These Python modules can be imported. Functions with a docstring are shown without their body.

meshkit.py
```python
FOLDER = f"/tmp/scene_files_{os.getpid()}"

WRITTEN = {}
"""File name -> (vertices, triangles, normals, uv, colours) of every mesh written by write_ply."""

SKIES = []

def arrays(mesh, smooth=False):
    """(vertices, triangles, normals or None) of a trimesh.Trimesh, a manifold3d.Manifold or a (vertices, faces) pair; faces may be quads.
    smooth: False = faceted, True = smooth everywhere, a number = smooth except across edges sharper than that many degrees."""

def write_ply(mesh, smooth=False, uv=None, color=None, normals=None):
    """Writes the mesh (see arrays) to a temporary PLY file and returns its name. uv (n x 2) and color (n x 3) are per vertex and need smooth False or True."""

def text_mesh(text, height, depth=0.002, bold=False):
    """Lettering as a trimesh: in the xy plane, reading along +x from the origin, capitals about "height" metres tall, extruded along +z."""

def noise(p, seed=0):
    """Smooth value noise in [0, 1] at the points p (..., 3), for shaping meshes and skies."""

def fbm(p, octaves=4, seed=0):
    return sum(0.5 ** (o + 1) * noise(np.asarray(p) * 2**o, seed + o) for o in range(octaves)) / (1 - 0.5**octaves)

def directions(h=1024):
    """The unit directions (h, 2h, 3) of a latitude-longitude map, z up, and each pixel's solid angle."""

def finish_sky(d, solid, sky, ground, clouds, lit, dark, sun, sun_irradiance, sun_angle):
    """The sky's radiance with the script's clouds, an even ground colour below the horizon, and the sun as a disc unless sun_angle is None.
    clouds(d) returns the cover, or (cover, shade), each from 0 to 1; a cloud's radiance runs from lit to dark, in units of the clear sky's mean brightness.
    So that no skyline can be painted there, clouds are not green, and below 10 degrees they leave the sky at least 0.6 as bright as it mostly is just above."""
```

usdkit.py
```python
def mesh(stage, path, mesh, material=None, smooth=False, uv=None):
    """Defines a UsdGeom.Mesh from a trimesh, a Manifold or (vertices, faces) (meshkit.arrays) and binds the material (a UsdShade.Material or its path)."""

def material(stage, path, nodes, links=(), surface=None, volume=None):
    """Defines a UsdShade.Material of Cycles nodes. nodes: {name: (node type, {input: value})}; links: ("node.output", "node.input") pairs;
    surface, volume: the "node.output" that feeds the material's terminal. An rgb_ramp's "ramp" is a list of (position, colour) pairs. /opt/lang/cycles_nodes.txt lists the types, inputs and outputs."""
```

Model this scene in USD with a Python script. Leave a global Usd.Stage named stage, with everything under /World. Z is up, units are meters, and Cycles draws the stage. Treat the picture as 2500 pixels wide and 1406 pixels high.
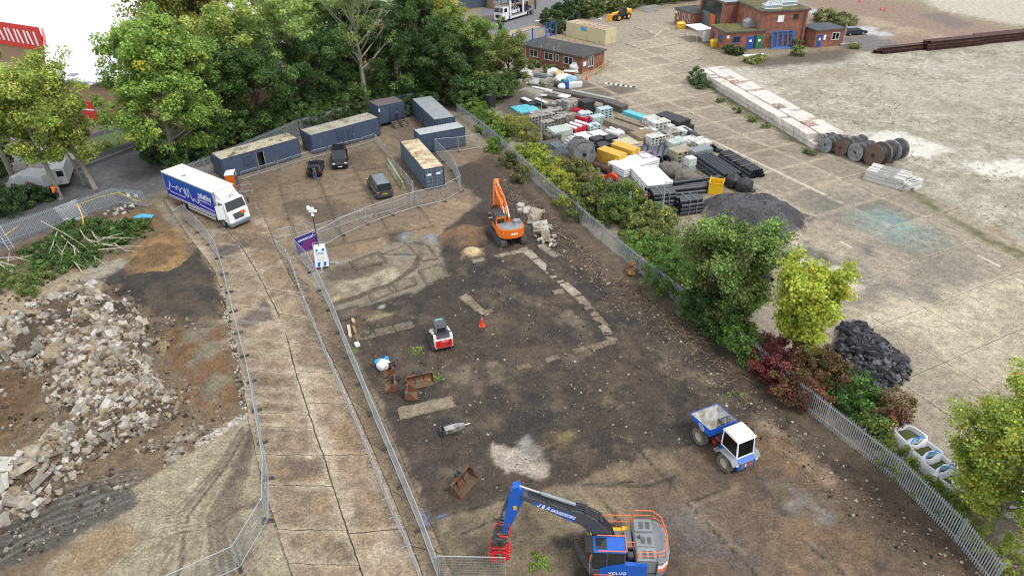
import math, random, numpy as np, trimesh, usdkit, meshkit, shapely
from shapely.geometry import Polygon
from pxr import Usd, UsdGeom, UsdLux, UsdShade, Gf, Sdf, Vt
PI=math.pi
stage=Usd.Stage.CreateInMemory()
UsdGeom.SetStageUpAxis(stage,UsdGeom.Tokens.z); UsdGeom.SetStageMetersPerUnit(stage,1.0)
World=UsdGeom.Xform.Define(stage,'/World'); stage.SetDefaultPrim(World.GetPrim())
UsdGeom.Scope.Define(stage,'/World/Looks')
# ---------------------------------------------------------------- camera, sky, sun
FPX,TH,RO,CH=1688.59,0.5708876,-0.018756,33.8136      # focal length in photo pixels, pitch, roll, height
_c,_s=math.cos(TH),math.sin(TH); FW=np.array([0,_c,-_s]); UP=np.array([0,_s,_c]); RT=np.array([1.,0,0]); CR,SR=math.cos(RO),math.sin(RO)
_r=CR*RT+SR*UP; _u=-SR*RT+CR*UP; _b=-FW
cam=UsdGeom.Camera.Define(stage,'/World/camera')
cam.AddTransformOp().Set(Gf.Matrix4d(*_r,0,*_u,0,*_b,0,0,0,CH,1))
cam.CreateHorizontalApertureAttr(36.0); cam.CreateVerticalApertureAttr(36.0*575/1024); cam.CreateFocalLengthAttr(36.0*FPX/2500)
cam.CreateClippingRangeAttr(Gf.Vec2f(0.5,3000)); cam.CreateExposureAttr(0.78)
SUN=np.array([0.42,-0.30,0.86]); SUN/=np.linalg.norm(SUN)
dome=UsdLux.DomeLight.Define(stage,'/World/sky')
skym=usdkit.material(stage,'/World/Looks/sky',{
 'tc':('texture_coordinate',{}),'n':('noise_texture',{'scale':2.2,'detail':6.0,'roughness':0.6}),
 'r':('rgb_ramp',{'ramp':[(0.2,(4.6,4.8,5.2)),(0.8,(7.4,7.5,7.6))]}),
 'sky':('sky_texture',{'sky_type':'single_scattering','sun_disc':False,'sun_elevation':float(math.asin(SUN[2])),'sun_rotation':float(math.atan2(SUN[0],SUN[1]))}),
 'm':('mix_color',{'fac':0.86,'use_clamp':False}),'bg':('background_shader',{'strength':0.115})},
 [('tc.generated','n.vector'),('n.fac','r.fac'),('sky.color','m.a'),('r.color','m.b'),('m.result','bg.color')],surface='bg.background')
UsdShade.MaterialBindingAPI.Apply(dome.GetPrim()).Bind(skym)
dome.GetPrim().SetCustomDataByKey('kind','structure')
sun=UsdLux.DistantLight.Define(stage,'/World/sun')
sun.CreateIntensityAttr(0.4); sun.CreateAngleAttr(18.0); sun.CreateNormalizeAttr(True); sun.CreateColorAttr(Gf.Vec3f(1,0.98,0.94))
_z=SUN; _x=np.cross([0,0,1],_z); _x/=np.linalg.norm(_x); _y=np.cross(_z,_x)
sun.AddTransformOp().Set(Gf.Matrix4d(*_x,0,*_y,0,*_z,0,0,0,60,1))
# ---------------------------------------------------------------- helpers
def ray(px,py):
    du,dv=px-1250,py-703; u=CR*du+SR*dv; v=-SR*du+CR*dv
    return FPX*FW+u*RT-v*UP
def W(px,py,z=0.0):                                    # the point of the plane at height z that stands at a place of the photograph
    d=ray(px,py); t=(z-CH)/d[2]; return np.array([d[0]*t,d[1]*t,z])
def W2(*p): return W(*p)[:2]
def yaw(a,b,z=0):                                      # direction on the ground from a to b (photo places)
    p,q=W(*a,z),W(*b,z); return math.atan2(q[1]-p[1],q[0]-p[0])
def lin(r,g,b,k=1.0):
    c=np.array([r,g,b])/255.; c=np.where(c<0.04045,c/12.92,((c+0.055)/1.055)**2.4); return tuple(float(x) for x in np.clip(c*k,0,0.85))
KEXP=0.74
def S(r,g,b): return lin(r,g,b,KEXP)
used={}
def numbered(n,parent='/World'):
    k=parent+'/'+n; c=used.get(k,0); used[k]=c+1
    return k if c==0 else f'{k}_{c:03d}'
MATS={}
def M(name,col,rough=0.6,metal=0.0,var=0.12,scale=1.5,bump=0.0,bscale=20.,dirt=None,dscale=1.0,dthr=0.55,spec=0.5,coat=0.0,obj=False,rnd=0.0):
    if name in MATS: return MATS[name]
    c=np.array(col); nodes={'g':('geometry',{}) if not obj else ('texture_coordinate',{}),
     'n':('noise_texture',{'scale':scale,'detail':4.0,'roughness':0.65}),
     'r':('rgb_ramp',{'ramp':[(0.25,tuple(c*(1-var*1.6))),(0.75,tuple(np.minimum(c*(1+var),0.95)))]}),
     'p':('principled_bsdf',{'roughness':rough,'metallic':metal,'specular_ior_level':spec,'coat_weight':coat})}
    P='g.position' if not obj else 'g.object'
    links=[(P,'n.vector'),('n.fac','r.fac')]; out='r.color'
    if rnd:
        nodes['oi']=('object_info',{}); nodes['mr']=('map_range',{'from_min':0.,'from_max':1.,'to_min':1-rnd,'to_max':1+rnd}); nodes['hs']=('hsv',{'hue':0.5,'saturation':1.0,'fac':1.0})
        links+=[('oi.random','mr.value'),('mr.result','hs.value'),(out,'hs.color')]; out='hs.color'
    if dirt is not None:
        nodes['n2']=('noise_texture',{'scale':dscale,'detail':5.0,'roughness':0.7})
        nodes['r2']=('rgb_ramp',{'ramp':[(dthr-0.07,(0,0,0)),(dthr+0.12,(1,1,1))]})
        nodes['mx']=('mix_color',{'b':tuple(dirt)})
        links+=[(P,'n2.vector'),('n2.fac','r2.fac'),('r2.color','mx.fac'),(out,'mx.a')]; out='mx.result'
    links.append((out,'p.base_color'))
    if bump:
        nodes['n3']=('noise_texture',{'scale':bscale,'detail':3.0}); nodes['b']=('bump',{'strength':bump,'distance':0.05})
        links+=[(P,'n3.vector'),('n3.fac','b.height'),('b.normal','p.normal')]
    MATS[name]=usdkit.material(stage,'/World/Looks/'+name,nodes,links,surface='p.BSDF'); return MATS[name]
class B:                                               # collects simple solids into one mesh
    def __init__(s): s.v=[];s.f=[];s.n=0;s.T=np.eye(4)
    def add(s,v,f):
        v=np.asarray(v,float); v=v@s.T[:3,:3].T+s.T[:3,3]
        s.v.append(v); s.f.append(np.asarray(f,int)+s.n); s.n+=len(v); return s
    def box(s,c,d,rz=0.,R=None,ch=0.):
        d=np.asarray(d,float)/2
        if ch:
            v=[];ch=min(ch,*(d*0.9))
            for sx in(-1,1):
                for sy in(-1,1):
                    for sz in(-1,1):
                        for a in range(3):
                            q=np.array([sx,sy,sz])*d; m=np.array([ch]*3); m[a]=0; v.append(q-np.array([sx,sy,sz])*m)
            v=np.array(v); f=CHF
        else:
            v=np.array([[x,y,z] for x in(-1,1) for y in(-1,1) for z in(-1,1)])*d; f=BXF
        if R is not None: v=v@np.asarray(R).T
        if rz: c_,s_=math.cos(rz),math.sin(rz); v=v@np.array([[c_,s_,0],[-s_,c_,0],[0,0,1]])
        return s.add(v+np.asarray(c,float),f)
    def bx(s,x0,x1,y0,y1,z0,z1,ch=0.): return s.box(((x0+x1)/2,(y0+y1)/2,(z0+z1)/2),(x1-x0,y1-y0,z1-z0),ch=ch)
    def beam(s,p,q,w,h,up=(0,0,1),ch=0.):
        p,q=np.asarray(p,float),np.asarray(q,float); a=q-p; L=np.linalg.norm(a); a=a/max(L,1e-9); u=np.asarray(up,float)
        if abs(a@u)>0.98*np.linalg.norm(u): u=np.array([1.,0,0]) if abs(a[0])<.9 else np.array([0,1.,0])
        n=np.cross(u,a); n/=np.linalg.norm(n); u=np.cross(a,n)
        return s.box((p+q)/2,(L,w,h),R=np.stack([a,n,u],1),ch=ch)
    def tube(s,p,q,r,n=8,r2=None,hollow=0.):
        p,q=np.asarray(p,float),np.asarray(q,float); r2=r if r2 is None else r2; a=q-p; a=a/max(np.linalg.norm(a),1e-9)
        u=np.cross(a,[0,0,1.]) if abs(a[2])<.9 else np.cross(a,[1.,0,0]); u/=np.linalg.norm(u); w=np.cross(a,u)
        t=np.arange(n)*2*PI/n; ring=np.cos(t)[:,None]*u+np.sin(t)[:,None]*w; i=np.arange(n); j=(i+1)%n
        if hollow:
            k=hollow; v=np.vstack([p+ring*r,q+ring*r2,p+ring*r*k,q+ring*r2*k]); f=[]
            for A,C,fl in((0,n,0),(2*n,3*n,1),(0,2*n,1),(n,3*n,0)):
                x=np.vstack([np.stack([A+i,A+j,C+j],1),np.stack([A+i,C+j,C+i],1)]); f.append(x[:,::-1] if fl else x)
            return s.add(v,np.vstack(f)[:,::-1])
        v=np.vstack([p+ring*r,q+ring*r2,[p],[q]])
        f=np.vstack([np.stack([i,n+j,j],1),np.stack([i,n+i,n+j],1),np.stack([np.full(n,2*n),i,j],1),np.stack([np.full(n,2*n+1),n+j,n+i],1)])
        return s.add(v,f)
    def path(s,pts,r,n=6,close=False):
        pts=[np.asarray(p,float) for p in pts]
        if close: pts=pts+[pts[0]]
        for a,b in zip(pts[:-1],pts[1:]): s.tube(a,b,r,n)
        return s
    def prism(s,poly,d0,d1,ax='y'):                    # outline (a,b) pushed along an axis: y -> (x,z), x -> (y,z), z -> (x,y)
        m=trimesh.creation.extrude_polygon(Polygon(poly).buffer(0),abs(d1-d0),engine='earcut'); v=np.array(m.vertices); v[:,2]+=min(d0,d1)
        if ax=='y': v=v[:,[0,2,1]]; f=m.faces[:,::-1]
        elif ax=='x': v=v[:,[2,0,1]]; f=m.faces
        else: f=m.faces
        return s.add(v,f)
    def lathe(s,prof,c=(0,0,0),ax='z',n=16):
        prof=np.asarray(prof,float); t=np.arange(n)*2*PI/n; k=len(prof)
        v=np.stack([(prof[:,0,None]*np.cos(t)),(prof[:,0,None]*np.sin(t)),np.repeat(prof[:,1,None],n,1)],-1).reshape(-1,3); f=[]
        for a in range(k-1):
            i=np.arange(n); j=(i+1)%n
            f+=[np.stack([a*n+i,a*n+j,(a+1)*n+j],1),np.stack([a*n+i,(a+1)*n+j,(a+1)*n+i],1)]
        if ax=='y': v=v[:,[1,2,0]]
        if ax=='x': v=v[:,[2,0,1]]
        return s.add(v+np.asarray(c,float),np.vstack(f))
    def hull(s,pts):
        h=trimesh.convex.convex_hull(np.asarray(pts,float)); return s.add(h.vertices,h.faces)
    def ball(s,c,r,sc=(1,1,1),sub=1):
        m=trimesh.creation.icosphere(sub,1.0); return s.add(m.vertices*np.asarray(sc)*r+np.asarray(c,float),m.faces)
    def m(s,mesh,Mx=None):
        v=np.array(mesh.vertices)
        if Mx is not None: v=v@np.asarray(Mx)[:3,:3].T+np.asarray(Mx)[:3,3]
        return s.add(v,mesh.faces)
    def out(s): return np.vstack(s.v),np.vstack(s.f)
_q=[]
for sx in(-1,1):
    for sy in(-1,1):
        for sz in(-1,1):
            for a in range(3):
                m_=np.array([.2]*3); m_[a]=0; _q.append(np.array([sx,sy,sz])*(1-m_))
def _tri(pts):
    pts=np.asarray(pts,float); h=trimesh.convex.convex_hull(pts); from scipy.spatial import cKDTree
    ix=cKDTree(pts).query(h.vertices)[1]; return ix[h.faces]
CHF=_tri(_q); BXF=_tri([[x,y,z] for x in(-1,1) for y in(-1,1) for z in(-1,1)])
def TR(x=0,y=0,z=0,rz=0,rx=0,ry=0):
    return trimesh.transformations.compose_matrix(angles=(rx,ry,rz),translate=(x,y,z))
def cd(p,label=None,cat=None,group=None,kind=None):
    for k,t in(('label',label),('category',cat),('group',group),('kind',kind)):
        if t: p.SetCustomDataByKey(k,t)
    return p
def col_primvar(m,name,a):
    a=np.asarray(a,np.float32); UsdGeom.PrimvarsAPI(m).CreatePrimvar(name,Sdf.ValueTypeNames.Color3fArray,'vertex').Set(Vt.Vec3fArray.FromNumpy(a))
def obj(name,b,mat,parent='/World',smooth=False,**k):
    parent=str(parent.GetPath()) if hasattr(parent,'GetPath') else parent
    b=b.out() if isinstance(b,B) else b
    m=usdkit.mesh(stage,numbered(name,parent),b,mat,smooth); cd(m.GetPrim(),**k); return m.GetPrim()
def thing(name,label,cat,loc=(0,0,0),rz=0.,group=None,kind=None,tilt=None,parent='/World'):
    x=UsdGeom.Xform.Define(stage,numbered(name,parent)); x.AddTranslateOp().Set(Gf.Vec3d(*map(float,loc)))
    x.AddRotateZOp().Set(math.degrees(rz))
    if tilt: x.AddRotateXOp().Set(math.degrees(tilt[0])); x.AddRotateYOp().Set(math.degrees(tilt[1]))
    return cd(x.GetPrim(),label,cat,group,kind)
def copy(src,loc,rz,label,group=None,cat=None,sc=None,tilt=None):
    was=src.GetCustomData()
    x=UsdGeom.Xform.Define(stage,numbered(re_base(src.GetName())))
    x.GetPrim().GetReferences().AddInternalReference(src.GetPath()); x.ClearXformOpOrder()
    x.AddTranslateOp(opSuffix='c').Set(Gf.Vec3d(*map(float,loc))); x.AddRotateZOp(opSuffix='c').Set(math.degrees(rz))
    if tilt: x.AddRotateXOp(opSuffix='c').Set(math.degrees(tilt[0])); x.AddRotateYOp(opSuffix='c').Set(math.degrees(tilt[1]))
    if sc is not None: x.AddScaleOp(opSuffix='c').Set(Gf.Vec3f(*([sc]*3 if np.ndim(sc)==0 else sc)))
    p=x.GetPrim(); cd(p,label,cat or was.get('category'),group or was.get('group')); p.SetInstanceable(True); return p
def re_base(n):
    return n[:-4] if len(n)>4 and n[-3:].isdigit() and n[-4]=='_' else n
ORD='first second third fourth fifth sixth seventh eighth ninth tenth eleventh twelfth thirteenth fourteenth fifteenth sixteenth seventeenth eighteenth nineteenth twentieth'.split()
def nth(i): return ORD[i] if i<20 else 'twenty-'+ORD[i-20]
def fbm(x,y,sc,seed=0,o=4):
    return meshkit.fbm(np.stack([np.asarray(x)*sc,np.asarray(y)*sc,np.full(np.shape(x),seed*7.31)],-1),o,seed)
def sstep(a,b,x): t=np.clip((x-a)/(b-a),0,1); return t*t*(3-2*t)
def sdf(px,py,poly,closed=True):                        # signed distance (negative inside) of points to an outline; plain distance to an open line
    poly=np.asarray(poly,float); d=np.full(px.shape,1e18); ins=np.zeros(px.shape,bool); n=len(poly)
    for i in range(n if closed else n-1):
        a,b=poly[i],poly[(i+1)%n]; e=b-a; wx,wy=px-a[0],py-a[1]; t=np.clip((wx*e[0]+wy*e[1])/max(e@e,1e-12),0,1)
        d=np.minimum(d,(wx-e[0]*t)**2+(wy-e[1]*t)**2)
        if closed:
            c_=(a[1]<=py)!=(b[1]<=py); ins^=c_&(px<a[0]+(py-a[1])*e[0]/(e[1] if e[1] else 1e-12))
    d=np.sqrt(d); return np.where(ins,-d,d) if closed else d
def sample(line,n):                                     # n+1 points evenly along a polyline
    line=np.asarray(line,float); L=np.r_[0,np.cumsum(np.linalg.norm(np.diff(line,axis=0),axis=1))]; t=np.linspace(0,L[-1],n+1)
    return np.stack([np.interp(t,L,line[:,k]) for k in range(line.shape[1])],1)
def px2(l): return np.array([W2(*p) for p in l])
# ---------------------------------------------------------------- the ground
LAY=[]
def L(col,pts,soft=0.4,amp=0.5,a=1.0,patch=None,aux=None,stroke=None,world=False):
    p=np.asarray(pts,float) if world else px2(pts)
    col=np.array(col,float); col=col*.9+col.mean()*.1; LAY.append((np.array(S(*col)),p,soft,amp,a,patch,aux,stroke))
CON=(162,149,129)
# far ground and roads
L((150,136,112),[(-2600,-60),(5000,-60),(5000,1406),(-2600,1406)],1,0)
L((62,66,44),[(400,420),(1010,262),(1180,250),(1200,150),(1130,110),(900,60),(500,40),(300,200),(360,360)],2,2,aux=(0,.6,0))
L((120,112,100),[(0,300),(400,250),(420,480),(0,600),(-500,700),(-700,300)],1,1)
L((150,146,140),[(-300,360),(150,280),(190,400),(60,440),(-300,520)],.5,.4)
L((98,98,102),[(-400,640),(0,480),(150,418),(350,345),(420,330),(410,460),(340,480),(290,500),(0,612),(-400,760)],.3,.2,aux=(.1,0,.12))
L((120,120,122),[(150,470),(350,400),(400,380)],.8,1,a=.5,stroke=1.2)
L((70,72,76),[(170,425),(345,362),(340,335),(250,365),(150,400)],.1,.05)
L((98,118,62),[(190,352),(250,318),(345,290),(350,335),(230,375)],.3,.3,aux=(0,.5,0))
L((78,80,84),[(180,345),(260,322),(350,305)],.1,.05,stroke=.9)
L((104,126,60),[(170,372),(300,330),(345,322),(345,338),(230,378)],.3,.3,aux=(0,.5,0))
L((126,126,132),[(900,70),(1130,60),(1180,22),(1420,-20),(1430,30),(1345,52),(1200,84),(1080,110),(900,140)],.3,.2,aux=(.1,0,.1))
L((186,166,134),[(1180,92),(1345,52),(1370,56),(1365,70),(1240,92),(1190,112)],.3,.3)
L((110,96,84),[(1130,60),(1180,40),(1290,20),(1200,50)],.5,.5)
# the storage yard
L(CON,[(1150,300),(1200,200),(1230,100),(1400,40),(1650,20),(1720,150),(1990,340),(2260,470),(2500,610),(2700,760),(2700,1500),(2500,1406),(2300,1300),(2000,960),(1700,700),(1500,520),(1320,400)],.4,.3)
L((186,172,148),[(1500,130),(1720,60),(1680,160),(1720,200),(1650,260),(1480,190)],4,4,a=.7,patch=(.12,.45))
L((128,112,92),[(1500,260),(1720,240),(1960,400),(1900,470),(1700,370)],3,3,a=.6,patch=(.25,.48))
L((110,98,84),[(1200,190),(1420,200),(1560,215),(1500,250),(1280,215),(1180,230)],1,1,a=.8)
L((168,160,146),[(1240,232),(1285,212),(1345,222),(1300,250)],.2,.2)
L((84,76,68),[(1180,250),(1260,215),(1320,240),(1420,300),(1600,400),(1500,470),(1350,380)],1.5,1.5,a=.85)
L((106,116,62),[(1180,210),(1230,200),(1290,208),(1230,235),(1180,245)],.6,.8,aux=(0,.6,0))
L((128,122,108),[(1960,470),(2160,480),(2400,640),(2420,720),(2200,770),(2050,700),(1900,560)],2.5,2,a=.8,patch=(.2,.35),aux=(0,.1,.08))
L((132,150,142),[(2080,520),(2160,508),(2240,545),(2300,600),(2220,600),(2130,575)],2.2,1.5,a=.75)
L((138,164,160),[(2110,525),(2160,512),(2230,548),(2190,562)],1.2,.8,a=.8)
L((104,100,100),[(2060,690),(2180,690),(2260,715),(2120,745),(2020,740)],1,.8,a=.7,patch=(.5,.42))
L((205,192,165),[(2060,740),(2230,715),(2500,690),(2500,780),(2380,800),(2130,800)],1.5,1.5,a=.8,patch=(.3,.4))
L((200,186,158),[(2140,800),(2500,700),(2700,800),(2700,1000),(2300,900)],2,2,a=.5,patch=(.2,.45))
L((214,200,172),[(1930,560),(2010,600),(2120,680),(2090,720),(1950,660),(1900,610)],1,1,a=.85,patch=(.6,.42))
L((72,66,64),[(1880,560),(1990,600),(2060,650),(1960,660),(1870,620)],.8,1.2,a=.8,patch=(.5,.48),aux=(0,.3,0))
L((86,82,82),[(2060,570),(2130,590),(2140,630),(2080,600)],.6,.8,a=.8,patch=(.9,.45))
L((66,62,60),[(1940,515),(2000,530),(1985,545),(1940,535)],.4,.5,a=.8)
L((108,112,66),[(1720,195),(1780,250),(1880,320),(1990,372)],.5,.6,stroke=.7,patch=(.5,.4),aux=(0,.8,0))
L((110,112,72),[(2230,470),(2300,520),(2420,590),(2500,625)],.6,.7,stroke=.6,patch=(.4,.4),aux=(0,.8,0))
# pale gravel field
L((194,186,168),[(1800,165),(1990,150),(2130,125),(2500,100),(2900,60),(2900,760),(2500,596),(2440,560),(2260,470),(2190,400),(1990,330),(1840,230),(1720,160)],.8,.8,aux=(.8,.95,0))
L((150,142,120),[(1850,175),(2130,132),(2500,105),(2900,70),(2900,740),(2500,590),(2260,465),(2190,400),(1990,325)],1,1,a=.6,patch=(.35,.46),aux=(.6,.9,0)); L((128,120,98),[(1850,175),(2130,132),(2500,105),(2900,70),(2900,740),(2500,590),(2260,465),(2190,400),(1990,325)],1,1,a=.5,patch=(1.1,.52),aux=(.5,.9,0))
L((160,146,122),[(1980,170),(2080,160),(2110,185),(2000,200)],2,2,a=.6,aux=(0,.4,0))
L((226,220,206),[(2095,325),(2180,318),(2330,365),(2260,392),(2150,360)],1.2,1.6,a=.9,aux=(.5,.2,0))
L((226,220,206),[(2330,402),(2500,385),(2600,440),(2420,432)],1.2,1.6,a=.9,aux=(.5,.2,0))
L((184,176,158),[(2000,210),(2300,160),(2500,150),(2500,240),(2200,290)],4,4,a=.6,patch=(.15,.45),aux=(.3,.5,0))
L((168,158,136),[(2300,260),(2500,240),(2500,330),(2360,330)],3,4,a=.6,patch=(.2,.45),aux=(.3,.5,0))
# top right pads and roads
L((150,126,108),[(1960,-20),(2100,-20),(2400,60),(2500,80),(2500,100),(2130,128),(2000,90)],1,1)
L((196,186,166),[(2180,-40),(2700,-60),(2700,60),(2480,62),(2300,26)],2,2,aux=(.6,.5,0))
L((200,200,200),[(1985,20),(2080,48),(2200,90),(2150,100),(2060,70),(1970,30)],.8,.8,a=.8,patch=(.35,.45))
L((118,112,112),[(2050,95),(2130,85),(2210,110),(2130,126),(2060,118)],.8,.8,a=.9)
L((120,108,104),[(2240,36),(2300,30),(2380,62),(2330,72)],.8,.8,a=.7)
L((178,156,132),[(2080,30),(2240,70),(2330,92),(2280,100),(2180,78),(2060,40)],1,1,a=.8,patch=(.3,.4))
L((96,86,74),[(1800,150),(1990,125),(2080,118),(2070,150),(1960,158),(1850,170)],1.5,1.5,a=.85,aux=(0,.5,0))
# upper car park
L((134,114,92),[(395,470),(560,440),(760,380),(960,300),(1010,290),(1190,370),(1195,420),(1100,420),(1180,480),(1100,600),(780,640),(660,590),(560,560),(430,540)],.5,.4,aux=(0,.1,.05))
L((106,90,74),[(560,445),(740,395),(930,350),(960,420),(700,460),(620,500)],2,2,a=.7,patch=(.3,.42))
L((150,128,102),[(640,500),(860,440),(900,480),(700,560)],2,2,a=.7,patch=(.4,.45))
L((92,80,66),[(690,500),(800,478),(860,500),(830,545),(720,540)],1,1,a=.75,patch=(.5,.4),aux=(0,0,.25))
L((178,160,132),[(640,540),(720,520),(760,560),(700,600),(640,580)],1,1,a=.6,patch=(.5,.4))
L((104,92,80),[(960,300),(1000,290),(1060,340),(1100,420),(1000,480),(960,380)],1,1,a=.6)
for k in range(11):                                     # curved tyre tracks by the grey store
    o=k*7; L((178,150,112),[(1082+o,470+o*.15),(1070+o,500+o*.35),(1020+o,545+o*.35),(940+o*.8,580+o*.4),(860+o*.5,606+o*.35)],.10,.06,stroke=.06,a=.75)
for k in range(4): L((176,150,116),[(880,340-k*5),(960,350-k*4),(1000,385-k*3),(1010,420)],.12,.1,stroke=.06,a=.5)
for k in range(5): L((160,136,108),[(650+k*14,470),(760+k*10,430+k*3),(880+k*6,420+k*2)],.12,.1,stroke=.08,a=.5)
# muddy site
MUD=(74,64,56)
MUDQ=[(1240,430),(1345,535),(1560,730),(1860,960),(2050,1120),(2330,1340),(1900,1300),(1560,1130),(1400,1178),(1070,1240),(960,1050),(885,890),(812,770),(905,750),(1060,700),(1120,655),(1215,610),(1240,500)]
L(MUD,[(1100,415),(1195,385),(1270,440),(1340,520),(1450,620),(1560,715),(1700,800),(1860,950),(2050,1110),(2330,1330),(2460,1440),(1105,1440),(1040,1250),(960,1060),(880,890),(805,760),(780,690),(900,655),(1050,648),(1085,600),(1090,560),(1175,490),(1110,440)],.35,.5,aux=(.45,.35,0))
L((90,74,60),[(1195,390),(1270,440),(1340,520),(1450,620),(1560,720),(1700,800),(1860,950),(2050,1120),(2380,1390)],1.2,1.2,stroke=2.0,a=.85,aux=(.6,.5,0))
L((122,100,78),[(1230,440),(1330,540),(1450,640),(1560,735),(1690,820),(1840,960),(2040,1130),(2300,1340)],.6,.8,stroke=.5,a=.6,patch=(.5,.45),aux=(.5,.3,0))
for c,p,s_ in [((52,46,46),[(880,735),(1010,700),(1110,690),(1240,640),(1330,640),(1360,700),(1200,740),(1010,770),(900,760)],1.2),((56,49,48),[(1100,640),(1260,625),(1280,650),(1180,690),(1100,690)],.9),
  ((54,48,48),[(1380,640),(1480,680),(1530,760),(1560,830),(1480,800),(1420,720)],1.2),((58,50,50),[(1300,770),(1420,780),(1480,850),(1330,880),(1230,850)],1.6),
  ((60,54,54),[(1500,880),(1620,900),(1660,990),(1540,1000)],1.4),((54,48,50),[(1350,1080),(1480,1040),(1540,1090),(1500,1130),(1380,1160),(1330,1130)],.8),
  ((60,53,54),[(1040,1080),(1110,1060),(1180,1120),(1190,1200),(1090,1190)],1.),((62,56,52),[(1190,1000),(1340,960),(1400,1010),(1250,1050)],1.5),((58,52,48),[(960,900),(1090,940),(1180,1000),(1100,1010),(1000,960)],1.2),
  ((60,52,46),[(1540,700),(1680,800),(1790,900),(1760,920),(1640,830)],1.)]:
    L(c,p,s_,1.4,a=.85,patch=(.35,.36),aux=(.3,.3,.05))
L((50,45,43),MUDQ,.5,.5,a=.7,patch=(.8,.47),aux=(.3,.3,.12)); L((118,102,84),MUDQ,.5,.5,a=.5,patch=(.65,.53),aux=(.5,.2,0)); L((86,70,58),MUDQ,.5,.5,a=.45,patch=(.3,.5))
for p in [[(1260,900),(1330,875),(1480,850),(1470,870),(1340,905)],[(1340,760),(1420,740),(1480,800),(1400,800)],[(1080,900),(1180,870),(1250,930),(1150,960)],[(1580,830),(1650,850),(1700,930),(1620,920)],[(1680,900),(1760,930),(1740,990),(1690,960)],
   [(1250,720),(1330,730),(1310,770),(1250,760)],[(1470,930),(1520,930),(1520,990),(1470,980)],[(1120,1150),(1180,1130),(1200,1170),(1140,1180)]]:
    L((138,122,100),p,.8,1.3,a=.7,patch=(.7,.48),aux=(.6,.2,0))
L((172,160,144),[(1190,1082),(1258,1092),(1335,1130),(1332,1165),(1245,1152),(1205,1120)],.15,.5,a=.95)
L((150,142,134),[(1255,1080),(1290,1062),(1320,1110),(1340,1145),(1290,1120)],.3,.4,a=.9)
L((150,132,84),[(1325,1105),(1350,1070),(1400,1040),(1400,1065),(1350,1110)],.5,.5,a=.8,patch=(.8,.4),aux=(0,.3,0))
L((110,122,60),[(1290,1370),(1330,1330),(1345,1390),(1320,1400)],.3,.6,a=.7,patch=(1.5,.5),aux=(0,.6,0))
L((128,112,88),[(1060,1262),(1232,1216),(1400,1178),(1560,1130),(1500,1250),(1410,1300),(1390,1440),(1110,1440)],.3,.4,a=.95,aux=(.1,.3,0))
L((160,145,116),[(1380,1200),(1500,1190),(1560,1250),(1420,1280)],.8,.6,a=.8,patch=(.6,.4))
L((96,86,72),[(1060,1262),(1130,1245),(1200,1350),(1220,1440),(1120,1440)],.8,1,a=.75,patch=(.6,.4),aux=(0,.4,0))
L((162,148,122),[(1060,1300),(1160,1270),(1180,1340),(1100,1370)],.5,.9,a=.75,patch=(.7,.45))
L((112,92,74),[(1400,1180),(1560,1120),(1720,1090),(1850,1020),(2010,1140),(2330,1370),(2430,1450),(1650,1450),(1560,1300)],.4,.5,a=.95,aux=(.1,.3,.05))
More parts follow.
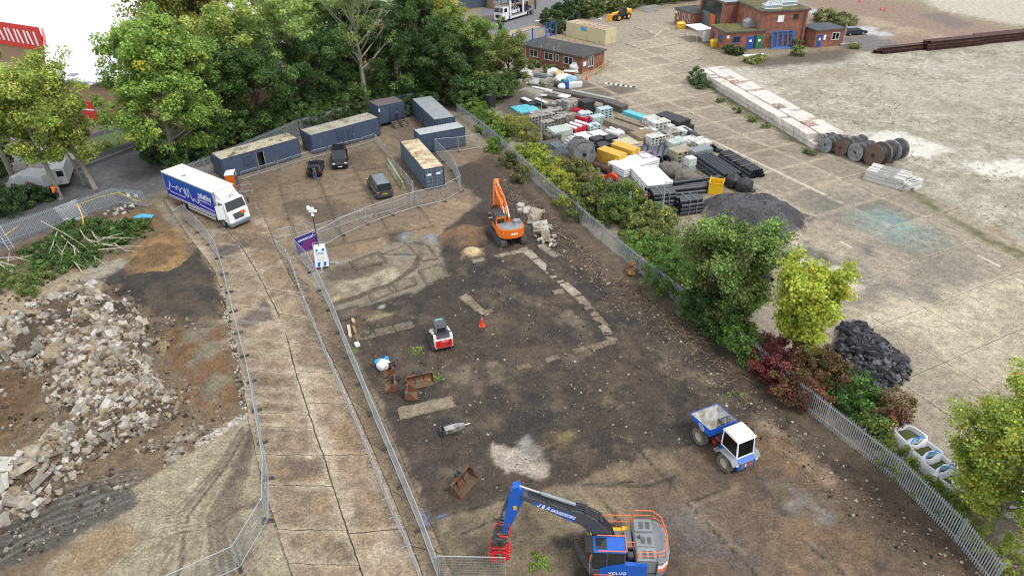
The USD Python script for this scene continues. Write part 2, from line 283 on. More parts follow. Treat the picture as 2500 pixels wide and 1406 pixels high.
L((150,130,102),[(1400,1185),(1560,1125),(1640,1090),(1690,1220),(1560,1290),(1440,1260)],.5,.6,a=.6,patch=(.5,.42)); L((152,132,106),[(1835,1030),(1860,1020),(2010,1130),(2050,1180),(2020,1190),(1900,1100)],.3,.4,a=.75,patch=(.7,.38)); L((138,130,122),[(1640,1230),(1720,1240),(1800,1330),(1740,1360),(1660,1300)],.8,.8,a=.7,patch=(.6,.4),aux=(0,0,.3)); L((72,64,59),[(1700,1130),(1850,1160),(1960,1250),(1880,1260),(1760,1190)],.8,.8,a=.6,patch=(.5,.42),aux=(0,.1,.15)); L((150,124,94),[(1700,1280),(1900,1300),(2050,1400),(1850,1420)],.9,.9,a=.6,patch=(.45,.45)); L((66,58,53),[(1480,1290),(1640,1260),(1720,1400),(1640,1420)],.8,.8,a=.5,patch=(.6,.45))
L((140,104,74),[(1840,1080),(1920,1090),(2010,1180),(1930,1160),(1850,1130)],1,1,a=.8,patch=(.6,.4))
L((140,110,82),[(1860,1250),(1960,1260),(2100,1340),(2160,1400),(2000,1350)],1,1,a=.7,patch=(.6,.42))
L((132,126,122),[(1850,1190),(1940,1190),(2030,1250),(2010,1270),(1900,1230)],.6,.7,a=.8,patch=(.6,.4),aux=(0,0,.5))
L((104,90,58),[(1870,1190),(1915,1185),(1935,1220),(1895,1215)],.35,.35,a=.9,aux=(0,0,.85))
L((92,84,82),[(1600,1240),(1720,1260),(1900,1400),(1760,1420),(1640,1320)],1.2,1,a=.75,patch=(.4,.4),aux=(0,.2,.15))
L((62,56,54),[(2120,1380),(2160,1370),(2165,1392),(2140,1400)],.4,.3,a=.9)
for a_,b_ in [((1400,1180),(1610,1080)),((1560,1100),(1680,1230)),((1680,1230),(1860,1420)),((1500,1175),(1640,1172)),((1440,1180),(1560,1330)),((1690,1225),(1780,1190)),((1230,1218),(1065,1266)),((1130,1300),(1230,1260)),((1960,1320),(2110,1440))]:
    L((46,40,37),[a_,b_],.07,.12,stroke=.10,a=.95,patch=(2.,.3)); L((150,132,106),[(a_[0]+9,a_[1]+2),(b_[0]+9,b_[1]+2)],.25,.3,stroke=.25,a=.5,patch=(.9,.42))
L((66,58,52),[(1420,1180),(1500,1185),(1580,1182),(1650,1165)],.1,.15,stroke=.12,a=.9)
for k in range(9): L((70,62,58),[(1560+k*14,1150+k*9),(1620+k*13,1125+k*11)],.08,.1,stroke=.05,a=.4)
L((58,50,48),[(1340,1310),(1400,1298),(1440,1320),(1380,1340)],.25,.3,a=.95)
L((76,66,52),[(1260,1230),(1300,1240),(1310,1290),(1265,1300)],.5,.4,a=.7)
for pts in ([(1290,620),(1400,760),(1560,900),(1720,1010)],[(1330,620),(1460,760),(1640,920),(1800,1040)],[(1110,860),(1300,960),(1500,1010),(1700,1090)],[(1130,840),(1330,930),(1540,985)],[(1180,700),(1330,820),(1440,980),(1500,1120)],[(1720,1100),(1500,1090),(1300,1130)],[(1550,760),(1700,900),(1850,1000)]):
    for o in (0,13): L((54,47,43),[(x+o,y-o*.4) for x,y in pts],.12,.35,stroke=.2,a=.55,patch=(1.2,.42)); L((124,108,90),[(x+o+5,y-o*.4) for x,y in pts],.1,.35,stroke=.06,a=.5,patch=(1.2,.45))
# broken concrete floor beyond the tower
L((140,128,108),[(780,690),(840,640),(1000,570),(1060,575),(1090,650),(1040,700),(900,745),(810,760)],.3,.5,a=.9,aux=(.15,.3,0))
L((96,84,70),[(790,655),(880,640),(960,650),(900,670),(800,690)],.6,.6,a=.85)
L((178,166,140),[(800,705),(850,690),(960,660),(1010,665),(960,690),(850,720),(810,735)],.4,.8,a=.85,patch=(.9,.4))
L((172,154,106),[(805,730),(830,715),(838,738),(815,745)],.1,.2,a=.8)
for w_,c in [(.32,(74,64,54)),(.12,(104,94,78))]: L(c,[(800,748),(880,722),(960,690),(1010,655),(1028,615),(1026,590)],.15,.12,stroke=w_,a=.85)
L((120,126,134),[(945,572),(990,565),(1020,572),(1030,590),(990,600),(960,598)],.2,.5,a=.9,patch=(.9,.36),aux=(0,0,.95))
L((124,130,138),[(1040,572),(1065,572),(1068,590),(1050,594)],.15,.2,a=.95,aux=(0,0,.97))
L((116,120,128),[(975,618),(1000,612),(1002,626),(982,630)],.15,.2,a=.9,aux=(0,0,.9))
L((62,58,48),[(940,570),(985,560),(975,590),(950,590)],.5,.5,a=.8)
L((168,152,112),[(880,775),(930,760),(960,770),(900,790)],.4,.5,a=.75,patch=(1.,.4))
L((190,182,164),[(920,750),(960,730),(970,745),(930,760)],.2,.5,a=.8,patch=(1.5,.5))
L((110,92,74),[(820,770),(900,750),(880,800),(840,830)],.6,.6,a=.7)
for p in ([(1030,845),(1010,870),(1000,850)],[(1060,922),(1072,930),(1055,935)],[(855,848),(880,845),(870,870)]): L((100,120,52),p,.25,.3,a=.85,aux=(0,.7,0))
# spoil on the left
L((122,102,80),[(-300,760),(0,610),(290,500),(380,500),(425,555),(520,650),(556,760),(585,900),(605,1020),(330,1190),(160,1330),(60,1440),(-300,1440)],.3,.3,aux=(.5,.3,0))
L((84,68,54),[(0,625),(180,545),(300,505),(310,520),(180,570),(0,650)],.6,.5,a=.8)
L((172,154,124),[(-100,760),(0,715),(200,660),(310,640),(300,670),(180,700),(60,760),(-100,820)],.6,.7,a=.85)
L((160,150,136),[(190,690),(215,650),(300,640),(320,680),(250,700)],.5,.6,a=.85)
L((176,140,82),[(335,605),(400,560),(430,560),(445,600),(400,625),(330,625)],.4,.5,a=.9,patch=(.9,.33))
L((140,106,64),[(310,520),(370,520),(400,550),(340,580)],.5,.5,a=.8)
L((124,92,64),[(290,660),(380,620),(440,640),(400,690),(320,690)],.7,.7,a=.8)
L((50,46,46),[(245,680),(300,655),(360,690),(430,650),(480,590),(520,650),(545,720),(535,770),(430,770),(380,760),(270,720)],.6,.8,a=.92,patch=(.5,.3),aux=(.3,.3,0))
L((124,112,100),[(300,690),(400,740),(500,800),(470,780),(390,720)],.5,.6,stroke=.5,a=.6,patch=(.7,.42))
L((84,74,64),[(370,760),(480,760),(520,830),(420,850),(370,820)],.8,.8,a=.8,patch=(.6,.4),aux=(.4,.3,0))
L((152,136,92),[(380,830),(440,800),(500,830),(470,860),(400,870)],.7,.7,a=.8,patch=(.9,.35))
L((180,168,142),[(480,800),(560,780),(575,850),(520,860)],.6,.7,a=.75,patch=(.8,.4),aux=(.9,.2,0))
L((120,112,104),[(440,870),(540,860),(580,900),(540,930),(420,920)],.7,.7,a=.8,patch=(.7,.35))
L((124,92,60),[(430,980),(440,950),(540,920),(585,930),(580,980),(500,1010)],.5,.7,a=.88,patch=(.6,.33))
L((206,200,190),[(500,1060),(560,1030),(603,1005),(603,1022),(530,1068)],.25,.4,a=.7,patch=(2.,.45),aux=(1,0,0))
L((104,78,54),[(-200,900),(40,910),(110,950),(90,1020),(20,1080),(-200,1140)],.6,.6,a=.9)
L((84,80,76),[(-200,1320),(0,1290),(100,1230),(230,1180),(330,1190),(345,1225),(290,1270),(100,1350),(0,1400),(-200,1440)],.4,.5,a=.9,aux=(.8,.5,0))
for k in range(14): L((60,56,54) if k%2 else (128,122,114),[(-60+k*5,1400-k*14),(120+k*6,1310-k*10),(320+k*2,1215-k*5)],.12,.2,stroke=.09,a=.6)
for k in range(7): L((100,78,52) if k%2 else (140,122,92),[(-60,1230-k*22),(20,1180-k*20),(110,1080-k*14)],.2,.2,stroke=.15,a=.5)
L((188,180,166),[(360,1090),(470,1060),(520,1075),(420,1130)],.4,.6,a=.6,patch=(2.,.45),aux=(1,0,0))
# concrete apron at the near left
L((158,146,120),[(606,1022),(322,1192),(345,1222),(300,1262),(150,1360),(90,1460),(730,1460),(668,1270),(640,1140)],.05,.08,aux=(0,.12,0))
L((186,178,156),[(450,1150),(520,1120),(540,1160),(470,1200)],.6,.8,a=.6,patch=(.7,.42))
L((186,176,152),[(380,1300),(460,1240),(480,1270),(400,1320)],.6,.8,a=.6,patch=(.7,.42))
L((146,120,90),[(160,1340),(290,1275),(340,1320),(250,1400),(120,1420)],.4,.4,a=.8)
for k,(x,w_,a_) in enumerate([(375,.09,.35),(395,.08,.3),(425,.10,.65),(470,.2,.12),(520,.14,.35),(545,.14,.4),(570,.14,.4),(596,.12,.35),(620,.12,.3),(345,.08,.3),(640,.12,.25)]):
    L((96,84,72),[(588+(x-340)*.12,1045+k%3*8),(520+(x-340)*.28,1150),(x*.55+225,1260),(x+6,1440)],.05,.03,stroke=w_*1.2,a=min(.9,a_*1.7))
L((92,80,70),[(560,1130),(575,1110),(580,1130),(565,1145)],.2,.2,a=.8,patch=(1.5,.4)); L((92,80,72),[(560,1240),(590,1232),(640,1222),(645,1232),(600,1244),(565,1252)],.25,.25,a=.8,patch=(1.5,.4))
L((190,70,64),[(655,1320),(668,1312),(676,1302)],.02,.02,stroke=.03,a=.8)
# the concrete road
EL=[(395,478),(428,530),(470,590),(520,652),(545,720),(566,800),(588,905),(606,1020),(628,1130),(645,1195),(668,1270),(694,1345),(730,1460)]
CT=[(500,490),(540,545),(586,599),(625,660),(649,707),(694,798),(719,900),(758,1022),(801,1148),(830,1245),(866,1346),(905,1460)]
BR=[(626,494),(654,553),(676,610),(700,660),(735,720),(770,800),(822,900),(860,985),(905,1085),(945,1180),(990,1290),(1045,1440)]
ER=[(776,560),(770,620),(782,690),(805,740),(845,830),(876,900),(920,985),(970,1090),(1010,1190),(1060,1300),(1120,1440)]
L((156,136,111),EL+ER[::-1],.05,.05); L((132,108,84),EL+ER[::-1],.3,.3,a=.6,patch=(.45,.5)); L((184,170,146),EL+ER[::-1],.3,.3,a=.5,patch=(.8,.55)); L((96,82,70),EL+ER[::-1],.3,.3,a=.45,patch=(1.3,.58))
L((132,112,90),[(700,640)]+BR[4:]+ER[::-1][:-3],.5,.4,a=.85)
L((104,88,74),[(690,640),(735,700),(790,800),(850,900),(905,1010),(960,1110),(1010,1230),(1070,1380)],.4,.4,stroke=.5,a=.6,patch=(.5,.35))
L((128,106,82),[(430,500),(560,490),(640,560),(690,620),(700,680),(560,610),(480,580)],1,1,a=.8,patch=(.35,.36))
L((94,86,80),[(520,610),(585,585),(612,600),(540,632)],.15,.15,a=.9)
L((100,92,88),[(575,790),(650,735),(668,780),(600,800)],.1,.15,a=.9,patch=(.8,.3))
L((150,116,82),[(690,1160),(790,1140),(830,1240),(720,1290)],1,1,a=.6,patch=(.6,.4)); L((150,120,88),[(740,1020),(860,1000),(900,1130),(800,1140)],1.2,1.2,a=.5,patch=(.5,.4))
L((92,80,72),[(690,1120),(780,1110),(800,1160),(690,1180)],.5,.6,a=.7,patch=(.8,.4))
for k in range(6): L((112,96,78),[(700+k*12,690),(780+k*11,830),(850+k*11,960),(930+k*11,1130),(1010+k*11,1330)],.12,.1,stroke=.07,a=.45)
for k in range(5): L((120,104,86),[(610+k*8,910),(640+k*9,1010),(680+k*8,1150)],.12,.1,stroke=.07,a=.4)
for k in range(3): L((196,182,158),[(CT[5+k][0]+8,CT[5+k][1]),(CT[7+k][0]+10,CT[7+k][1])],.5,.5,stroke=.35,a=.55,patch=(.8,.42))
for p in ([(1046,1280),(1040,1250)],[(1068,1262),(1086,1258)]): L((70,120,190),p,.03,.08,stroke=.08,a=.9)

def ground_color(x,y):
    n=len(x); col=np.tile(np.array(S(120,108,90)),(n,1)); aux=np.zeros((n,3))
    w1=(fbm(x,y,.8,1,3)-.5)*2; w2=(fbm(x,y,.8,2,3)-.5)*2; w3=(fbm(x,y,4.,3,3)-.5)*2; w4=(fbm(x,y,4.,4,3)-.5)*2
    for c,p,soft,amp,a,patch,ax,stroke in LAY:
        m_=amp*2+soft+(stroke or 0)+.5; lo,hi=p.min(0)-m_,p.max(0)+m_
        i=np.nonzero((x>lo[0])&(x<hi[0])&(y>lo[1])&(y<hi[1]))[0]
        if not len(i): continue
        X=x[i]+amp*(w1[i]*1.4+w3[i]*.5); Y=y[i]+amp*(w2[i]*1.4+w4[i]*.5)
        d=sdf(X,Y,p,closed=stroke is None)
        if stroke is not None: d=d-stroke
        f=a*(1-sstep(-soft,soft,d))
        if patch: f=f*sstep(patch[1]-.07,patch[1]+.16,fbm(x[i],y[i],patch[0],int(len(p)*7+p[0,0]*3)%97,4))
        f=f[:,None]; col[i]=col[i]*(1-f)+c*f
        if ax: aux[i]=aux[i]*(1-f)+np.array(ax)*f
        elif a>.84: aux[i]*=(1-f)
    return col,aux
def ground_material():
    n={'g':('geometry',{}),'c':('attribute',{'attribute':'gcol'}),'x':('attribute',{'attribute':'gaux'}),'s':('separate_xyz',{}),
     'n1':('noise_texture',{'scale':1.3,'detail':6.0,'roughness':.72}),'n2':('noise_texture',{'scale':7.0,'detail':4.0,'roughness':.7}),
     'r1':('map_range',{'from_min':.3,'from_max':.7,'to_min':.6,'to_max':1.36}),'r2':('map_range',{'from_min':.3,'from_max':.7,'to_min':.52,'to_max':1.5}),
     'm1':('math',{'math_type':'multiply'}),'hs':('hsv',{'hue':.5,'saturation':1.,'fac':1.}),
     'v':('noise_texture',{'scale':4.2,'detail':5.0,'roughness':.75}),'rv':('rgb_ramp',{'ramp':[(.52,(0,0,0)),(.64,(1,1,1))]}),'mv':('math',{'math_type':'multiply'}),'mxd':('mix_color',{'b':S(92,88,66)}),
     'w':('voronoi_texture',{'scale':4.5}),'rw':('rgb_ramp',{'ramp':[(.10,(1,1,1)),(.2,(0,0,0))]}),'wr':('rgb_ramp',{'ramp':[(.72,(0,0,0)),(.8,(1,1,1))]}),'mw':('math',{'math_type':'multiply'}),'mw2':('math',{'math_type':'multiply'}),'mxw':('mix_color',{'b':S(198,188,172)}),
     'ro':('map_range',{'from_min':0.,'from_max':1.,'to_min':.88,'to_max':.04,'clamp':True}),'bs':('map_range',{'from_min':0.,'from_max':.6,'to_min':.55,'to_max':0.,'clamp':True}),
     'b':('bump',{'distance':.06}),'p':('principled_bsdf',{'specular_ior_level':.35})}
    l=[('g.position','n1.vector'),('g.position','n2.vector'),('g.position','v.vector'),('g.position','w.vector'),('x.vector','s.vector'),
     ('n1.fac','r1.value'),('n2.fac','r2.value'),('r1.result','m1.value1'),('r2.result','m1.value2'),('m1.value','hs.value'),('c.color','hs.color'),
     ('v.fac','rv.fac'),('rv.color','mv.value1'),('s.y','mv.value2'),('mv.value','mxd.fac'),('hs.color','mxd.a'),
     ('w.distance','rw.fac'),('w.color','wr.fac'),('rw.color','mw.value1'),('wr.color','mw.value2'),('mw.value','mw2.value1'),('s.x','mw2.value2'),('mw2.value','mxw.fac'),('mxd.result','mxw.a'),
     ('mxw.result','p.base_color'),('s.z','ro.value'),('ro.result','p.roughness'),('s.z','bs.value'),('bs.result','b.strength'),('n2.fac','b.height'),('b.normal','p.normal')]
    return usdkit.material(stage,'/World/Looks/ground',n,l,surface='p.BSDF')
GM=ground_material()
def gmesh(name,v,f,col,aux,parent='/World',smooth=True,**k):
    m=usdkit.mesh(stage,numbered(name,parent),(v,f),GM,smooth); col_primvar(m,'gcol',col); col_primvar(m,'gaux',aux); cd(m.GetPrim(),**k); return m.GetPrim()
def grid_faces(nx,ny,keep=None):
    i=(np.arange(ny-1)[:,None]*nx+np.arange(nx-1)[None]).ravel()
    if keep is not None: i=i[keep.ravel()]
    return np.vstack([np.stack([i,i+1,i+nx+1],1),np.stack([i,i+nx+1,i+nx],1)])
FLAT=[px2(EL+ER[::-1]),px2([(606,1022),(322,1192),(345,1222),(300,1262),(150,1360),(90,1460),(730,1460),(668,1270)]),px2([(395,470),(560,440),(760,380),(960,300),(1180,370),(1100,420),(1180,490),(1060,570),(780,640),(560,560)]),
      px2([(1320,400),(1720,150),(1990,340),(2260,470),(2700,760),(2700,1500),(2300,1300),(2000,960),(1700,700)])]
MUDP=LAY and px2([(1195,390),(1270,440),(1450,620),(1700,800),(2050,1110),(2330,1330),(2460,1440),(1700,1440),(1560,1260),(1400,1180),(1060,1262),(960,1060),(880,890),(805,760),(900,745),(1050,700),(1100,650),(1180,560),(1130,440)])
SPOIL=px2([(-300,760),(0,610),(290,500),(400,560),(510,660),(550,770),(580,905),(595,1015),(330,1180),(160,1310),(60,1440),(-300,1440)])
def ground_z(x,y):
    z=np.zeros_like(x)
    f=1-sstep(-1.2,0,sdf(x,y,MUDP)); z+=f*((fbm(x,y,.5,11,5)-.42)*.28+(fbm(x,y,2.5,12,3)-.5)*.10)
    f=1-sstep(-1.5,0,sdf(x,y,SPOIL)); z+=f*((fbm(x,y,.3,13,5)-.35)*.9+(fbm(x,y,2.2,14,3)-.5)*.16)
    return z
def sheet(x0,x1,y0,y1,dx,dy,z0,name='ground'):
    xs=np.linspace(x0,x1,int((x1-x0)/dx)+1); ys=np.linspace(y0,y1,int((y1-y0)/dy)+1); X,Y=np.meshgrid(xs,ys); x,y=X.ravel(),Y.ravel()
    col,aux=ground_color(x,y)
    for q in SLABS:
        lo,hi=q.min(0)-.02,q.max(0)+.02; i=np.nonzero((x>lo[0])&(x<hi[0])&(y>lo[1])&(y<hi[1]))[0]
        if len(i): i=i[sdf(x[i],y[i],q)<.02]; col[i]=col[i]*.3; aux[i]=0
    z=(ground_z(x,y) if z0>-.02 else 0)+z0
    return gmesh(name,np.stack([x,y,z*np.ones_like(x)],1),grid_faces(len(xs),len(ys)),col,aux,kind='structure')
b=B(); b.add([[-1500,-300,-.9],[1500,-300,-.9],[1500,2500,-.9],[-1500,2500,-.9]],[[0,1,2],[0,2,3]])
obj('ground',b,M('far_soil',S(120,112,90),.95),kind='structure')
# concrete slabs
rs=np.random.RandomState(5)
SLABS=[]
def slab(parent,q,z=.035,step=.28,gap=.03,edge=None,dark=None,tone=None,jit=.02,sub=None,name='slab'):
    """one concrete slab between four ground corners, its own edges and thickness"""
    q=np.asarray(q,float); SLABS.append(q) if name=='slab' and 'apron' not in str(parent.GetPath()) else None; c=q.mean(0); q=c+(q-c)*(1-gap/np.maximum(np.linalg.norm(q-c,axis=1,keepdims=True),.3))
    nu=max(2,int(np.linalg.norm(q[1]-q[0])/step)+1); nv=max(2,int(np.linalg.norm(q[3]-q[0])/step)+1)
    U,V=np.meshgrid(np.linspace(0,1,nu+1),np.linspace(0,1,nv+1)); U,V=U.ravel(),V.ravel()
    P=((1-U)*(1-V))[:,None]*q[0]+(U*(1-V))[:,None]*q[1]+(U*V)[:,None]*q[2]+((1-U)*V)[:,None]*q[3]
    e=(U<1e-6)|(U>1-1e-6)|(V<1e-6)|(V>1-1e-6)
    P[e]+=np.stack([fbm(P[e,0],P[e,1],3.,41,3)-.5,fbm(P[e,0],P[e,1],3.,42,3)-.5],1)*jit*4
    col,aux=ground_color(P[:,0],P[:,1])
    du=np.minimum(U,1-U)*np.linalg.norm(q[1]-q[0]); dv=np.minimum(V,1-V)*np.linalg.norm(q[3]-q[0]); d=np.minimum(du,dv)
    t=rs.uniform(.88,1.12) if tone is None else tone; col=col*t
    if edge is not None:
        w=edge[1]*sstep(.0,.5,fbm(P[:,0],P[:,1],.7,43,3))*(1-sstep(.1,edge[2],d+ (fbm(P[:,0],P[:,1],1.5,44,3)-.5)*.6)); col=col*(1-w[:,None])+np.array(S(*edge[0]))*w[:,None]
    n=(nu+1)*(nv+1); zt=z+rs.uniform(-.006,.006); top=np.c_[P,np.full(n,zt)]; f=grid_faces(nu+1,nv+1)
    ix=np.arange(n).reshape(nv+1,nu+1); ring=np.r_[ix[0,:-1],ix[:-1,-1],ix[-1,:0:-1],ix[:0:-1,0]]
    k=len(ring); v=np.vstack([top,np.c_[P[ring],np.full(k,zt)],np.c_[P[ring],np.full(k,z-.14)]]); a=np.arange(k); bb=(a+1)%k
    f=np.vstack([f,np.stack([n+a,n+k+a,n+k+bb],1),np.stack([n+a,n+k+bb,n+bb],1)])
    col=np.vstack([col,col[ring],col[ring]]); aux=np.vstack([aux,aux[ring],aux[ring]])
    return gmesh(name,v,f,col,aux,str(parent.GetPath()),smooth=False)
def strip(parent,Lp,Rp,cuts,**k):
    """slabs between two lines; cuts = positions 0..1 along them"""
    a=sample(px2(Lp),400); b_=sample(px2(Rp),400)
    for t0,t1 in zip(cuts[:-1],cuts[1:]):
        i,j=int(t0*400),int(t1*400); nn=max(1,1)
        slab(parent,[a[i],b_[i],b_[j],a[j]],**k)
road=thing('concrete_road',None,None,kind='structure')
g=.03
cutsA=[.02,.1,.17,.23,.29,.35,.41,.47,.515,.56,.595,.635,.675,.70,.725,.75,.80,.85,.915,.96,1.]
cutsB=[.0,.09,.16,.24,.32,.40,.48,.56,.63,.70,.80,.92,1.]
strip(road,[(395,478),(428,530),(470,590),(520,652),(545,720),(566,800),(588,905),(606,1020),(628,1130),(645,1195),(668,1270),(694,1345),(730,1460)],CT,cutsA,gap=.05,jit=.05,edge=((200,186,162),.42,.4))
strip(road,[(x+1,y) for x,y in CT],BR,cutsB,gap=.045,jit=.035,edge=((196,180,154),.3,.4))
strip(road,[(x+1,y) for x,y in BR[3:]],ER[3:],[0,.1,.2,.3,.42,.55,.68,.8,.92,1.],gap=.03)
apron=thing('concrete_apron',None,None,kind='structure')
for q in ([(606,1026),(330,1192),(500,1290),(646,1205)],[(346,1224),(300,1262),(345,1318),(500,1292),(330,1194)][1:] if 0 else [(343,1226),(304,1262),(346,1316),(498,1292)],[(302,1264),(160,1350),(230,1440),(345,1320)],[(498,1293),(346,1320),(236,1440),(470,1440)],[(648,1208),(500,1293),(590,1370),(672,1300)],[(502,1296),(474,1440),(560,1440),(588,1372)],[(674,1304),(592,1374),(566,1440),(724,1440)]):
    slab(apron,px2(q),gap=.012,z=.03,tone=1.0,step=.18)
park=thing('car_park_concrete',None,None,kind='structure')
d1=px2([(868,419),(908,493)]); d1=(d1[1]-d1[0])/np.linalg.norm(d1[1]-d1[0]); d2=np.array([-d1[1],d1[0]]); o=W2(868,419); pk=Polygon(px2([(470,490),(560,470),(760,395),(950,318),(1000,310),(1040,420),(1090,440),(1140,480),(1150,505),(1060,560),(930,605),(840,640),(770,645),(690,600),(660,560),(626,494)]))
for i in range(-6,7):
    for j in range(-9,9):
        q=[o+d1*(i*6+a)+d2*(j*4.6+b_) for a,b_ in((0,0),(6,0),(6,4.6),(0,4.6))]
        if pk.contains(Polygon(q)): slab(park,q,step=.4,gap=.025,edge=((86,74,62),.5,.5),tone=rs.uniform(.94,1.06),z=.02)
yard=thing('yard_concrete',None,None,kind='structure')
wl=px2([(1740,345),(2010,475)]); d1=(wl[1]-wl[0])/np.linalg.norm(wl[1]-wl[0]); d2=np.array([-d1[1],d1[0]]); o=wl[0]
YP=Polygon(px2([(1330,190),(1530,130),(1600,50),(1640,60),(1660,140),(1690,200),(1800,275),(1990,375),(2100,440),(2260,500),(2500,640),(2660,780),(2640,1330),(2400,1130),(2160,880),(1980,740),(1700,500),(1480,240)]))
for i in range(-16,16):
    for j in range(-8,12):
        q=[o+d1*(i*5.6+a)+d2*(j*5.0+b_+(i%3)*.0) for a,b_ in((.0,0),(5.6,0),(5.6,5.),(0,5.))]
        P_=Polygon(q); c=P_.centroid
        if YP.contains(c):
            near=c.y<66
            slab(yard,q,step=.4 if c.y<100 else .7,gap=.035 if near else .03,edge=((206,194,168),.5 if not near else .25,.36),tone=rs.uniform(.8,1.04) if not near else rs.uniform(.95,1.06),z=.02,jit=.015)
# loose strips of old foundations in the mud
found=thing('old_foundations',None,None,kind='structure')
def fstrip(a,b_,w,n,col,skip=(),z=.05):
    p,q=W2(*a),W2(*b_); e=(q-p)/np.linalg.norm(q-p); nn=np.array([-e[1],e[0]])*w/2
    for k in range(n):
        if k in skip: continue
        s0,s1=p+(q-p)*(k/n),p+(q-p)*((k+1)/n-.012); j=rs.uniform(-.06,.06,4)
        LAY.append((np.array(S(*(np.array(col)+rs.uniform(-12,12)))),np.array([s0-nn*1.3-e*.2,s1-nn*1.3+e*.2,s1+nn*1.3+e*.2,s0+nn*1.3-e*.2]),.02,.0,1.,None,(.1,.1,0),None))
        slab(found,[s0-nn*(1+j[0]),s1-nn*(1+j[1]),s1+nn*(1+j[2]),s0+nn*(1+j[3])],z=z+.02*rs.rand(),step=.25,gap=.01,jit=.07,tone=1.,name='foundation_piece',edge=((108,96,84),.6,.25)); LAY.pop()
FC=(172,160,142)
fstrip((1276,606),(1412,724),.95,4,FC); fstrip((1412,724),(1478,800),.85,3,(140,126,106)); fstrip((1470,795),(1500,836),.8,2,(158,146,126)); fstrip((1500,832),(1440,852),.7,2,(140,128,108))
fstrip((1430,850),(1260,902),.6,5,(132,118,96),skip=(1,3)); fstrip((1152,640),(1280,612),.7,4,(158,148,130)); fstrip((1318,598),(1362,628),.9,2,(142,132,116)); fstrip((1350,715),(1378,710),.7,1,(140,128,110))
fstrip((1128,722),(1150,738),1.,1,(142,130,106)); fstrip((1146,736),(1188,772),.8,2,(142,130,106)); fstrip((1180,764),(1204,757),.6,1,(138,126,104))
fstrip((868,826),(1010,792),1.1,3,(122,110,98)); fstrip((972,1012),(1110,980),1.25,1,(146,134,114),z=.09)
for q,c in [([(1020,660),(1078,642),(1102,674),(1040,696)],(142,132,112)),([(897,716),(950,696),(965,716),(905,738)],(138,128,110)),([(955,690),(1010,675),(1020,695),(966,714)],(142,132,114)),([(822,762),(872,745),(884,770),(832,786)],(118,106,96)),([(930,622),(1010,590),(1050,600),(1060,625),(960,660)],(134,122,104)),([(850,640),(925,612),(950,640),(870,660)],(130,114,92)),([(985,592),(1050,600),(1070,632),(1030,640)],(132,122,104))]:
    p_=px2(q[:4]); LAY.append((np.array(S(*c)),p_,.3,.3,.55,None,(.1,.2,0),None)); slab(found,p_,z=.045,gap=.02,jit=.12,tone=1.,name='floor_slab',edge=((84,74,62),.8,.5)); LAY.pop()
sheet(-57,56,20,62,.18,.18,0.)
sheet(-94,92,61.99,118,.34,.34,0.002)
sheet(-200,190,117.9,330,1.0,1.0,-.03)
sheet(-70,70,8,66,2.,2.,-.6)
# ---------------------------------------------------------------- trees, shrubs, hedge
def leaf_material():
    return usdkit.material(stage,'/World/Looks/leaf',{'c':('attribute',{'attribute':'lcol'}),'d':('principled_bsdf',{'roughness':.55,'specular_ior_level':.25}),'t':('translucent_bsdf',{}),'m':('mix_closure',{'fac':.3})},
      [('c.color','d.base_color'),('c.color','t.color'),('d.BSDF','m.closure1'),('t.BSDF','m.closure2')],surface='m.closure')
LEAF=leaf_material()
BARK=M('pale_bark',S(176,168,150),.9,var=.25,scale=4.); BARKD=M('dark_bark',S(92,80,66),.9,var=.25,scale=4.)
def leaves(cl,rad,per,size,cols,seed,yellow=0.,ycol=(190,160,40),flat=.6,tone=.22):
    size=size*.76; per=int(per*1.45+.5); r=np.random.RandomState(seed); cl=np.asarray(cl,float); n=len(cl); rad=np.broadcast_to(rad,(n,))
    k=np.repeat(np.arange(n),per); m=len(k)
    o=r.normal(size=(m,3)); o/=np.linalg.norm(o,axis=1,keepdims=True); o*=(r.rand(m,1)**.45); o[:,2]*=.75
    c=cl[k]+o*rad[k][:,None]
    nrm=o*.7+r.normal(size=(m,3))*.6+np.array([0,0,flat]); nrm/=np.linalg.norm(nrm,axis=1,keepdims=True)
    a=np.cross(nrm,r.normal(size=(m,3))); a/=np.maximum(np.linalg.norm(a,axis=1,keepdims=True),1e-6); b_=np.cross(nrm,a)
    s=size*r.uniform(.6,1.35,(m,1)); w=s*r.uniform(.35,.55,(m,1))
    v=np.stack([c-a*s*.5,c+b_*w,c+a*s*.5-nrm*s*.12,c-b_*w],1).reshape(-1,3)
    i=np.arange(m)[:,None]*4; f=np.vstack([i+[0,1,2],i+[0,2,3]])
    cols=np.array([S(*(np.array(c_)*.86+np.mean(c_)*.14)) for c_ in cols]); ct=r.randint(0,len(cols),n); cc=cols[ct][k]
    mix=r.rand(m)<.3; cc[mix]=cols[r.randint(0,len(cols),mix.sum())]
    cc=cc*np.exp(r.normal(0,tone,(n,1)))[k]*np.exp(r.normal(0,.2,(m,1)))
    if yellow:
        yb=(r.rand(n)<yellow*.7)[k]&(r.rand(m)<.35)|(r.rand(m)<yellow*.7); cc[yb]=np.array(S(*ycol))*np.exp(r.normal(0,.2,(yb.sum(),1)))
    return v,f,np.repeat(np.clip(cc*1.85,.004,.6),4,0)
def leafmesh(name,parts,parent,**k):
    v=[];f=[];c=[];n=0
    for a,b_,d in parts: v.append(a);f.append(b_+n);c.append(d);n+=len(a)
    m=usdkit.mesh(stage,numbered(name,str(parent.GetPath())),(np.vstack(v),np.vstack(f)),LEAF,False); col_primvar(m,'lcol',np.vstack(c)); cd(m.GetPrim(),**k); return m.GetPrim()
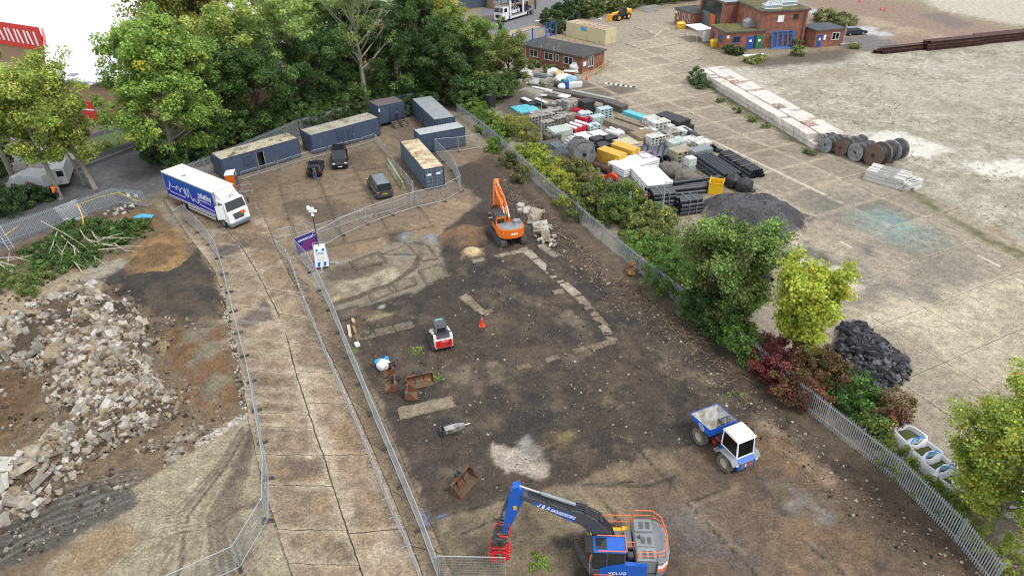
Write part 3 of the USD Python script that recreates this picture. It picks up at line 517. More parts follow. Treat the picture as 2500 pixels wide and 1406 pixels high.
G_MID=[(98,128,54),(110,140,58),(86,114,50)]; G_DARK=[(62,88,42),(72,98,46),(54,76,38)]; G_LIGHT=[(136,160,72),(120,148,64),(150,162,76)]; G_YEL=[(156,160,58),(140,150,54),(170,164,62)]; G_WILL=[(130,132,62),(112,120,56),(150,142,66)]
def tree(label,base,H,R,cols,seed,h0=.2,limbs=16,per=70,size=.3,crad=.8,shape=.5,yellow=0.,bark=None,r0=.18,sub=5,lean=(0,0),sparse=1.,cat='tree',group=None,name='tree',flat=.6,bare=0.,up=.55):
    r=np.random.RandomState(seed); base=np.asarray(base,float); T=thing(name,label,cat,base,0,group); b=B(); cl=[]
    top=np.array([lean[0],lean[1],H*.93]); tp=lambda t: np.array([lean[0]*t**1.5+.25*math.sin(3*t+seed)*t,lean[1]*t**1.5+.25*math.cos(2.4*t+seed)*t,H*.93*t])
    for i in range(8): b.tube(tp(i/8),tp((i+1)/8),r0*(1-i/8*.85)+.02,6,r0*(1-(i+1)/8*.85)+.02)
    tocl=[]
    for i in range(limbs):
        t=h0+(1-h0)*((i+.5*r.rand())/limbs)**.85; s=tp(t); u=(t-h0)/(1-h0); az=i*2.399+r.uniform(-.4,.4)
        prof=(math.sin(PI*min(1,max(0.08,u*.82+.16)))**shape)*(1. if u<.7 else 1.-(u-.7)*1.2); Ln=R*max(prof,.25)*r.choice([.62,.8,.95,1.05,1.25])
        d=np.array([math.cos(az),math.sin(az),up+u*.9]); d/=np.linalg.norm(d); e=s+d*Ln; mid=s+d*Ln*.5-np.array([0,0,.05*Ln])
        b.tube(s,mid,.04+r0*.3*(1-u),5,.03+r0*.18*(1-u)).tube(mid,e,.03+r0*.18*(1-u),4,.015)
        for q in range(sub):
            tt=.3+.7*(q+r.rand()*.6)/sub; p=s+d*Ln*tt; dd=d+r.normal(size=3)*.55+[0,0,.15]; dd/=np.linalg.norm(dd); ll=Ln*.45*(1.15-tt*.5)*r.uniform(.6,1.2); ee=p+dd*ll
            b.tube(p,ee,.028,4,.012)
            if r.rand()>bare: tocl+=[ee,(p+ee)/2+r.normal(size=3)*.2]
        if r.rand()>bare: tocl+=[e,e+r.normal(size=3)*.3]
    tocl+=[tp(1.)+r.normal(size=3)*.4 for _ in range(5)]
    cl=np.array(tocl); cl=cl[r.rand(len(cl))<sparse]; cl[:,2]=np.maximum(cl[:,2],.5)
    obj('trunk',b,bark or BARK,T)
    leafmesh('crown',[leaves(cl,crad*r.uniform(.7,1.3,len(cl)),per,size,cols,seed,yellow,flat=flat)],T,kind='stuff')
    return T
def bush(label,blobs,cols,seed,size=.22,dens=55,cl_r=.38,yellow=0.,cat='shrub',name='shrub',group=None,stems=True,flat=.5,px=True,tone=.22):
    """blobs: (place, centre height, radius across, radius up)"""
    r=np.random.RandomState(seed); c0=W(*blobs[0][0]) if px else np.array([*blobs[0][0],0.]); T=thing(name,label,cat,c0,0,group); cl=[]; b=B()
    for p,zc,rx,rz in blobs:
        c=(W(*p) if px else np.array([*p,0.]))-c0; k=max(5,int(9*rx*rx+6*rx*rz)); o=r.normal(size=(k,3)); o/=np.linalg.norm(o,axis=1,keepdims=True); o*=r.uniform(.55,1.08,(k,1)); q=c+o*[rx,rx,rz]+[0,0,zc]; q[:,2]=np.maximum(q[:,2],.1); cl.append(q)
        if stems:
            for e in q[:max(3,k//5)]: b.tube(c+r.normal(size=3)*[.15,.15,0],e,.03,4,.012)
    if stems: obj('stem',b,BARKD,T,kind='stuff')
    cl=np.vstack(cl); leafmesh('crown' if cat=='tree' else 'foliage',[leaves(cl,cl_r*r.uniform(.7,1.4,len(cl)),dens,size,cols,seed,yellow,flat=flat,tone=tone)],T,kind='stuff'); return T
# trees of the belt behind the grey stores (left to right), their bases read off the photograph
BG='trees of the belt behind the grey stores'
def wb(x,y): return np.array([x,y,0.])
tree('broad green tree beside the lorry, its crown starting to yellow, pale trunk showing',W(432,402),16.5,7.2,[(118,146,60),(130,156,64),(104,134,56)],1,h0=.06,limbs=46,per=66,size=.36,crad=1.0,yellow=.025,sub=7,r0=.34,bark=BARK)
bush('dark leafy undergrowth at the foot of the broad green tree behind the lorry',[((400,392),1.5,2.2,1.8),((470,402),1.2,2.0,1.6),((505,395),1.6,1.8,1.9),((370,380),1.2,1.6,1.4),((440,420),1.0,1.6,1.2)],G_DARK+[(70,92,42)],2,size=.26)
tree('tall yellowish willow rising behind the broad green tree in front of the white roof',wb(-47.5,108),18.5,7.5,G_WILL,3,h0=.1,limbs=40,per=85,size=.46,crad=1.3,flat=.1,yellow=.04)
tree('second yellowish willow at the top edge of the photo, behind the tall one',wb(-36,124),19,7.,G_WILL,4,h0=.2,limbs=26,per=70,size=.42,crad=1.,flat=.1)
tree('bright green tree between the broad green tree and the pale slender ones',wb(-38,98),15.5,6.,G_LIGHT,5,h0=.1,limbs=36,per=62,size=.36,crad=1.0,yellow=.01,bark=BARK)
tree('slender pale-stemmed tree with airy light green crown, left one of the pair',wb(-31,101),18,5.2,[(146,170,86),(130,156,78)],6,h0=.25,limbs=30,per=42,size=.34,crad=.85,r0=.36,sparse=.75,bark=BARK)
tree('slender pale-stemmed tree with airy grey-green crown, right one of the pair',wb(-36,113),18,6.,[(146,166,90),(128,150,76)],7,h0=.25,limbs=24,per=46,size=.32,crad=.9,r0=.2,sparse=.8)
T=tree('half bare tree with wide pale limbs and an ivy covered trunk',wb(-21.5,103),17,8.,[(112,130,62),(98,118,54)],8,h0=.38,limbs=26,per=26,size=.32,crad=.9,r0=.42,bark=BARK,bare=.55,sub=6,up=.8)
leafmesh('ivy',[leaves([[0,0,z] for z in np.arange(.5,9,.28)],.42,60,.2,[(108,134,40),(126,146,48)],81)],T)
tree('dark green tree at the top edge, left of the half bare tree',wb(-28,115),16,7.5,G_MID,9,h0=.12,limbs=26,per=80,size=.34,crad=1.)
tree('dark dense tree right of the ivy covered trunk',wb(-14,110),15,6.5,[(62,88,42),(72,98,46),(54,76,38)],10,h0=.1,limbs=28,per=85,size=.34,crad=1.)
tree('tree with a yellow-green top above the far corner of the grey stores',wb(-10,117),13.8,4.4,G_YEL+[(120,140,56)],11,h0=.15,limbs=24,per=70,size=.3,crad=.8,yellow=.05)
tree('full mid green tree beside the brick hut, over the end of the back fence',wb(-6.3,110),10.5,5.4,[(98,120,52),(86,108,48),(112,128,56)],12,h0=.08,limbs=28,per=85,size=.3,crad=.85,bark=BARKD)
tree('low spreading olive tree at the edge of the rubbish heap',wb(0.,113),7.6,4.2,[(104,116,56),(94,106,52),(118,122,60)],13,h0=.1,limbs=22,per=70,size=.28,crad=.75,bark=BARKD)
tree('dark green tree filling the belt behind the second grey store',wb(-27,101),11,6.,G_DARK+[(66,92,44)],14,h0=.06,limbs=26,per=85,size=.3,crad=.9,bark=BARKD)
tree('dark tree behind the first grey store with a paler sprig on its left',wb(-34,93),11.,6.,G_DARK+[(80,104,48)],15,h0=.06,limbs=26,per=85,size=.3,crad=.9,bark=BARKD)
tree('mid green tree behind the first grey store, nearest the broad green tree',wb(-40,90.5),11.5,5.6,G_MID+G_DARK,16,h0=.06,limbs=26,per=80,size=.3,crad=.9,bark=BARKD)
tree('dark tree behind the store with the steps',wb(-16.5,106),10,5.6,G_DARK,17,h0=.05,limbs=24,per=85,size=.3,crad=.9,bark=BARKD)
tree('dark green tree at the back corner of the far grey store',wb(-9.,106.5),9.5,4.6,[(60,84,40),(72,96,46)],18,h0=.05,limbs=24,per=80,size=.3,crad=.85,bark=BARKD)
tree('deep green tree in the middle of the belt below the half bare tree',wb(-22.5,109),13,6.5,G_DARK+[(72,98,46)],19,h0=.08,limbs=26,per=80,size=.32,crad=.95,bark=BARKD)
tree('tall mid green tree behind the pale slender pair',wb(-31,110),16,6.5,G_MID+[(110,134,58)],20,h0=.1,limbs=26,per=75,size=.34,crad=1.)
for i,(x,y,l) in enumerate([(-32.5,92.5,'first'),(-24,97.5,'second'),(-12,103.2,'last')]):
    bush(f'dark bramble thicket on the back fence, {l} from the left behind the stores',[((x+k*1.6-3.,y+k*1.15-2),1.2,1.5,1.5) for k in range(5)],G_DARK+[(80,78,44)],30+i,size=.26,px=False)
for i,(x,y,l) in enumerate([(-37.5,89.5,'behind the left part of the first grey store'),(-31.5,94,'between the first two grey stores'),(-26,98,'behind the second grey store'),(-20,103,'behind the gap before the tall store'),(-14,107,'behind the cabinet'),(-4,104.5,'at the foot of the full mid green tree')]):
    bush('tall leafy undergrowth '+l,[((x+k*1.9-2.5,y+k*1.3-1.+(k%2)*1.4),1.9,2.1,2.3) for k in range(4)],[(74,100,48),(86,112,52),(66,90,44),(98,118,56)],330+i,size=.3,px=False,cl_r=.5)
# by the road at the left
for i,(p,H,R,lab,cols,kw) in enumerate([((148,486),14,5.8,'light yellow-green tree by the left fence, its pale trunk standing behind the climber in orange',[(132,152,62),(118,140,58),(148,158,66)],dict(lean=(-.6,.4))),
   ((232,462),12.5,4.0,'slim tree with two bare pale stems leaning left beside the light yellow-green tree',[(136,142,64),(118,130,58)],dict(lean=(-3.2,.6),sparse=.55)),
   ((40,450),15.5,5.4,'leafy tree behind the light yellow-green tree at the left edge',[(110,128,54),(96,116,50)],dict(lean=(-1.5,1.)))]):
    tree(lab,W(*p),H,R,cols,40+i,h0=.34,limbs=34,per=66,size=.32,crad=.95,yellow=.03,r0=.3,bark=BARK,**kw)
T=tree('slim second stem of the leaning pair behind the left fence',W(206,452),9.,2.2,[(140,142,66)],44,h0=.5,limbs=10,per=34,size=.26,crad=.6,r0=.14,lean=(-3.,.8),sparse=.6)
bush('dark evergreen shrub behind the left fence at the photo edge',[((20,520),1.4,2.4,1.8),((-30,500),2.2,2.6,2.4),((70,505),1.2,1.8,1.4),((110,490),.8,1.2,1.)],[(50,72,38),(62,86,44)],45,size=.24)
bush('dark bush at the left photo edge beyond the white tipper lorry',[((-10,440),2.,2.4,2.2),((20,420),2.8,1.8,1.8)],[(70,92,44),(84,104,48)],46,size=.24)
bush('low yellowing shrub on the verge beside the street lamp',[((215,372),.5,1.4,.6),((250,362),.4,1.1,.5)],[(128,138,66),(150,150,80)],47,size=.2)
bush('leafy branch tips at the top left corner of the photo',[((-10,330),10.5,1.6,1.5),((10,330),9.5,1.3,1.2)],[(92,112,52)],48,size=.26)
# the overgrown fence line on the right, from the far end
HB='overgrown shrubs along the right fence'
hedge=[('bramble clump behind the far end of the right fence, next to the black barrel',[((1150,275),.6,1.2,.9),((1180,290),.6,1.2,.8)],[(84,118,48),(96,130,52)]),
 ('bright green brambles beside the yellowing willow shrub',[((1195,322),.7,1.3,.9),((1225,335),.8,1.3,1.),((1215,365),.5,1.2,.8)],[(84,114,46),(98,126,50)]),
 ('yellow-green bramble mound around the foot of the far lamp post',[((1290,385),.6,1.5,.9),((1330,405),.6,1.5,.8),((1300,420),.4,1.3,.7)],[(122,140,48),(108,128,46),(140,144,50)]),
 ('brown-tinged creeper hanging on the fence below the lamp post',[((1240,405),.7,.9,.9),((1270,440),.7,.9,.9)],[(98,92,56),(86,96,50)]),
 ('yellow-green climber on the fence left of the white sheets',[((1365,465),.9,1.2,1.1),((1385,500),1.,1.2,1.),((1350,440),.6,1.,.8)],[(142,144,50),(118,132,48)]),
 ('brownish bramble bank in front of the black cable drum',[((1400,430),.8,1.4,1.),((1440,455),.9,1.3,1.)],[(92,100,52),(108,104,58)]),
 ('dark green bramble bank left of the red machine arm',[((1440,500),1.,1.7,1.2),((1420,530),.8,1.4,1.),((1475,530),1.,1.4,1.1)],[(70,92,44),(82,102,48),(96,98,54)]),
 ('rounded dark green shrub beneath the edge of the white sheets',[((1520,505),1.2,1.5,1.4),((1500,545),1.1,1.3,1.2),((1545,535),1.,1.2,1.1)],[(72,98,44),(88,110,48)]),
 ('olive bramble bank in front of the black pipe bundles',[((1590,560),1.,1.8,1.2),((1560,590),.9,1.5,1.1),((1610,590),.8,1.3,1.)],[(108,116,62),(94,108,54)]),
 ('fresh green bramble bank below the second lamp post',[((1600,635),.9,1.7,1.1),((1560,620),.8,1.2,1.),((1640,655),1.,1.7,1.1),((1690,655),.9,1.3,1.)],[(84,118,46),(96,130,52),(72,104,44)]),
 ('green bramble mass on the fence left of the tall green tree',[((1630,705),1.1,1.6,1.2),((1600,665),.9,1.2,1.),((1680,725),1.1,1.5,1.3)],[(68,98,44),(80,112,48)]),
 ('dark bush at the foot of the tall green tree',[((1730,790),1.3,1.7,1.5),((1770,820),1.2,1.5,1.4),((1700,755),1.1,1.4,1.2)],[(54,80,38),(64,92,44)]),
 ('green climber on the fence below the yellow-green tree',[((1790,850),1.,1.1,1.2),((1820,880),.9,1.,1.),((1765,815),.8,.9,1.)],[(84,118,46),(104,134,50)]),
 ('dark red shrub at the fence, beside the dumper',[((1868,905),1.3,1.15,1.3),((1885,935),1.,1.1,1.1)],[(104,44,48),(86,38,42),(116,56,54)]),
 ('rust brown shrub below the yellow-green tree',[((1975,925),1.2,1.5,1.2),((2010,950),1.1,1.4,1.1),((1935,960),1.,1.1,1.)],[(92,72,44),(84,78,44),(104,74,48)]),
 ('reddish brown shrub right of the dark red one',[((1925,965),1.,1.1,1.),((1960,990),.9,1.1,1.)],[(112,62,52),(98,58,48),(104,96,50)]),
 ('green bramble clump beside the heap of black asphalt lumps',[((2075,985),1.,1.3,1.2),((2100,1020),1.,1.2,1.1)],[(66,98,44),(78,112,48)]),
 ('small reddish shrub behind the near fence',[((2165,1030),1.1,1.0,1.1),((2150,1060),.8,.9,.9)],[(116,72,60),(104,90,56)]),
 ('mixed green scrub behind the near fence, left of the white bags',[((2120,1065),.7,.9,.8),((2165,1115),.6,.8,.7),((2215,1170),.5,.7,.6)],[(84,104,46),(72,96,44),(118,128,52)]),
 ('low green scrub along the near fence behind the white bags',[((2265,1215),.5,.7,.6),((2310,1262),.5,.8,.6)],[(90,112,48),(110,128,52)])]
for i,(l,bl,cols) in enumerate(hedge):
    bl=[(p,zc*1.15,rx*1.42,rz*1.15) for p,zc,rx,rz in bl]+[((bl[0][0][0]+14,bl[0][0][1]-6),bl[0][1]*.9,bl[0][2]*1.2,bl[0][3])]
    bush(l,bl,cols,60+i,size=.24 if i<9 else .2,dens=56,cl_r=.4,yellow=.04 if i<12 else 0.)
bush('feathery yellow-green willow shrub between the stacks and the far lamp post',[((1265,330),1.6,1.7,1.7),((1290,345),1.3,1.6,1.4),((1235,318),1.2,1.4,1.3)],[(128,134,54),(112,122,50),(140,138,58)],90,size=.22,flat=.1)
bush('bush of dry orange-brown stems on the fence',[((1540,670),.6,.6,.8)],[(150,112,64),(130,98,56)],91,size=.22,cl_r=.25)
tree('tall green tree growing through the right fence in front of the grey heap',W(1775,770),6.8,4.3,[(96,126,56),(84,112,50),(112,136,62),(104,108,60)],50,h0=.06,limbs=40,per=75,size=.24,crad=.8,r0=.15,sub=6,bark=BARKD,up=.7)
tree('bright yellow-green ash tree with many thin stems beside the near lamp post',W(1928,884),6.9,3.7,[(150,166,52),(136,156,50),(166,172,56)],51,h0=.22,limbs=40,per=60,size=.26,crad=.6,r0=.12,sub=6,sparse=.75,yellow=.06,bark=M('olive_bark',S(150,146,96),.9),up=1.3)
tree('yellow-green tree at the bottom right corner over the near fence',W(2425,1290),7.8,5.,[(132,152,58),(118,142,54),(150,160,62)],52,h0=.08,limbs=52,per=75,size=.19,crad=.65,r0=.12,sub=7,yellow=.08,up=.8)
bush('low yellow-green growth under the corner tree, hanging over the fence',[((2345,1262),.9,.9,.9),((2400,1330),.7,1.2,.9),((2470,1380),.7,1.2,.9)],[(128,150,54),(112,138,52),(150,156,60)],92,size=.15,cl_r=.3)
# far scrub
bush('dark shrubs between the lorry road and the yellow telehandler',[((1345,62),1.6,2.6,2.),((1375,52),2.,3.,2.4),((1400,45),2.,3.,2.2),((1360,80),1.2,2.,1.3)],[(58,76,40),(70,88,46)],93,size=.34)
bush('green bramble bank behind the yellow telehandler',[((1440,40),1.6,3.4,2.),((1480,28),1.8,3.6,2.2),((1530,18),1.8,3.6,2.2)],[(88,104,50),(100,114,54)],94,size=.36)
bush('bramble bank behind the stack of barriers',[((1590,10),1.8,3.6,2.2),((1640,4),2.,3.6,2.2),((1680,0),2.,3.,2.)],[(94,108,50),(84,100,48)],95,size=.36)
for l,bl,c in [('dark green bush at the end of the white block wall',[((1698,205),1.2,1.5,1.4),((1715,215),.8,1.2,1.)],[(66,88,46),(80,98,52)]),
  ('low weeds under the window of the brick hut',[((1300,165),.4,1.2,.6),((1345,178),.6,1.2,.8),((1385,182),.5,1.1,.6)],[(80,98,48),(100,108,54)]),
  ('dark bush against the front of the brick building',[((1785,130),.7,1.6,.9),((1800,134),.6,1.4,.8)],[(62,80,42),(76,92,46)]),
  ('upright green bush beside the blue gate frames',[((1945,118),1.,1.,1.4),((1946,136),.7,1.1,.9)],[(86,110,48),(98,120,52)]),
  ('olive weeds in front of the brick building',[((1838,152),.4,1.6,.5),((1850,146),.4,1.2,.5)],[(124,124,66),(108,112,58)]),
  ('grey-green bush behind the small brick lodge',[((2030,60),1.2,3.,1.6),((2060,62),1.,2.6,1.4),((2010,52),1.2,2.4,1.6)],[(128,130,84),(112,118,72)]),
  ('weed tuft right of the small brick lodge',[((2085,118),.4,1.2,.5)],[(120,124,66)]),
  ('weeds at the foot of the white block wall',[((1762,250),.3,.6,.4),((1800,278),.4,.6,.5),((1838,296),.4,.7,.5),((1870,312),.25,.6,.3)],[(104,112,58),(88,104,52)]),
  ('small weed tuft on the yard beside the cable drums',[((1975,378),.25,.6,.3)],[(88,100,60)]),
  ('slender young tree in front of the blue gate',[((1225,108),2.2,.9,1.4),((1225,108),4.2,.7,1.2),((1224,108),1.,.8,.8)],[(98,130,52),(84,116,48)])]:
    bush(l,bl,c,int(bl[0][0][0])%900+100,size=.3,dens=45,cl_r=.4)
# tufts of weed over the pale gravel
r=np.random.RandomState(9); gp=Polygon(px2([(1800,175),(1990,155),(2130,132),(2500,108),(2500,590),(2260,462),(2190,400),(1990,330)])); cl=[]
x0,y0,x1,y1=gp.bounds
while len(cl)<1500:
    p=np.array([r.uniform(x0,x1),r.uniform(y0,y1)])
    if r.rand()>max(.04,2.2*(meshkit.noise(np.array([p[0]*.16,p[1]*.16,3.]),5)*.6+meshkit.noise(np.array([p[0]*.6,p[1]*.6,8.]),6)*.4-.42)): continue
    if gp.contains(shapely.Point(p)): cl.append([p[0],p[1],.04])
T=leafmesh('weed_tufts',[leaves(cl,.2,5,.13,[(112,108,76),(104,104,66)],9,flat=.5,tone=.2)],World.GetPrim(),kind='stuff'); cd(T,'sparse dry weed tufts scattered over the pale gravel field','weeds')
# ---------------------------------------------------------------- materials of made things
GALV=M('galvanised_steel',(.47,.50,.53),.42,.55,var=.1,scale=3.); GALVD=M('dull_galvanised',(.33,.37,.39),.5,.4,var=.18,scale=2.)
NAVY=M('store_blue_grey_paint',S(78,92,116),.5,var=.1,scale=.8,dirt=S(96,100,108),dscale=.7,dthr=.6); NAVYD=M('store_dark_blue_grey',S(66,78,100),.55,var=.1)
WHITE=M('white_paint',(.78,.79,.80),.45,var=.05,dirt=(.55,.54,.5),dscale=1.2,dthr=.66); BLACK=M('black_rubber',(.022,.022,.024),.75,var=.2); DARK=M('dark_steel',(.05,.052,.056),.5,var=.2)
GLASS=M('dark_glass',(.02,.024,.028),.06,var=.1,spec=.6); GREYP=M('grey_plastic',(.16,.165,.17),.55,var=.15); RED=M('red_paint',(.55,.03,.025),.4,var=.1); ORANGE=M('orange_paint',(.75,.16,.015),.38,var=.07,dirt=(.4,.12,.03),dscale=1.5,dthr=.68,coat=.2)
BLUE=M('machine_blue',(.008,.10,.47),.35,var=.08,coat=.25,dirt=(.1,.13,.22),dscale=1.2,dthr=.7); YEL=M('yellow_paint',(.72,.42,.02),.45,var=.08); RUST=M('rusty_steel',S(112,84,68),.8,.15,var=.35,scale=4.,dirt=S(140,92,58),dscale=2.,dthr=.5)
CONC=M('pale_concrete',S(172,166,152),.9,var=.18,scale=2.,dirt=S(120,110,96),dscale=1.4,dthr=.58); TIM=M('grey_timber',S(150,138,120),.9,var=.25,scale=3.); TIMP=M('pale_timber',S(206,178,136),.85,var=.15)
def roofmat(n,base,d,thr,sc=.5): return M(n,S(*base),.75,var=.1,dirt=S(*d),dscale=sc,dthr=thr)
# ---------------------------------------------------------------- grey site stores
def corr(b,x0,x1,y,z0,z1,out,n,d=.035):                    # corrugated wall along x at y, ribs towards out
    xs=np.linspace(x0,x1,n*4+1); off=np.tile([0,0,1,1],n+1)[:n*4+1]*d*out; v=np.r_[np.c_[xs,y+off,np.full(len(xs),z0)],np.c_[xs,y+off,np.full(len(xs),z1)]]; k=len(xs); i=np.arange(k-1)
    f=np.vstack([np.stack([i,i+1,k+i+1],1),np.stack([i,k+i+1,k+i],1)]); b.add(v,f if out<0 else f[:,::-1])
def store(label,loc,rz,Ln,Wd,Ht,roof,door=None,panel=None,enddoors=False,sideB=False,z0=.12,end=None,body=None):
    """a steel store, local x along its length, its shown long side at y=0"""
    T=thing('steel_store',label,'container',loc,rz,'grey steel site stores'); b=B(); body=body or NAVY
    n=int(Ln/.28); xs=[.08,Ln-.08]
    segs=[(xs[0],xs[1])] if not door else [(xs[0],door[0]),(door[1],xs[1])]
    for a,c in segs: corr(b,a,c,.03,z0+.12,Ht-.1,-1,max(1,int((c-a)/.28)))
    corr(b,xs[0],xs[1],Wd-.03,z0+.12,Ht-.1,1,n)
    if door:
        b.bx(door[0],door[1],.03,.05,z0+2.1,Ht-.1)
        if door[2]=='open': b.bx(door[0],door[1],.9,.92,z0+.12,z0+2.1)
    s=B(); corr(s,.06,Wd-.06,.03,z0+.12,Ht-.1,-1,max(3,int(Wd/.28))); v,f=s.out()
    b.add(np.c_[v[:,1],v[:,0],v[:,2]],f[:,::-1])
    if not enddoors: b.add(np.c_[Ln-v[:,1],v[:,0],v[:,2]],f)
    obj('corrugated_wall',b,body,T)
    fr=B()
    for x in(0,Ln):
        for y in(0,Wd): fr.bx(x-.06 if x else 0,x if x else .06,y-.06 if y else 0,y if y else .06,z0,Ht)
    for y0 in(0,Wd-.1):
        fr.bx(.06,Ln-.06,y0,y0+.1,z0,z0+.14); fr.bx(.06,Ln-.06,y0,y0+.1,Ht-.12,Ht-.005)
    for x0 in(0,Ln-.1):
        fr.bx(x0,x0+.1,.06,Wd-.06,z0-.002,z0+.138); fr.bx(x0,x0+.1,.06,Wd-.06,Ht-.122,Ht-.008)
    obj('frame',fr,NAVYD,T)
    rb=B(); k=int(Ln/.36); xs=np.linspace(.05,Ln-.05,k*4+1); zz=Ht-.03+np.tile([0,0,1,1],k+1)[:k*4+1]*.035; m_=len(xs); i=np.arange(m_-1)
    rb.add(np.r_[np.c_[xs,np.full(m_,.03),zz],np.c_[xs,np.full(m_,Wd-.03),zz]],np.vstack([np.stack([i,i+1,m_+i+1],1),np.stack([i,m_+i+1,m_+i],1)])); obj('roof',rb,roof,T)
    obj('floor',B().bx(.1,Ln-.1,.1,Wd-.1,z0+.02,z0+.12),DARK,T)
    if door:
        d=B(); 
        if door[2]=='open':
            d.bx(door[0]-.02,door[0]+.05,-.02,.06,z0+.1,z0+2.15).bx(door[1]-.05,door[1]+.02,-.02,.06,z0+.1,z0+2.15); obj('door_frame',d,M('door_frame_tan',S(176,158,128),.7),T)
            obj('doorway',B().bx(door[0]+.05,door[1]-.05,.8,.86,z0+.12,z0+2.1),DARK,T)
        else:
            D=obj('door',d.bx(door[0]+.03,door[1]-.03,-.03,.04,z0+.12,z0+2.12,ch=.01),NAVYD,T); obj('handle',B().bx(door[1]-.2,door[1]-.12,-.07,-.03,z0+1.05,z0+1.2),GALV,D)
    if panel:
        p=obj('shutter',B().bx(panel[0],panel[1],-.05,.02,z0+.95,z0+2.15,ch=.02),NAVYD,T); obj('shutter_hood',B().bx(panel[0]-.03,panel[1]+.03,-.09,-.05,z0+2.05,z0+2.2),NAVY,p)
    if end:
        obj('end_shutter',B().bx(-.05,.02,Wd*.3,Wd*.7,z0+1.,z0+2.1,ch=.02),NAVYD,T)
    if enddoors:
        for j in(0,1):
            y0=.1+j*(Wd-.2)/2; y1=y0+(Wd-.2)/2-.015; D=obj('cargo_door',B().bx(Ln-.06,Ln-.0,y0,y1,z0+.15,Ht-.14,ch=.01),body,T); rr=B()
            for q in range(5): rr.bx(Ln+.0,Ln+.03,y0+.08,y1-.08,z0+.3+q*.42,z0+.52+q*.42,ch=.02)
            obj('rib',rr,body,D,kind='stuff'); lk=B()
            for yy in(y0+.3,y1-.3): lk.tube((Ln+.05,yy,z0+.16),(Ln+.05,yy,Ht-.15),.02,6).bx(Ln+.03,Ln+.08,yy-.05,yy+.12,z0+.95,z0+1.02)
            obj('lock_rod',lk,GALVD,D,kind='stuff')
            obj('notice',B().bx(Ln+.03,Ln+.035,y0+.2,y0+.75,z0+1.62,z0+1.9),WHITE,D)
        obj('blue_notice',B().bx(Ln+.031,Ln+.036,Wd*.8,Wd*.92,z0+1.75,z0+2.05),M('sign_light_blue',S(90,180,220),.5),T)
    return T
def fitloc(x,y,yw): return (x,y,0),yw
# fitted from their corners
store('long grey store with an open doorway and streaky cream roof, next to the lorry',(-34.464,78.02,0),.738,10.2,2.95,2.62,roofmat('roof_cream_streak',(206,196,170),(92,82,70),.54,.9),door=(4.35,5.3,'open'),panel=(2.6,3.7),end=True)
store('long grey store with dull cream roof and a closed door, behind the black pickup',(-25.568,85.723,0),.70,10.2,3.0,2.62,roofmat('roof_dull_cream',(190,184,166),(140,132,116),.56,.6),door=(5.2,6.2,'shut'),panel=(3.6,4.7),end=True)
T=store('short tall grey store with double doors above two sets of steps',(-18.33,95.4,0),.60,4.1,3.0,3.1,roofmat('roof_brown_grey',(124,112,108),(96,70,58),.6,.5),z0=.55)
for k in(0,1):
    D=obj('door',B().bx(1.75+k*1.12,2.8+k*1.12,-.06,.0,.72,2.85,ch=.01),NAVYD,T); obj('handle',B().bx(2.62+k*.24,2.7+k*.24,-.1,-.06,1.7,1.9),GALV,D)
obj('leg',B().bx(.1,.3,.1,2.9,0,.55).bx(3.8,4.,.1,2.9,0,.55),DARK,T,kind='stuff'); obj('notice',B().bx(.05,.25,-.05,-.03,2.3,2.75),WHITE,T)
store('long grey store with weathered steel roof at the far corner of the car park',(-9.9,90.2,0),math.radians(113),10.4,3.0,2.62,roofmat('roof_steel',(150,158,166),(176,164,146),.56,.8),door=(7.0,8.0,'shut'),panel=(8.4,9.4)) if 0 else None
def store_from(label,corner,yw,Ln,Wd,roof,**k): return store(label,(*corner,0),yw,Ln,Wd,2.62,roof,**k)
# local x runs towards the camera on these; their shown long side lies at y=0
store_from('long grey store with weathered steel roof at the far corner of the car park',W2(1008,240+60)[:2]*0+np.array([-14.2,100.4]),math.radians(-66.6),10.4,3.0,roofmat('roof_steel',(150,158,166),(176,164,146),.56,.8),door=(4.2,5.2,'shut'),panel=(2.4,3.5))
store_from('short grey store with spotted pale roof, standing crosswise behind the mesh fence',(-11.45,85.1),math.radians(25.6),6.3,2.44,roofmat('roof_spotted',(190,194,196),(92,84,78),.66,1.3))
a_=472.95-360; store_from('grey shipping container with cream rust-streaked roof and double cargo doors',(-9.856-9.97*math.cos(math.radians(180-a_)),73.93+9.97*math.sin(math.radians(180-a_))),math.radians(a_-180),9.97,2.44,roofmat('roof_cream_rust',(222,210,176),(150,118,78),.52,.55),enddoors=True,body=M('container_grey_blue',S(92,106,124),.5,var=.12,scale=.8))
# steps
for k in(0,1):
    dr=np.array([math.cos(.60),math.sin(.60)]); p=np.array([-18.33,95.4])+dr*(2.0+k*1.15)
    T=thing('site_steps','black-railed timber steps, '+('left' if k==0 else 'right')+' pair of the two below the short tall store','steps',(*p,0),.60,'steps below the tall store')
    for q in range(4): obj('tread',B().bx(-.4,.5,-.98-q*.3+.3,-.70-q*.3+.3,.62-q*.17,.66-q*.17),TIM,T)
    st=B(); rl=B()
    for x in(-.44,.52):
        st.beam((x,-.3,.66),(x,-1.6,.05),.05,.2); rl.path([(x,-.1,.7),(x,-.1,1.6),(x,-.5,1.6),(x,-1.5,1.05),(x,-1.5,.1)],.022,5).path([(x,-.1,1.15),(x,-.5,1.15),(x,-1.5,.6)],.018,5).path([(x,-.5,.6),(x,-.5,1.6)],.018,5)
    obj('stringer',st,DARK,T,kind='stuff'); obj('handrail',rl,BLACK,T,kind='stuff')
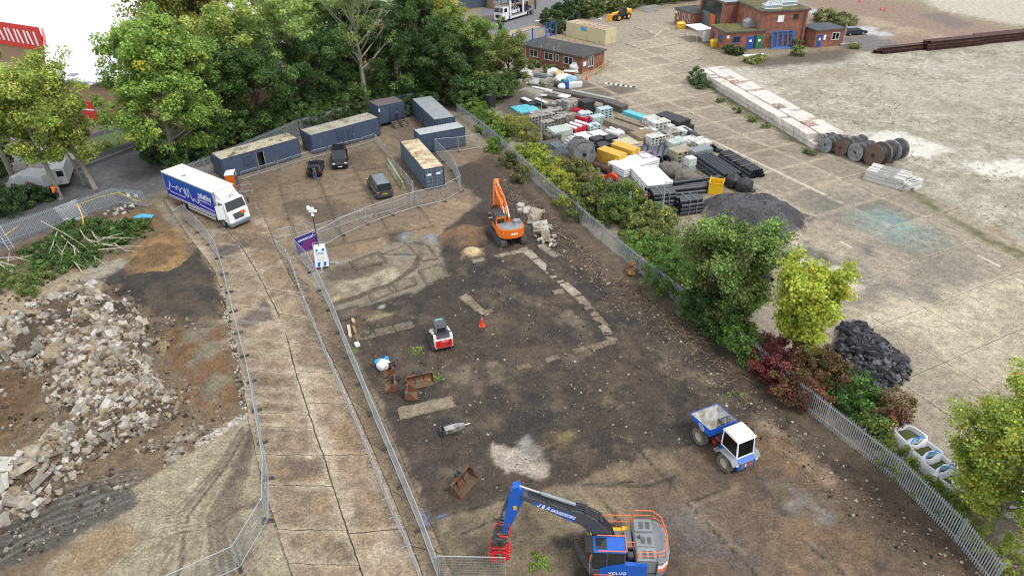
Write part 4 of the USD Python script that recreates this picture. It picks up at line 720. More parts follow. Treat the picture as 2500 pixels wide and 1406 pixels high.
T=thing('service_cabinet','white equipment cabinet by the back fence between the tall store and the far store','cabinet',W(1001,272),.6); obj('cabinet_body',B().box((0,0,.75),(1.1,.5,1.3),ch=.03),WHITE,T); obj('plinth',B().box((0,0,.06),(1.,.46,.12)),CONC,T); obj('cabinet_door',B().box((-.26,-.26,.75),(.5,.03,1.2)),WHITE,T); obj('cabinet_door',B().box((.26,-.26,.75),(.5,.03,1.2)),WHITE,T)
# ---------------------------------------------------------------- palisade fences
def palisade(label,pts,h=2.0,pitch=.155,skip=None,name='palisade_fence',post=2.75):
    pts=[np.array(W2(*p)) for p in pts]; c=pts[0]; T=thing(name,label,'fence',(*c,0)); rb=B(); n=0
    for a,b_ in zip(pts[:-1],pts[1:]):
        e=b_-a; Ln=np.linalg.norm(e); e/=Ln; nn=np.array([-e[1],e[0]]); a=a-c; yw=math.atan2(e[1],e[0])
        for z in(.35,h-.3): rb.beam((*(a-nn*.03),z),(*(a+e*Ln-nn*.03),z),.05,.05)
        for k in range(int(Ln/post)+1):
            p=a+e*min(k*post,Ln)-nn*.07; obj('post',B().box((*p,h/2),(.06,.08,h),rz=yw),GALVD,T)
        for k in range(int(Ln/pitch)):
            p=a+e*(k+.5)*pitch
            n+=1; w=.034; hh=h+rp.uniform(-.03,.03)
            ln=B().add([(-w,0,.06),(0,.018,.06),(w,0,.06),(-w,0,hh-.08),(0,.018,hh-.08),(w,0,hh-.08),(0,.01,hh)],[[0,1,4],[0,4,3],[1,2,5],[1,5,4],[3,4,6],[4,5,6],[2,0,3],[2,3,5],[5,3,6]])
            v,f=ln.out(); v=v*[1.,1,1]; cs,sn=math.cos(yw),math.sin(yw); v=np.c_[v[:,0]*cs-v[:,1]*sn+p[0],v[:,0]*sn+v[:,1]*cs+p[1],v[:,2]]
            if n<=300: obj('pale',(v,f),GALV,T)
            else: ex.add(v,f)
    obj('rail',rb,GALVD,T,kind='stuff')
    if ex.n: obj('far_pale',ex,GALV,T,kind='stuff')
    return T
rp=np.random.RandomState(3)
ex=B(); palisade('galvanised palisade fence in the foreground along the right, half hidden under brambles',[(2420,1430),(2330,1322),(2180,1172),(1960,997),(1830,882),(1700,777),(1540,652)])
ex=B(); palisade('far overgrown stretch of the right palisade fence, up to the black barrel',[(1540,652),(1330,470),(1200,347),(1115,282)])
ex=B(); palisade('palisade fence behind the grey stores under the trees',[(455,448),(520,424),(735,330),(890,285),(1015,262)],h=2.3)
ex=B(); palisade('palisade fence at the left behind the felled branches',[(-40,618),(0,602),(290,501)],h=2.2)
ex=B(); T=palisade('open palisade gate leaf at the end of the left fence, with white notices',[(292,500),(362,507)],h=2.1,name='palisade_gate')
g0=W(292,500); gd=W(362,507)-g0; L_=np.linalg.norm(gd); gd/=L_; gn=np.array([gd[1],-gd[0],0])
for k in(.45,.72): obj('notice',B().box((*(gd*L_*k+gn*.05)[:2],1.45),(.42,.02,.5),rz=math.atan2(gd[1],gd[0])),WHITE,T)
obj('gate_frame',B().beam((*(gn*.05)[:2],.35),(*(gd*L_+gn*.05)[:2],.2),.06,.06).beam((*(gn*.05)[:2],1.7),(*(gd*L_+gn*.05)[:2],1.7),.06,.06).beam((*(gn*.05)[:2],1.2),(*(gd*L_*.6+gn*.05)[:2],1.2),.05,.05),GALV,T,kind='stuff')
# spare fence panel leaning on the left fence, its pales lying crosswise
p0=W(190,538); T=thing('spare_palisade','spare palisade panel leaning on the left fence with its pales crosswise','mesh fence',p0,yaw((160,548),(225,520)),None,tilt=(math.radians(-38),0))
for k in range(14): obj('pale',B().box((0,0,.1+k*.155),(2.5,.02,.07)),GALV,T)
obj('rail',B().box((-.8,.03,1.1),(.05,.04,2.2)).box((.8,.03,1.1),(.05,.04,2.2)),GALV,T,kind='stuff')
T=thing('hazard_tape','yellow tape strung along the left fence over the leaning panel','tape',W(215,520)); q=0
for a,c in zip([W(10,575,1.6),W(40,555,1.9),W(190,500,2.2),W(235,483,2.2),W(290,470,2.2),W(310,480,1.7),W(333,490,1.2),W(190,500,2.2),W(202,530,1.2)],[W(40,555,1.9),W(45,552,1.8),W(235,483,2.2),W(290,470,2.2),W(310,480,1.7),W(333,490,1.2),W(345,492,1.),W(202,530,1.2),W(204,560,.2)]): obj('tape',B().beam(a-W(215,520),c-W(215,520),.09,.02),M('tape_yellow',S(236,206,40),.5),T)

T=thing('ladder','aluminium ladder leaning on the left fence at the photo edge','ladder',W(30,611),yaw((5,600),(35,588)),tilt=(math.radians(-24),0)); b=B()
for x in(-.25,.25): obj('stile',B().box((x,0,1.6),(.04,.08,3.2)),GALV,T)
for k in range(11): obj('rung',B().tube((-.25,0,.25+k*.27),(.25,0,.25+k*.27),.02,6),GALV,T)
# ---------------------------------------------------------------- mesh fence panels and barriers
def heras_proto(label,loc,rz,group,w=3.45,h=2.0,brace=False):
    T=thing('site_fence',label,'mesh fence',loc,rz,group); r_=.028
    b=B().tube((.03,0,.12),(.03,0,h),r_,6).tube((w-.03,0,.12),(w-.03,0,h),r_,6).tube((.03,0,h-.03),(w-.03,0,h-.03),r_,6).tube((.03,0,.16),(w-.03,0,.16),r_,6); obj('frame',b,GALV,T)
    m=B()
    for k in range(1,30): m.box((k*w/30,0,h/2+.06),(.007,.007,h-.24))
    for k in range(1,8): m.box((w/2,0,.16+k*(h-.2)/8),(w-.1,.009,.009))
    obj('mesh_infill',m,GALVD,T,kind='stuff'); return T
HP={}
def heras_run(side,pts,grp,lab,w=3.45,foot=True,zs=0.,footside=1,skip=()):
    pl=np.array([W2(*p) for p in pts]); Ls=np.r_[0,np.cumsum(np.linalg.norm(np.diff(pl,axis=0),axis=1))]; n=max(1,int(round(Ls[-1]/w))); q=sample(pl,n)
    for i in range(n):
        a,b_=q[i],q[i+1]; rz=math.atan2(*(b_-a)[::-1]); L_=np.linalg.norm(b_-a); l=lab.format(nth(i))
        if i not in skip:
            if 'p' not in HP: HP['p']=heras_proto(l,(*a,zs),rz,grp)
            else: copy(HP['p'],(*a,zs),rz,l,grp,sc=(L_/3.45,1,1))
        if foot: foot_block((*a,zs+.02),rz+PI/2*footside,None,grp,i,lab)
FB={}
def foot_block(loc,rz,_,grp,i,lab):
    l='rubber foot under the '+lab.format(nth(i)).replace(' mesh fence panel','').replace('counted from','from').replace(' standing crosswise','')
    if 'p' not in FB:
        T=FB['p']=thing('fence_foot',l,'fence foot',loc,rz,'rubber fence feet'); obj('block',B().box((0,0,.06),(.72,.22,.12),ch=.02),M('foot_rubber',S(62,62,64),.85,var=.2,dirt=S(110,100,88),dscale=2.,dthr=.5),T)
        h=B()
        for k in(-.24,0,.24): h.box((k,0,.121),(.13,.09,.012))
        obj('socket',h,BLACK,T,kind='stuff')
    else: copy(FB['p'],loc,rz,l,'rubber fence feet')
heras_run('l',[(690,1400),(655,1275),(660,1265),(656,1165),(640,1075),(617,940),(592,850),(575,780),(556,700),(540,640),(500,580),(445,532),(432,555)][1:],'mesh fence along the left edge of the road','{} mesh fence panel from the near end along the left edge of the road')
heras_run('l2',[(655,1270),(592,1385),(430,1460)],'mesh fence closing the near left apron','{} mesh fence panel of the pair angled across the near left apron')
heras_run('r',[(1072,1418),(1040,1325),(1000,1230),(960,1130),(920,1040),(890,960),(855,880),(825,800),(790,720),(752,650),(726,628)],'mesh fence along the right edge of the road','{} mesh fence panel from the near end along the right edge of the road')
heras_run('u',[(782,606),(860,562),(929,536),(1001,510),(1077,497),(1126,468)],'mesh fence across the lower car park','{} mesh fence panel from the tower along the lower edge of the car park')
heras_run('s',[(1126,468),(1108,420),(1064,375)],'mesh fence beside the cargo container','{} mesh fence panel alongside the cargo container, counted from its doors')
heras_run('t',[(1064,375),(1111,372),(1173,362)],'mesh fence behind the crosswise store','{} mesh fence panel in front of the crosswise store, counted from the left')
heras_run('g',[(1074,1412),(1236,1416)],'mesh gate panel','mesh fence panel standing crosswise at the bottom edge beside the red grab',footside=1)
# banner on the panel by the tower
pb=[W2(752,650),W2(782,606)]; a,b_=np.array(W2(726,626)),np.array(W2(779,604)); rz=math.atan2(*(b_-a)[::-1]); T=heras_proto('mesh fence panel carrying the purple banner beside the camera tower',(*a,0),rz,None)
BAN=M('banner_purple',S(60,52,140),.6,var=.08); bn=thing('banner','purple site banner with pink and white lettering on the mesh fence by the camera tower','banner',(*(a+np.array([math.sin(rz),-math.cos(rz)])*.04),0),rz)
Lb=np.linalg.norm(b_-a); obj('sheet',B().bx(.06,Lb-.06,-.012,0,.2,1.96),BAN,bn); PK=M('banner_pink',S(220,50,120),.6); WT=M('print_white',(.8,.8,.82),.6,var=.02)
def text(parent,name,txt,h,mat,x,z,y=-.014,bold=True,depth=.006,centre=False,maxw=None):      # lettering that stands up in local x,z facing -y
    m=meshkit.text_mesh(txt,h,depth,bold); v=np.array(m.vertices); w_=v[:,0].max()
    if maxw and w_>maxw: v[:,0]*=maxw/w_; w_=maxw
    if centre: v[:,0]-=w_/2
    v=np.c_[v[:,0]+x,y-v[:,2],v[:,1]+z]; return obj(name,(v,m.faces[:,::-1] if 0 else m.faces),mat,parent)

def mirrored(txt,h,mat,x,z,maxw):                        # the print shows through from the other side
    m=meshkit.text_mesh(txt,h,.006,True); v=np.array(m.vertices); k=min(1,maxw/v[:,0].max()); obj('lettering',(np.c_[x-v[:,0]*k,-.014-v[:,2],v[:,1]+z],m.faces[:,::-1]),mat,bn)
mirrored('GROUNDWORKS',.2,WT,2.0,1.42,1.65)
for t,z,x,w_ in (('CONSTRUCTION SITE',1.05,2.2,1.3),('ALL VISITORS MUST REPORT',.78,2.2,1.7),('TO SITE OFFICE',.52,2.15,1.4),('THANK YOU',.26,1.3,.7)): mirrored(t,.15,PK,x,z,w_)
obj('emblem',B().add(*(lambda t:(np.r_[np.c_[2.2+.2*np.cos(t),np.full(24,-.016),1.68+.2*np.sin(t)],np.c_[2.2+.16*np.cos(t),np.full(24,-.016),1.68+.16*np.sin(t)]],np.vstack([np.stack([np.arange(24),(np.arange(24)+1)%24,24+(np.arange(24)+1)%24],1),np.stack([np.arange(24),24+(np.arange(24)+1)%24,24+np.arange(24)],1)])))(np.arange(24)*2*PI/24)),WT,bn)
BP={}
def barrier(label,a,b_,grp,z=0.02):
    a,b_=np.array(a),np.array(b_); rz=math.atan2(*(b_-a)[::-1]); L_=np.linalg.norm(b_-a)
    if 'p' not in BP:
        T=BP['p']=thing('crowd_barrier',label,'barrier',(*a,z),rz,grp); w,h=2.3,1.08; r_=.021
        obj('frame',B().path([(.05,0,.2),(.05,0,h-.12),(.17,0,h),(w-.17,0,h),(w-.05,0,h-.12),(w-.05,0,.2)],r_,6).path([(.05,0,.22),(w-.05,0,.22)],r_,6),GALV,T); m=B()
        for k in range(1,19): m.tube((.05+k*(w-.1)/19,0,.22),(.05+k*(w-.1)/19,0,h),.008,4)
        obj('bar',m,GALV,T,kind='stuff')
        for x in(.35,w-.35): obj('foot',B().beam((x,-.3,.02),(x,.3,.02),.05,.03).tube((x,0,.02),(x,0,.24),.018,5),GALV,T)
    else: copy(BP['p'],(*a,z),rz,label,grp,sc=(L_/2.3,1,1))
def barrier_run(pts,grp,lab,skip=()):
    pl=np.array([W2(*p) for p in pts]); Ln=np.linalg.norm(np.diff(pl,axis=0),axis=1).sum(); n=max(1,int(round(Ln/2.3))); q=sample(pl,n)
    for i in range(n):
        if i in skip: continue
        e=(q[i+1]-q[i])*.015; barrier(lab.format(nth(i)),q[i]+e,q[i+1]-e,grp)
barrier_run([(1030,1425),(1000,1350),(955,1250),(905,1125),(870,1040),(835,960),(800,880),(765,795),(735,720),(718,670),(708,640),(672,606),(670,590)],'crowd barriers down the middle of the road','{} crowd barrier from the near end of the line down the road')
barrier_run([(675,585),(722,575),(770,566)],'crowd barriers above the purple banner','{} crowd barrier of the pair above the purple banner, from the left')
barrier_run([(770,575),(830,555),(880,537),(950,520),(1000,500)],'crowd barriers behind the lower mesh fence','{} crowd barrier behind the lower mesh fence, from the left')
barrier_run([(1003,505),(1014,470),(990,440),(965,418),(958,400)],'crowd barriers curving round the cargo container','{} crowd barrier curving round the cargo container, from its doors')
barrier_run([(590,442),(634,428),(680,415),(722,400),(765,388),(803,378),(842,367),(882,357),(917,345)],'crowd barriers in front of the grey stores','{} crowd barrier in front of the grey stores, from the orange toilet')
barrier_run([(917,345),(941,376)],'barriers turned back','{} crowd barrier turned towards the camera at the right end of the stores row')
barrier_run([(580,475),(620,470)],'barrier by the lorry','single crowd barrier beside the lorry cab, below the toilet')
# ---------------------------------------------------------------- machines
def stadium(L,h,n=7):
    r=h/2; t=np.linspace(-PI/2,PI/2,n); a=[(L/2-r+r*math.cos(x),r+r*math.sin(x)) for x in t]; return a+[(-x,2*r-z) for x,z in a]
def track(T,name,y,L,w,h,nsh,mat,smat,shoe=.05):
    o=stadium(L,h); t=obj(name,B().prism(stadium(L-.1,h-.1),y-w*.42,y+w*.42,'y').out(),mat,T); v=B()
    pl=sample(np.array(o+[o[0]]),nsh); b=B()
    for k in range(nsh):
        p,q=pl[k],pl[k+1]; c=(p+q)/2; e=q-p; ang=math.atan2(e[1],e[0]); R=np.array([[math.cos(ang),0,-math.sin(ang)],[0,1,0],[math.sin(ang),0,math.cos(ang)]])
        b.box((c[0],y,c[1]),(np.linalg.norm(e)*.86,w,shoe),R=R); n_=np.array([math.sin(ang),0,-math.cos(ang)])*shoe*.9; b.box(np.array([c[0],y,c[1]])+n_,(.035,w,shoe*.9),R=R)
    obj('track_shoe',b,smat,t,kind='stuff'); r_=B()
    for x in np.linspace(-L/2+h/2,L/2-h/2,5): r_.tube((x,y-w*.44,h/2 if abs(x)>L/2-h/2-.01 else .2),(x,y+w*.44,h/2 if abs(x)>L/2-h/2-.01 else .2),h*.38 if abs(x)>L/2-h/2-.01 else .12,12)
    obj('roller',r_,DARK,t,kind='stuff'); return t
def wedge(b,pts,y0,y1): b.prism(pts,y0,y1,'y'); return b
def cyl(b,p,q,r,k=.6): p,q=np.array(p,float),np.array(q,float); m=p+(q-p)*k; b.tube(p,m,r,10); return b.tube(m,q,r*.55,8)
TRK=M('track_mud_steel',S(112,106,98),.8,.1,var=.3,scale=3.,dirt=S(92,76,60),dscale=1.5,dthr=.5); ROD=M('chrome_rod',(.7,.71,.73),.2,.9,var=.03); HOSE=M('hydraulic_hose',(.03,.03,.033),.5); CHAR=M('charcoal_paint',S(84,86,92),.4,var=.1); LGREY=M('light_grey_panel',S(150,156,160),.5,var=.1); SALMON=M('coral_rail_paint',(.82,.17,.055),.45,var=.05); OLDST=M('dirty_bucket_steel',S(120,104,88),.7,.2,var=.3,scale=3.,dirt=S(150,88,44),dscale=1.6,dthr=.5)
def handrail(b,pts,h,r=.025,mid=True):
    for a,c in zip(pts[:-1],pts[1:]):
        a,c=np.array(a,float),np.array(c,float); b.path([a,a+[0,0,h-.08],a+(c-a)*.04+[0,0,h],c-(c-a)*.04+[0,0,h],c+[0,0,h-.08],c],r,6)
        if mid: b.tube(a+[0,0,h*.5],c+[0,0,h*.5],r*.8,5)
# --- big blue excavator
T=thing('excavator','big blue tracked excavator with coral handrails and a dark boom lettered in white','excavator',(5.35,23.9,.02),math.radians(177)); tr=math.radians(-68-177)
U=thing('undercarriage',None,None,(0,0,0),tr,parent=str(T.GetPath()))
u=B().box((0,0,.55),(2.2,2.0,.4)).tube((0,0,.6),(0,0,1.02),.65,20); obj('carbody',u,TRK,U)
for y in(-1.18,1.18): track(U,'track',y,4.3,.62,.86,52,DARK,TRK)
hb=B().bx(-2.1,1.3,-1.35,1.35,1.02,1.22,ch=.03).bx(.2,1.5,-1.38,-.62,1.22,1.55,ch=.05); obj('platform',hb,CHAR,T)
obj('blue_side_body',B().prism([(-1.5,1.22),(-1.5,2.02),(-.35,2.08),(.55,1.85),(.95,1.66),(.95,1.22)],1.18,1.42,'y'),BLUE,T); 
obj('engine_hood',B().bx(-2.05,-.95,-1.35,1.25,1.22,2.3,ch=.06),M('hood_grey',S(142,148,152),.45,var=.08),T)
for y0,z,lab in((-1.3,2.3,0),(-.38,2.3,1),(.5,2.3,2)):
    h_=obj('hood_panel',B().bx(-2.0,-1.0,y0,y0+.8,z,z+(.12 if lab==0 else .05),ch=.03),LGREY if lab==2 else M('hood_grey',(.1,.1,.1)),T); s_=B()
    for q in range(2):
        for k in range(7): s_.bx(-1.75+q*.34-.1,-1.75+q*.34+.14,y0+.2+k*.07,y0+.235+k*.07,z+(.12 if lab==0 else .05),z+(.126 if lab==0 else .056))
    obj('vent_slot',s_,BLACK,h_,kind='stuff')
cwp=[(-2.06,-1.36),(-2.3,-1.32),(-2.62,-1.0),(-2.78,-.4),(-2.78,.4),(-2.62,1.),(-2.3,1.32),(-2.06,1.36)]
obj('counterweight',B().prism(cwp,1.1,2.2,'z'),M('counterweight_grey',S(136,140,146),.45,var=.08),T); st=B().prism([(a*1.004-.002,b_*1.003) for a,b_ in cwp],1.75,2.02,'z'); obj('white_band',st,WHITE,T); st=B().prism([(a*1.006-.003,b_*1.005) for a,b_ in cwp],1.5,1.74,'z'); obj('orange_band',st,SALMON,T)
obj('yellow_deck',B().bx(-.9,.55,-1.34,-.45,1.3,1.62,ch=.03).bx(-.88,-.45,-1.34,-.9,1.62,1.72),YEL,T); obj('battery_box',B().bx(.6,1.45,-1.3,-.66,1.55,1.72,ch=.04),YEL,T)
TP=M('tread_plate',S(140,142,146),.4,.4,var=.25,scale=14.); obj('tread_plate',B().bx(-.6,.3,-1.1,-.82,1.62,1.64).bx(-.85,-.5,-.86,.2,2.0,2.015).bx(.55,.9,-1.25,-.95,1.73,1.745),TP,T,kind='stuff'); obj('valve_block',B().bx(-.44,.3,-.42,.28,1.22,1.6,ch=.05).tube((-.2,-.3,1.6),(-.2,.1,1.85),.12).box((.1,-.1,1.66),(.3,.3,.2)),M('valve_amber',S(190,140,30),.5),T); obj('tank_wall',B().bx(-.9,-.45,-.86,.3,1.22,2.0,ch=.03),CHAR,T)
# cab
obj('cab_shell',B().bx(-.35,1.42,.38,1.36,1.22,1.6,ch=.03).bx(-.35,-.27,.38,1.36,1.6,2.95).bx(.56,.64,1.3,1.36,1.6,2.95).bx(1.36,1.42,.38,.46,1.6,2.9).bx(1.36,1.42,1.28,1.36,1.6,2.9).bx(-.35,1.42,.38,.42,1.6,1.9),CHAR,T)
gl=obj('cab_glass',B().prism([(-.27,1.6),(-.27,2.92),(1.2,2.95),(1.4,2.1),(1.4,1.6)],.42,1.33,'y'),GLASS,T)
obj('cab_roof',B().bx(-.4,1.36,.36,1.38,2.93,3.08,ch=.07),BLUE,T); obj('roof_hatch',B().bx(.62,1.2,.5,1.22,3.08,3.1,ch=.02),GLASS,T); obj('roof_visor',B().bx(1.28,1.75,.34,1.4,2.98,3.05,ch=.02),BLACK,T); rl=B().path([(-.38,.4,3.13),(1.1,.4,3.13)],.03).path([(-.38,1.36,3.13),(1.1,1.36,3.13)],.03).path([(-.38,.4,3.13),(-.38,1.36,3.13)],.03); handrail(rl,[(1.2,1.42,1.25),(.2,1.44,1.25)],.0,.02,False); obj('roof_rail',rl,SALMON,T); g_=B().path([(1.46,1.36,1.3),(1.52,1.38,2.2),(1.44,1.38,2.85)],.025); obj('front_guard_rail',g_,SALMON,T)
obj('cab_seat',B().bx(-.1,.4,.6,1.1,1.6,1.75).bx(-.12,0,.62,1.08,1.75,2.3),GREYP,T)
obj('blue_door_panel',B().bx(-.34,1.2,1.36,1.385,1.25,1.62),CHAR,T)
r_=B(); handrail(r_,[(.55,-1.34,1.62),(-.15,-1.34,1.62),(-.9,-1.34,1.65)],1.0); handrail(r_,[(-1.0,-1.34,2.3),(-2.0,-1.34,2.3),(-2.5,-.95,2.2)],.75); handrail(r_,[(-1.0,1.24,2.3),(-2.0,1.24,2.3),(-2.45,1.0,2.2)],.65); handrail(r_,[(-2.5,-.95,2.2),(-2.66,0,2.2),(-2.45,1.,2.2)],.65); handrail(r_,[(-.45,.45,2.0),(-.88,.45,2.0)],.7); r_.path([(1.5,-1.3,1.6),(.8,-1.34,2.5),(.6,-1.34,2.5),(.6,-1.34,1.7)],.025); obj('handrail',r_,SALMON,T)
obj('exhaust_and_box',B().tube((-1.2,-.1,2.3),(-1.2,-.1,2.55),.07).box((-.7,.75,1.75),(.35,.35,.8),ch=.05),CHAR,T)
# boom, stick, tiltrotator and grab (in the plane y=0)
BX=[(.15,1.7),(.75,2.9),(1.5,3.9),(2.4,4.42),(4.95,5.72)]
bm=B().prism([(-.02,1.75),(.42,3.05),(1.15,4.12),(1.95,4.68),(2.5,4.86),(5.02,5.92),(5.12,5.68),(4.9,5.55),(2.75,4.22),(1.95,3.75),(1.2,2.95),(.55,1.85),(.25,1.6)],-.3,.3,'y'); obj('boom',bm,CHAR,T)
pn=[(2.15,4.0),(2.28,4.42),(4.6,5.53),(4.62,5.3),(2.75,4.3)]
bp=obj('boom_panel',B().prism([(2.3,4.0),(2.36,4.52),(4.45,5.5),(4.5,5.38),(2.75,4.27)],.3,.312,'y'),BLUE,T)
def textp(parent,txt,h,p,ex,n,mat,maxw,name='lettering'):    # lettering along ex, facing n
    m=meshkit.text_mesh(txt,h,.006,True); v=np.array(m.vertices); ex=np.array(ex,float); ex/=np.linalg.norm(ex); n=np.array(n,float); n/=np.linalg.norm(n); ey=np.cross(n,ex); w_=v[:,0].max(); k=min(1,maxw/w_); return obj(name,(np.array(p,float)+v[:,:1]*k*ex+v[:,1:2]*ey+v[:,2:]*n,m.faces),mat,parent)
textp(T,'VOLVO',.2,(.5,1.43,1.3),(-1,0,0),(0,1,0),WT,1.); textp(bp,'J & A',.27,(4.3,.314,5.19),(-.905,0,-.43),(0,1,0),WT,.72); textp(bp,'GROUNDWORKS',.2,(3.6,.314,4.83),(-.905,0,-.43),(0,1,0),WT,1.42)
h_=B()
for k,y in enumerate((-.24,-.1,.04,.18)): h_.path([(-.1,y,1.8),(.32,y,3.15),(1.05,y,4.2),(1.9,y,4.78),(2.6,y,4.98),(3.4,y,5.25+.06*(k%2)),(4.7,y,5.86)],.035,6)
for q in((.9,4.05),(1.7,4.72),(2.6,4.98),(3.7,5.42)): h_.box((q[0],0,q[1]),(.12,.6,.06))
obj('hydraulic_hose',h_,HOSE,T,kind='stuff')
c_=B(); cyl(c_,(2.3,0,5.02),(5.2,0,6.32),.1,.6); obj('stick_cylinder',c_,M('cylinder_grey',S(150,162,164),.4),T); c2=B(); cyl(c2,(1.0,.42,1.45),(1.6,.42,3.6),.1,.6); cyl(c2,(1.0,-.42,1.45),(1.6,-.42,3.6),.1,.6); c2.tube((1.6,-.48,3.6),(1.6,.48,3.6),.1); obj('boom_cylinder',c2,DARK,T); obj('cylinder_rod',B().tube((4.2,0,5.87),(5.2,0,6.32),.06),ROD,T)
obj('stick',B().prism([(5.22,6.45),(5.5,6.35),(5.72,5.6),(6.1,3.1),(5.98,2.85),(5.8,2.95),(5.05,5.2),(4.9,5.6),(5.0,6.1)],-.22,.22,'y'),BLUE,T); obj('warning_plate',B().prism([(5.3,4.75),(5.3,5.05),(5.5,5.05),(5.5,4.75)],.221,.228,'y'),YEL,T)
c3=B(); cyl(c3,(5.62,0,5.95),(6.3,0,3.5),.09,.6); obj('bucket_cylinder',c3,M('cylinder_dark_grey',S(90,96,98),.4),T); lk=B()
for y in(-.2,.2): lk.beam((6.3,y,3.5),(5.86,y,3.25),.06,.12).beam((6.3,y,3.5),(6.4,y,2.75),.06,.12)
obj('linkage',lk,DARK,T)
ho=B().path([(5.75,.25,3.6),(5.62,.3,3.1),(5.8,.34,2.75),(6.2,.34,2.75),(6.35,.3,2.9)],.04,8).path([(6.1,-.1,3.3),(6.4,0,3.35),(6.55,.1,3.1)],.04,8).path([(5.7,-.25,3.5),(5.62,-.3,3.0),(5.9,-.34,2.7),(6.3,-.3,2.75)],.04,8); obj('red_hose',ho,M('red_hose',(.62,.03,.03),.4),T)
tt=B().box((6.15,0,2.75),(.7,.6,.3),ch=.06).box((6.25,0,2.3),(.62,.75,.6),ch=.1).tube((6.05,-.5,2.3),(6.05,.5,2.3),.14,10).tube((6.5,-.5,2.3),(6.5,.5,2.3),.14,10).tube((6.28,0,1.7),(6.28,0,2.1),.36,16)
for k in range(7): tt.box((6.28+.34*math.cos(k*.9),.34*math.sin(k*.9),2.15+.1*(k%3)),(.16,.14,.3),ch=.02)
obj('tiltrotator',tt,DARK,T); obj('rotator_gear',B().box((6.3,.0,1.78),(.8,.86,.16),ch=.05).tube((6.3,0,1.86),(6.3,0,1.98),.42,18).box((6.7,.2,2.05),(.14,.2,.3)),M('rotator_red',(.42,.035,.03),.45,var=.2,dirt=(.1,.05,.04),dscale=3.,dthr=.5),T)
gr=B()
for s_ in(-1,1):
    for k in range(5): gr.prism([(6.3+s_*.1,1.62),(6.3+s_*.48,1.35),(6.3+s_*.6,1.0),(6.3+s_*.3,.68),(6.3+s_*.1,.6),(6.3+s_*.36,.98),(6.3+s_*.28,1.25),(6.3,1.45)],-.4+k*.19,-.34+k*.19,'y')
    gr.beam((6.3+s_*.5,-.42,1.1),(6.3+s_*.5,.42,1.1),.12,.16)
obj('grab',gr,M('grab_red',(.62,.03,.03),.4,var=.15),T)
obj('soil_clod',B().ball((0,0,0),.01),BLACK,T) if 0 else None
for x,y in((1.5,1.55),(1.2,-1.45)):
    mb_=B(); mb_.beam((x,y*.9,2.2),(x+.1,y,2.4),.03,.03).box((x+.1,y,2.3),(.05,.22,.36),ch=.02); obj('mirror',mb_,BLACK,T)
# --- orange excavator
T=thing('excavator','orange tracked excavator digging beside broken concrete near the hedge','excavator',(-.32,62.05,.03),math.radians(105.5)); U=thing('undercarriage',None,None,(0,0,0),math.radians(4.5),parent=str(T.GetPath()))
obj('carbody',B().box((0,0,.5),(2.,1.7,.4)).tube((0,0,.6),(0,0,.98),.55,16),TRK,U)
for y in(-1.05,1.05): track(U,'track',y,3.9,.58,.8,46,DARK,TRK)
obj('platform',B().bx(-1.4,1.25,-1.3,1.3,.96,1.14,ch=.03),DARK,T); cwp=[(-1.2,-1.3),(-1.55,-1.26),(-1.95,-.9),(-2.12,-.35),(-2.12,.35),(-1.95,.9),(-1.55,1.26),(-1.2,1.3),(-.4,1.32),(-.4,-1.32)]
obj('counterweight',B().prism(cwp,1.05,1.95,'z'),ORANGE,T); obj('side_body',B().bx(-.42,.35,-1.3,-.45,1.14,1.85,ch=.05).bx(-.42,-.25,.3,1.3,1.14,1.9).bx(.3,1.15,-1.28,-.6,1.14,1.5,ch=.05),ORANGE,T)
obj('engine_deck',B().prism([(a*.92-.04,b_*.9) for a,b_ in cwp],1.95,2.0,'z'),LGREY,T); obj('deck_box',B().bx(-.85,-.35,-1.15,-.4,2.0,2.25,ch=.03),LGREY,T); obj('name_plate',B().bx(-2.135,-2.12,-.45,.25,1.42,1.6),WHITE,T); obj('yellow_plate',B().box((-1.93,.95,1.72),(.03,.28,.1),rz=.95-PI/2+PI/2),YEL,T)
obj('cab_shell',B().bx(-.42,1.2,.32,1.3,1.14,1.5,ch=.02).bx(-.42,-.34,.32,1.3,1.5,1.75).bx(-.42,-.32,.32,.42,1.75,2.72).bx(-.42,-.32,1.2,1.3,1.75,2.72).bx(-.42,-.34,.32,1.3,2.5,2.72).bx(1.12,1.2,.32,.4,1.5,2.7),ORANGE,T); obj('cab_glass',B().prism([(-.36,1.5),(-.36,2.7),(1.0,2.72),(1.17,2.1),(1.17,1.5)],.36,1.27,'y'),GLASS,T)
rr=B().bx(-.44,1.15,.3,1.32,2.72,2.82,ch=.03)
for k in range(6): rr.bx(-.35,1.05,.38+k*.17,.42+k*.17,2.88,2.92)
rr.bx(-.35,-.3,.36,1.28,2.82,2.92).bx(1.0,1.05,.36,1.28,2.82,2.92); obj('cab_roof_guard',rr,CHAR,T)
r_=B(); handrail(r_,[(-.5,-1.25,1.95),(-1.2,-1.2,1.95)],.7,.02); handrail(r_,[(-.9,.5,2.),(-.9,-.3,2.),(-1.5,-.3,2.)],.45,.018); handrail(r_,[(.3,-1.25,1.5),(1.1,-1.25,1.5)],.8,.02); obj('handrail',r_,DARK,T)
obj('boom',B().prism([(.1,1.4),(.3,2.2),(1.2,3.0),(2.3,3.55),(4.2,4.1),(4.55,4.0),(4.5,3.8),(2.7,3.05),(1.7,2.5),(.7,1.5),(.3,1.25)],-.36,.2,'y'),ORANGE,T); obj('boom_sign',B().prism([(2.6,3.3),(2.75,3.55),(3.6,3.8),(3.55,3.6)],.201,.208,'y'),WHITE,T)
obj('stick',B().prism([(4.3,4.55),(4.55,4.6),(4.85,4.1),(5.25,1.4),(5.05,1.3),(4.75,1.5),(4.15,3.6),(4.1,4.1)],-.32,.16,'y'),ORANGE,T)
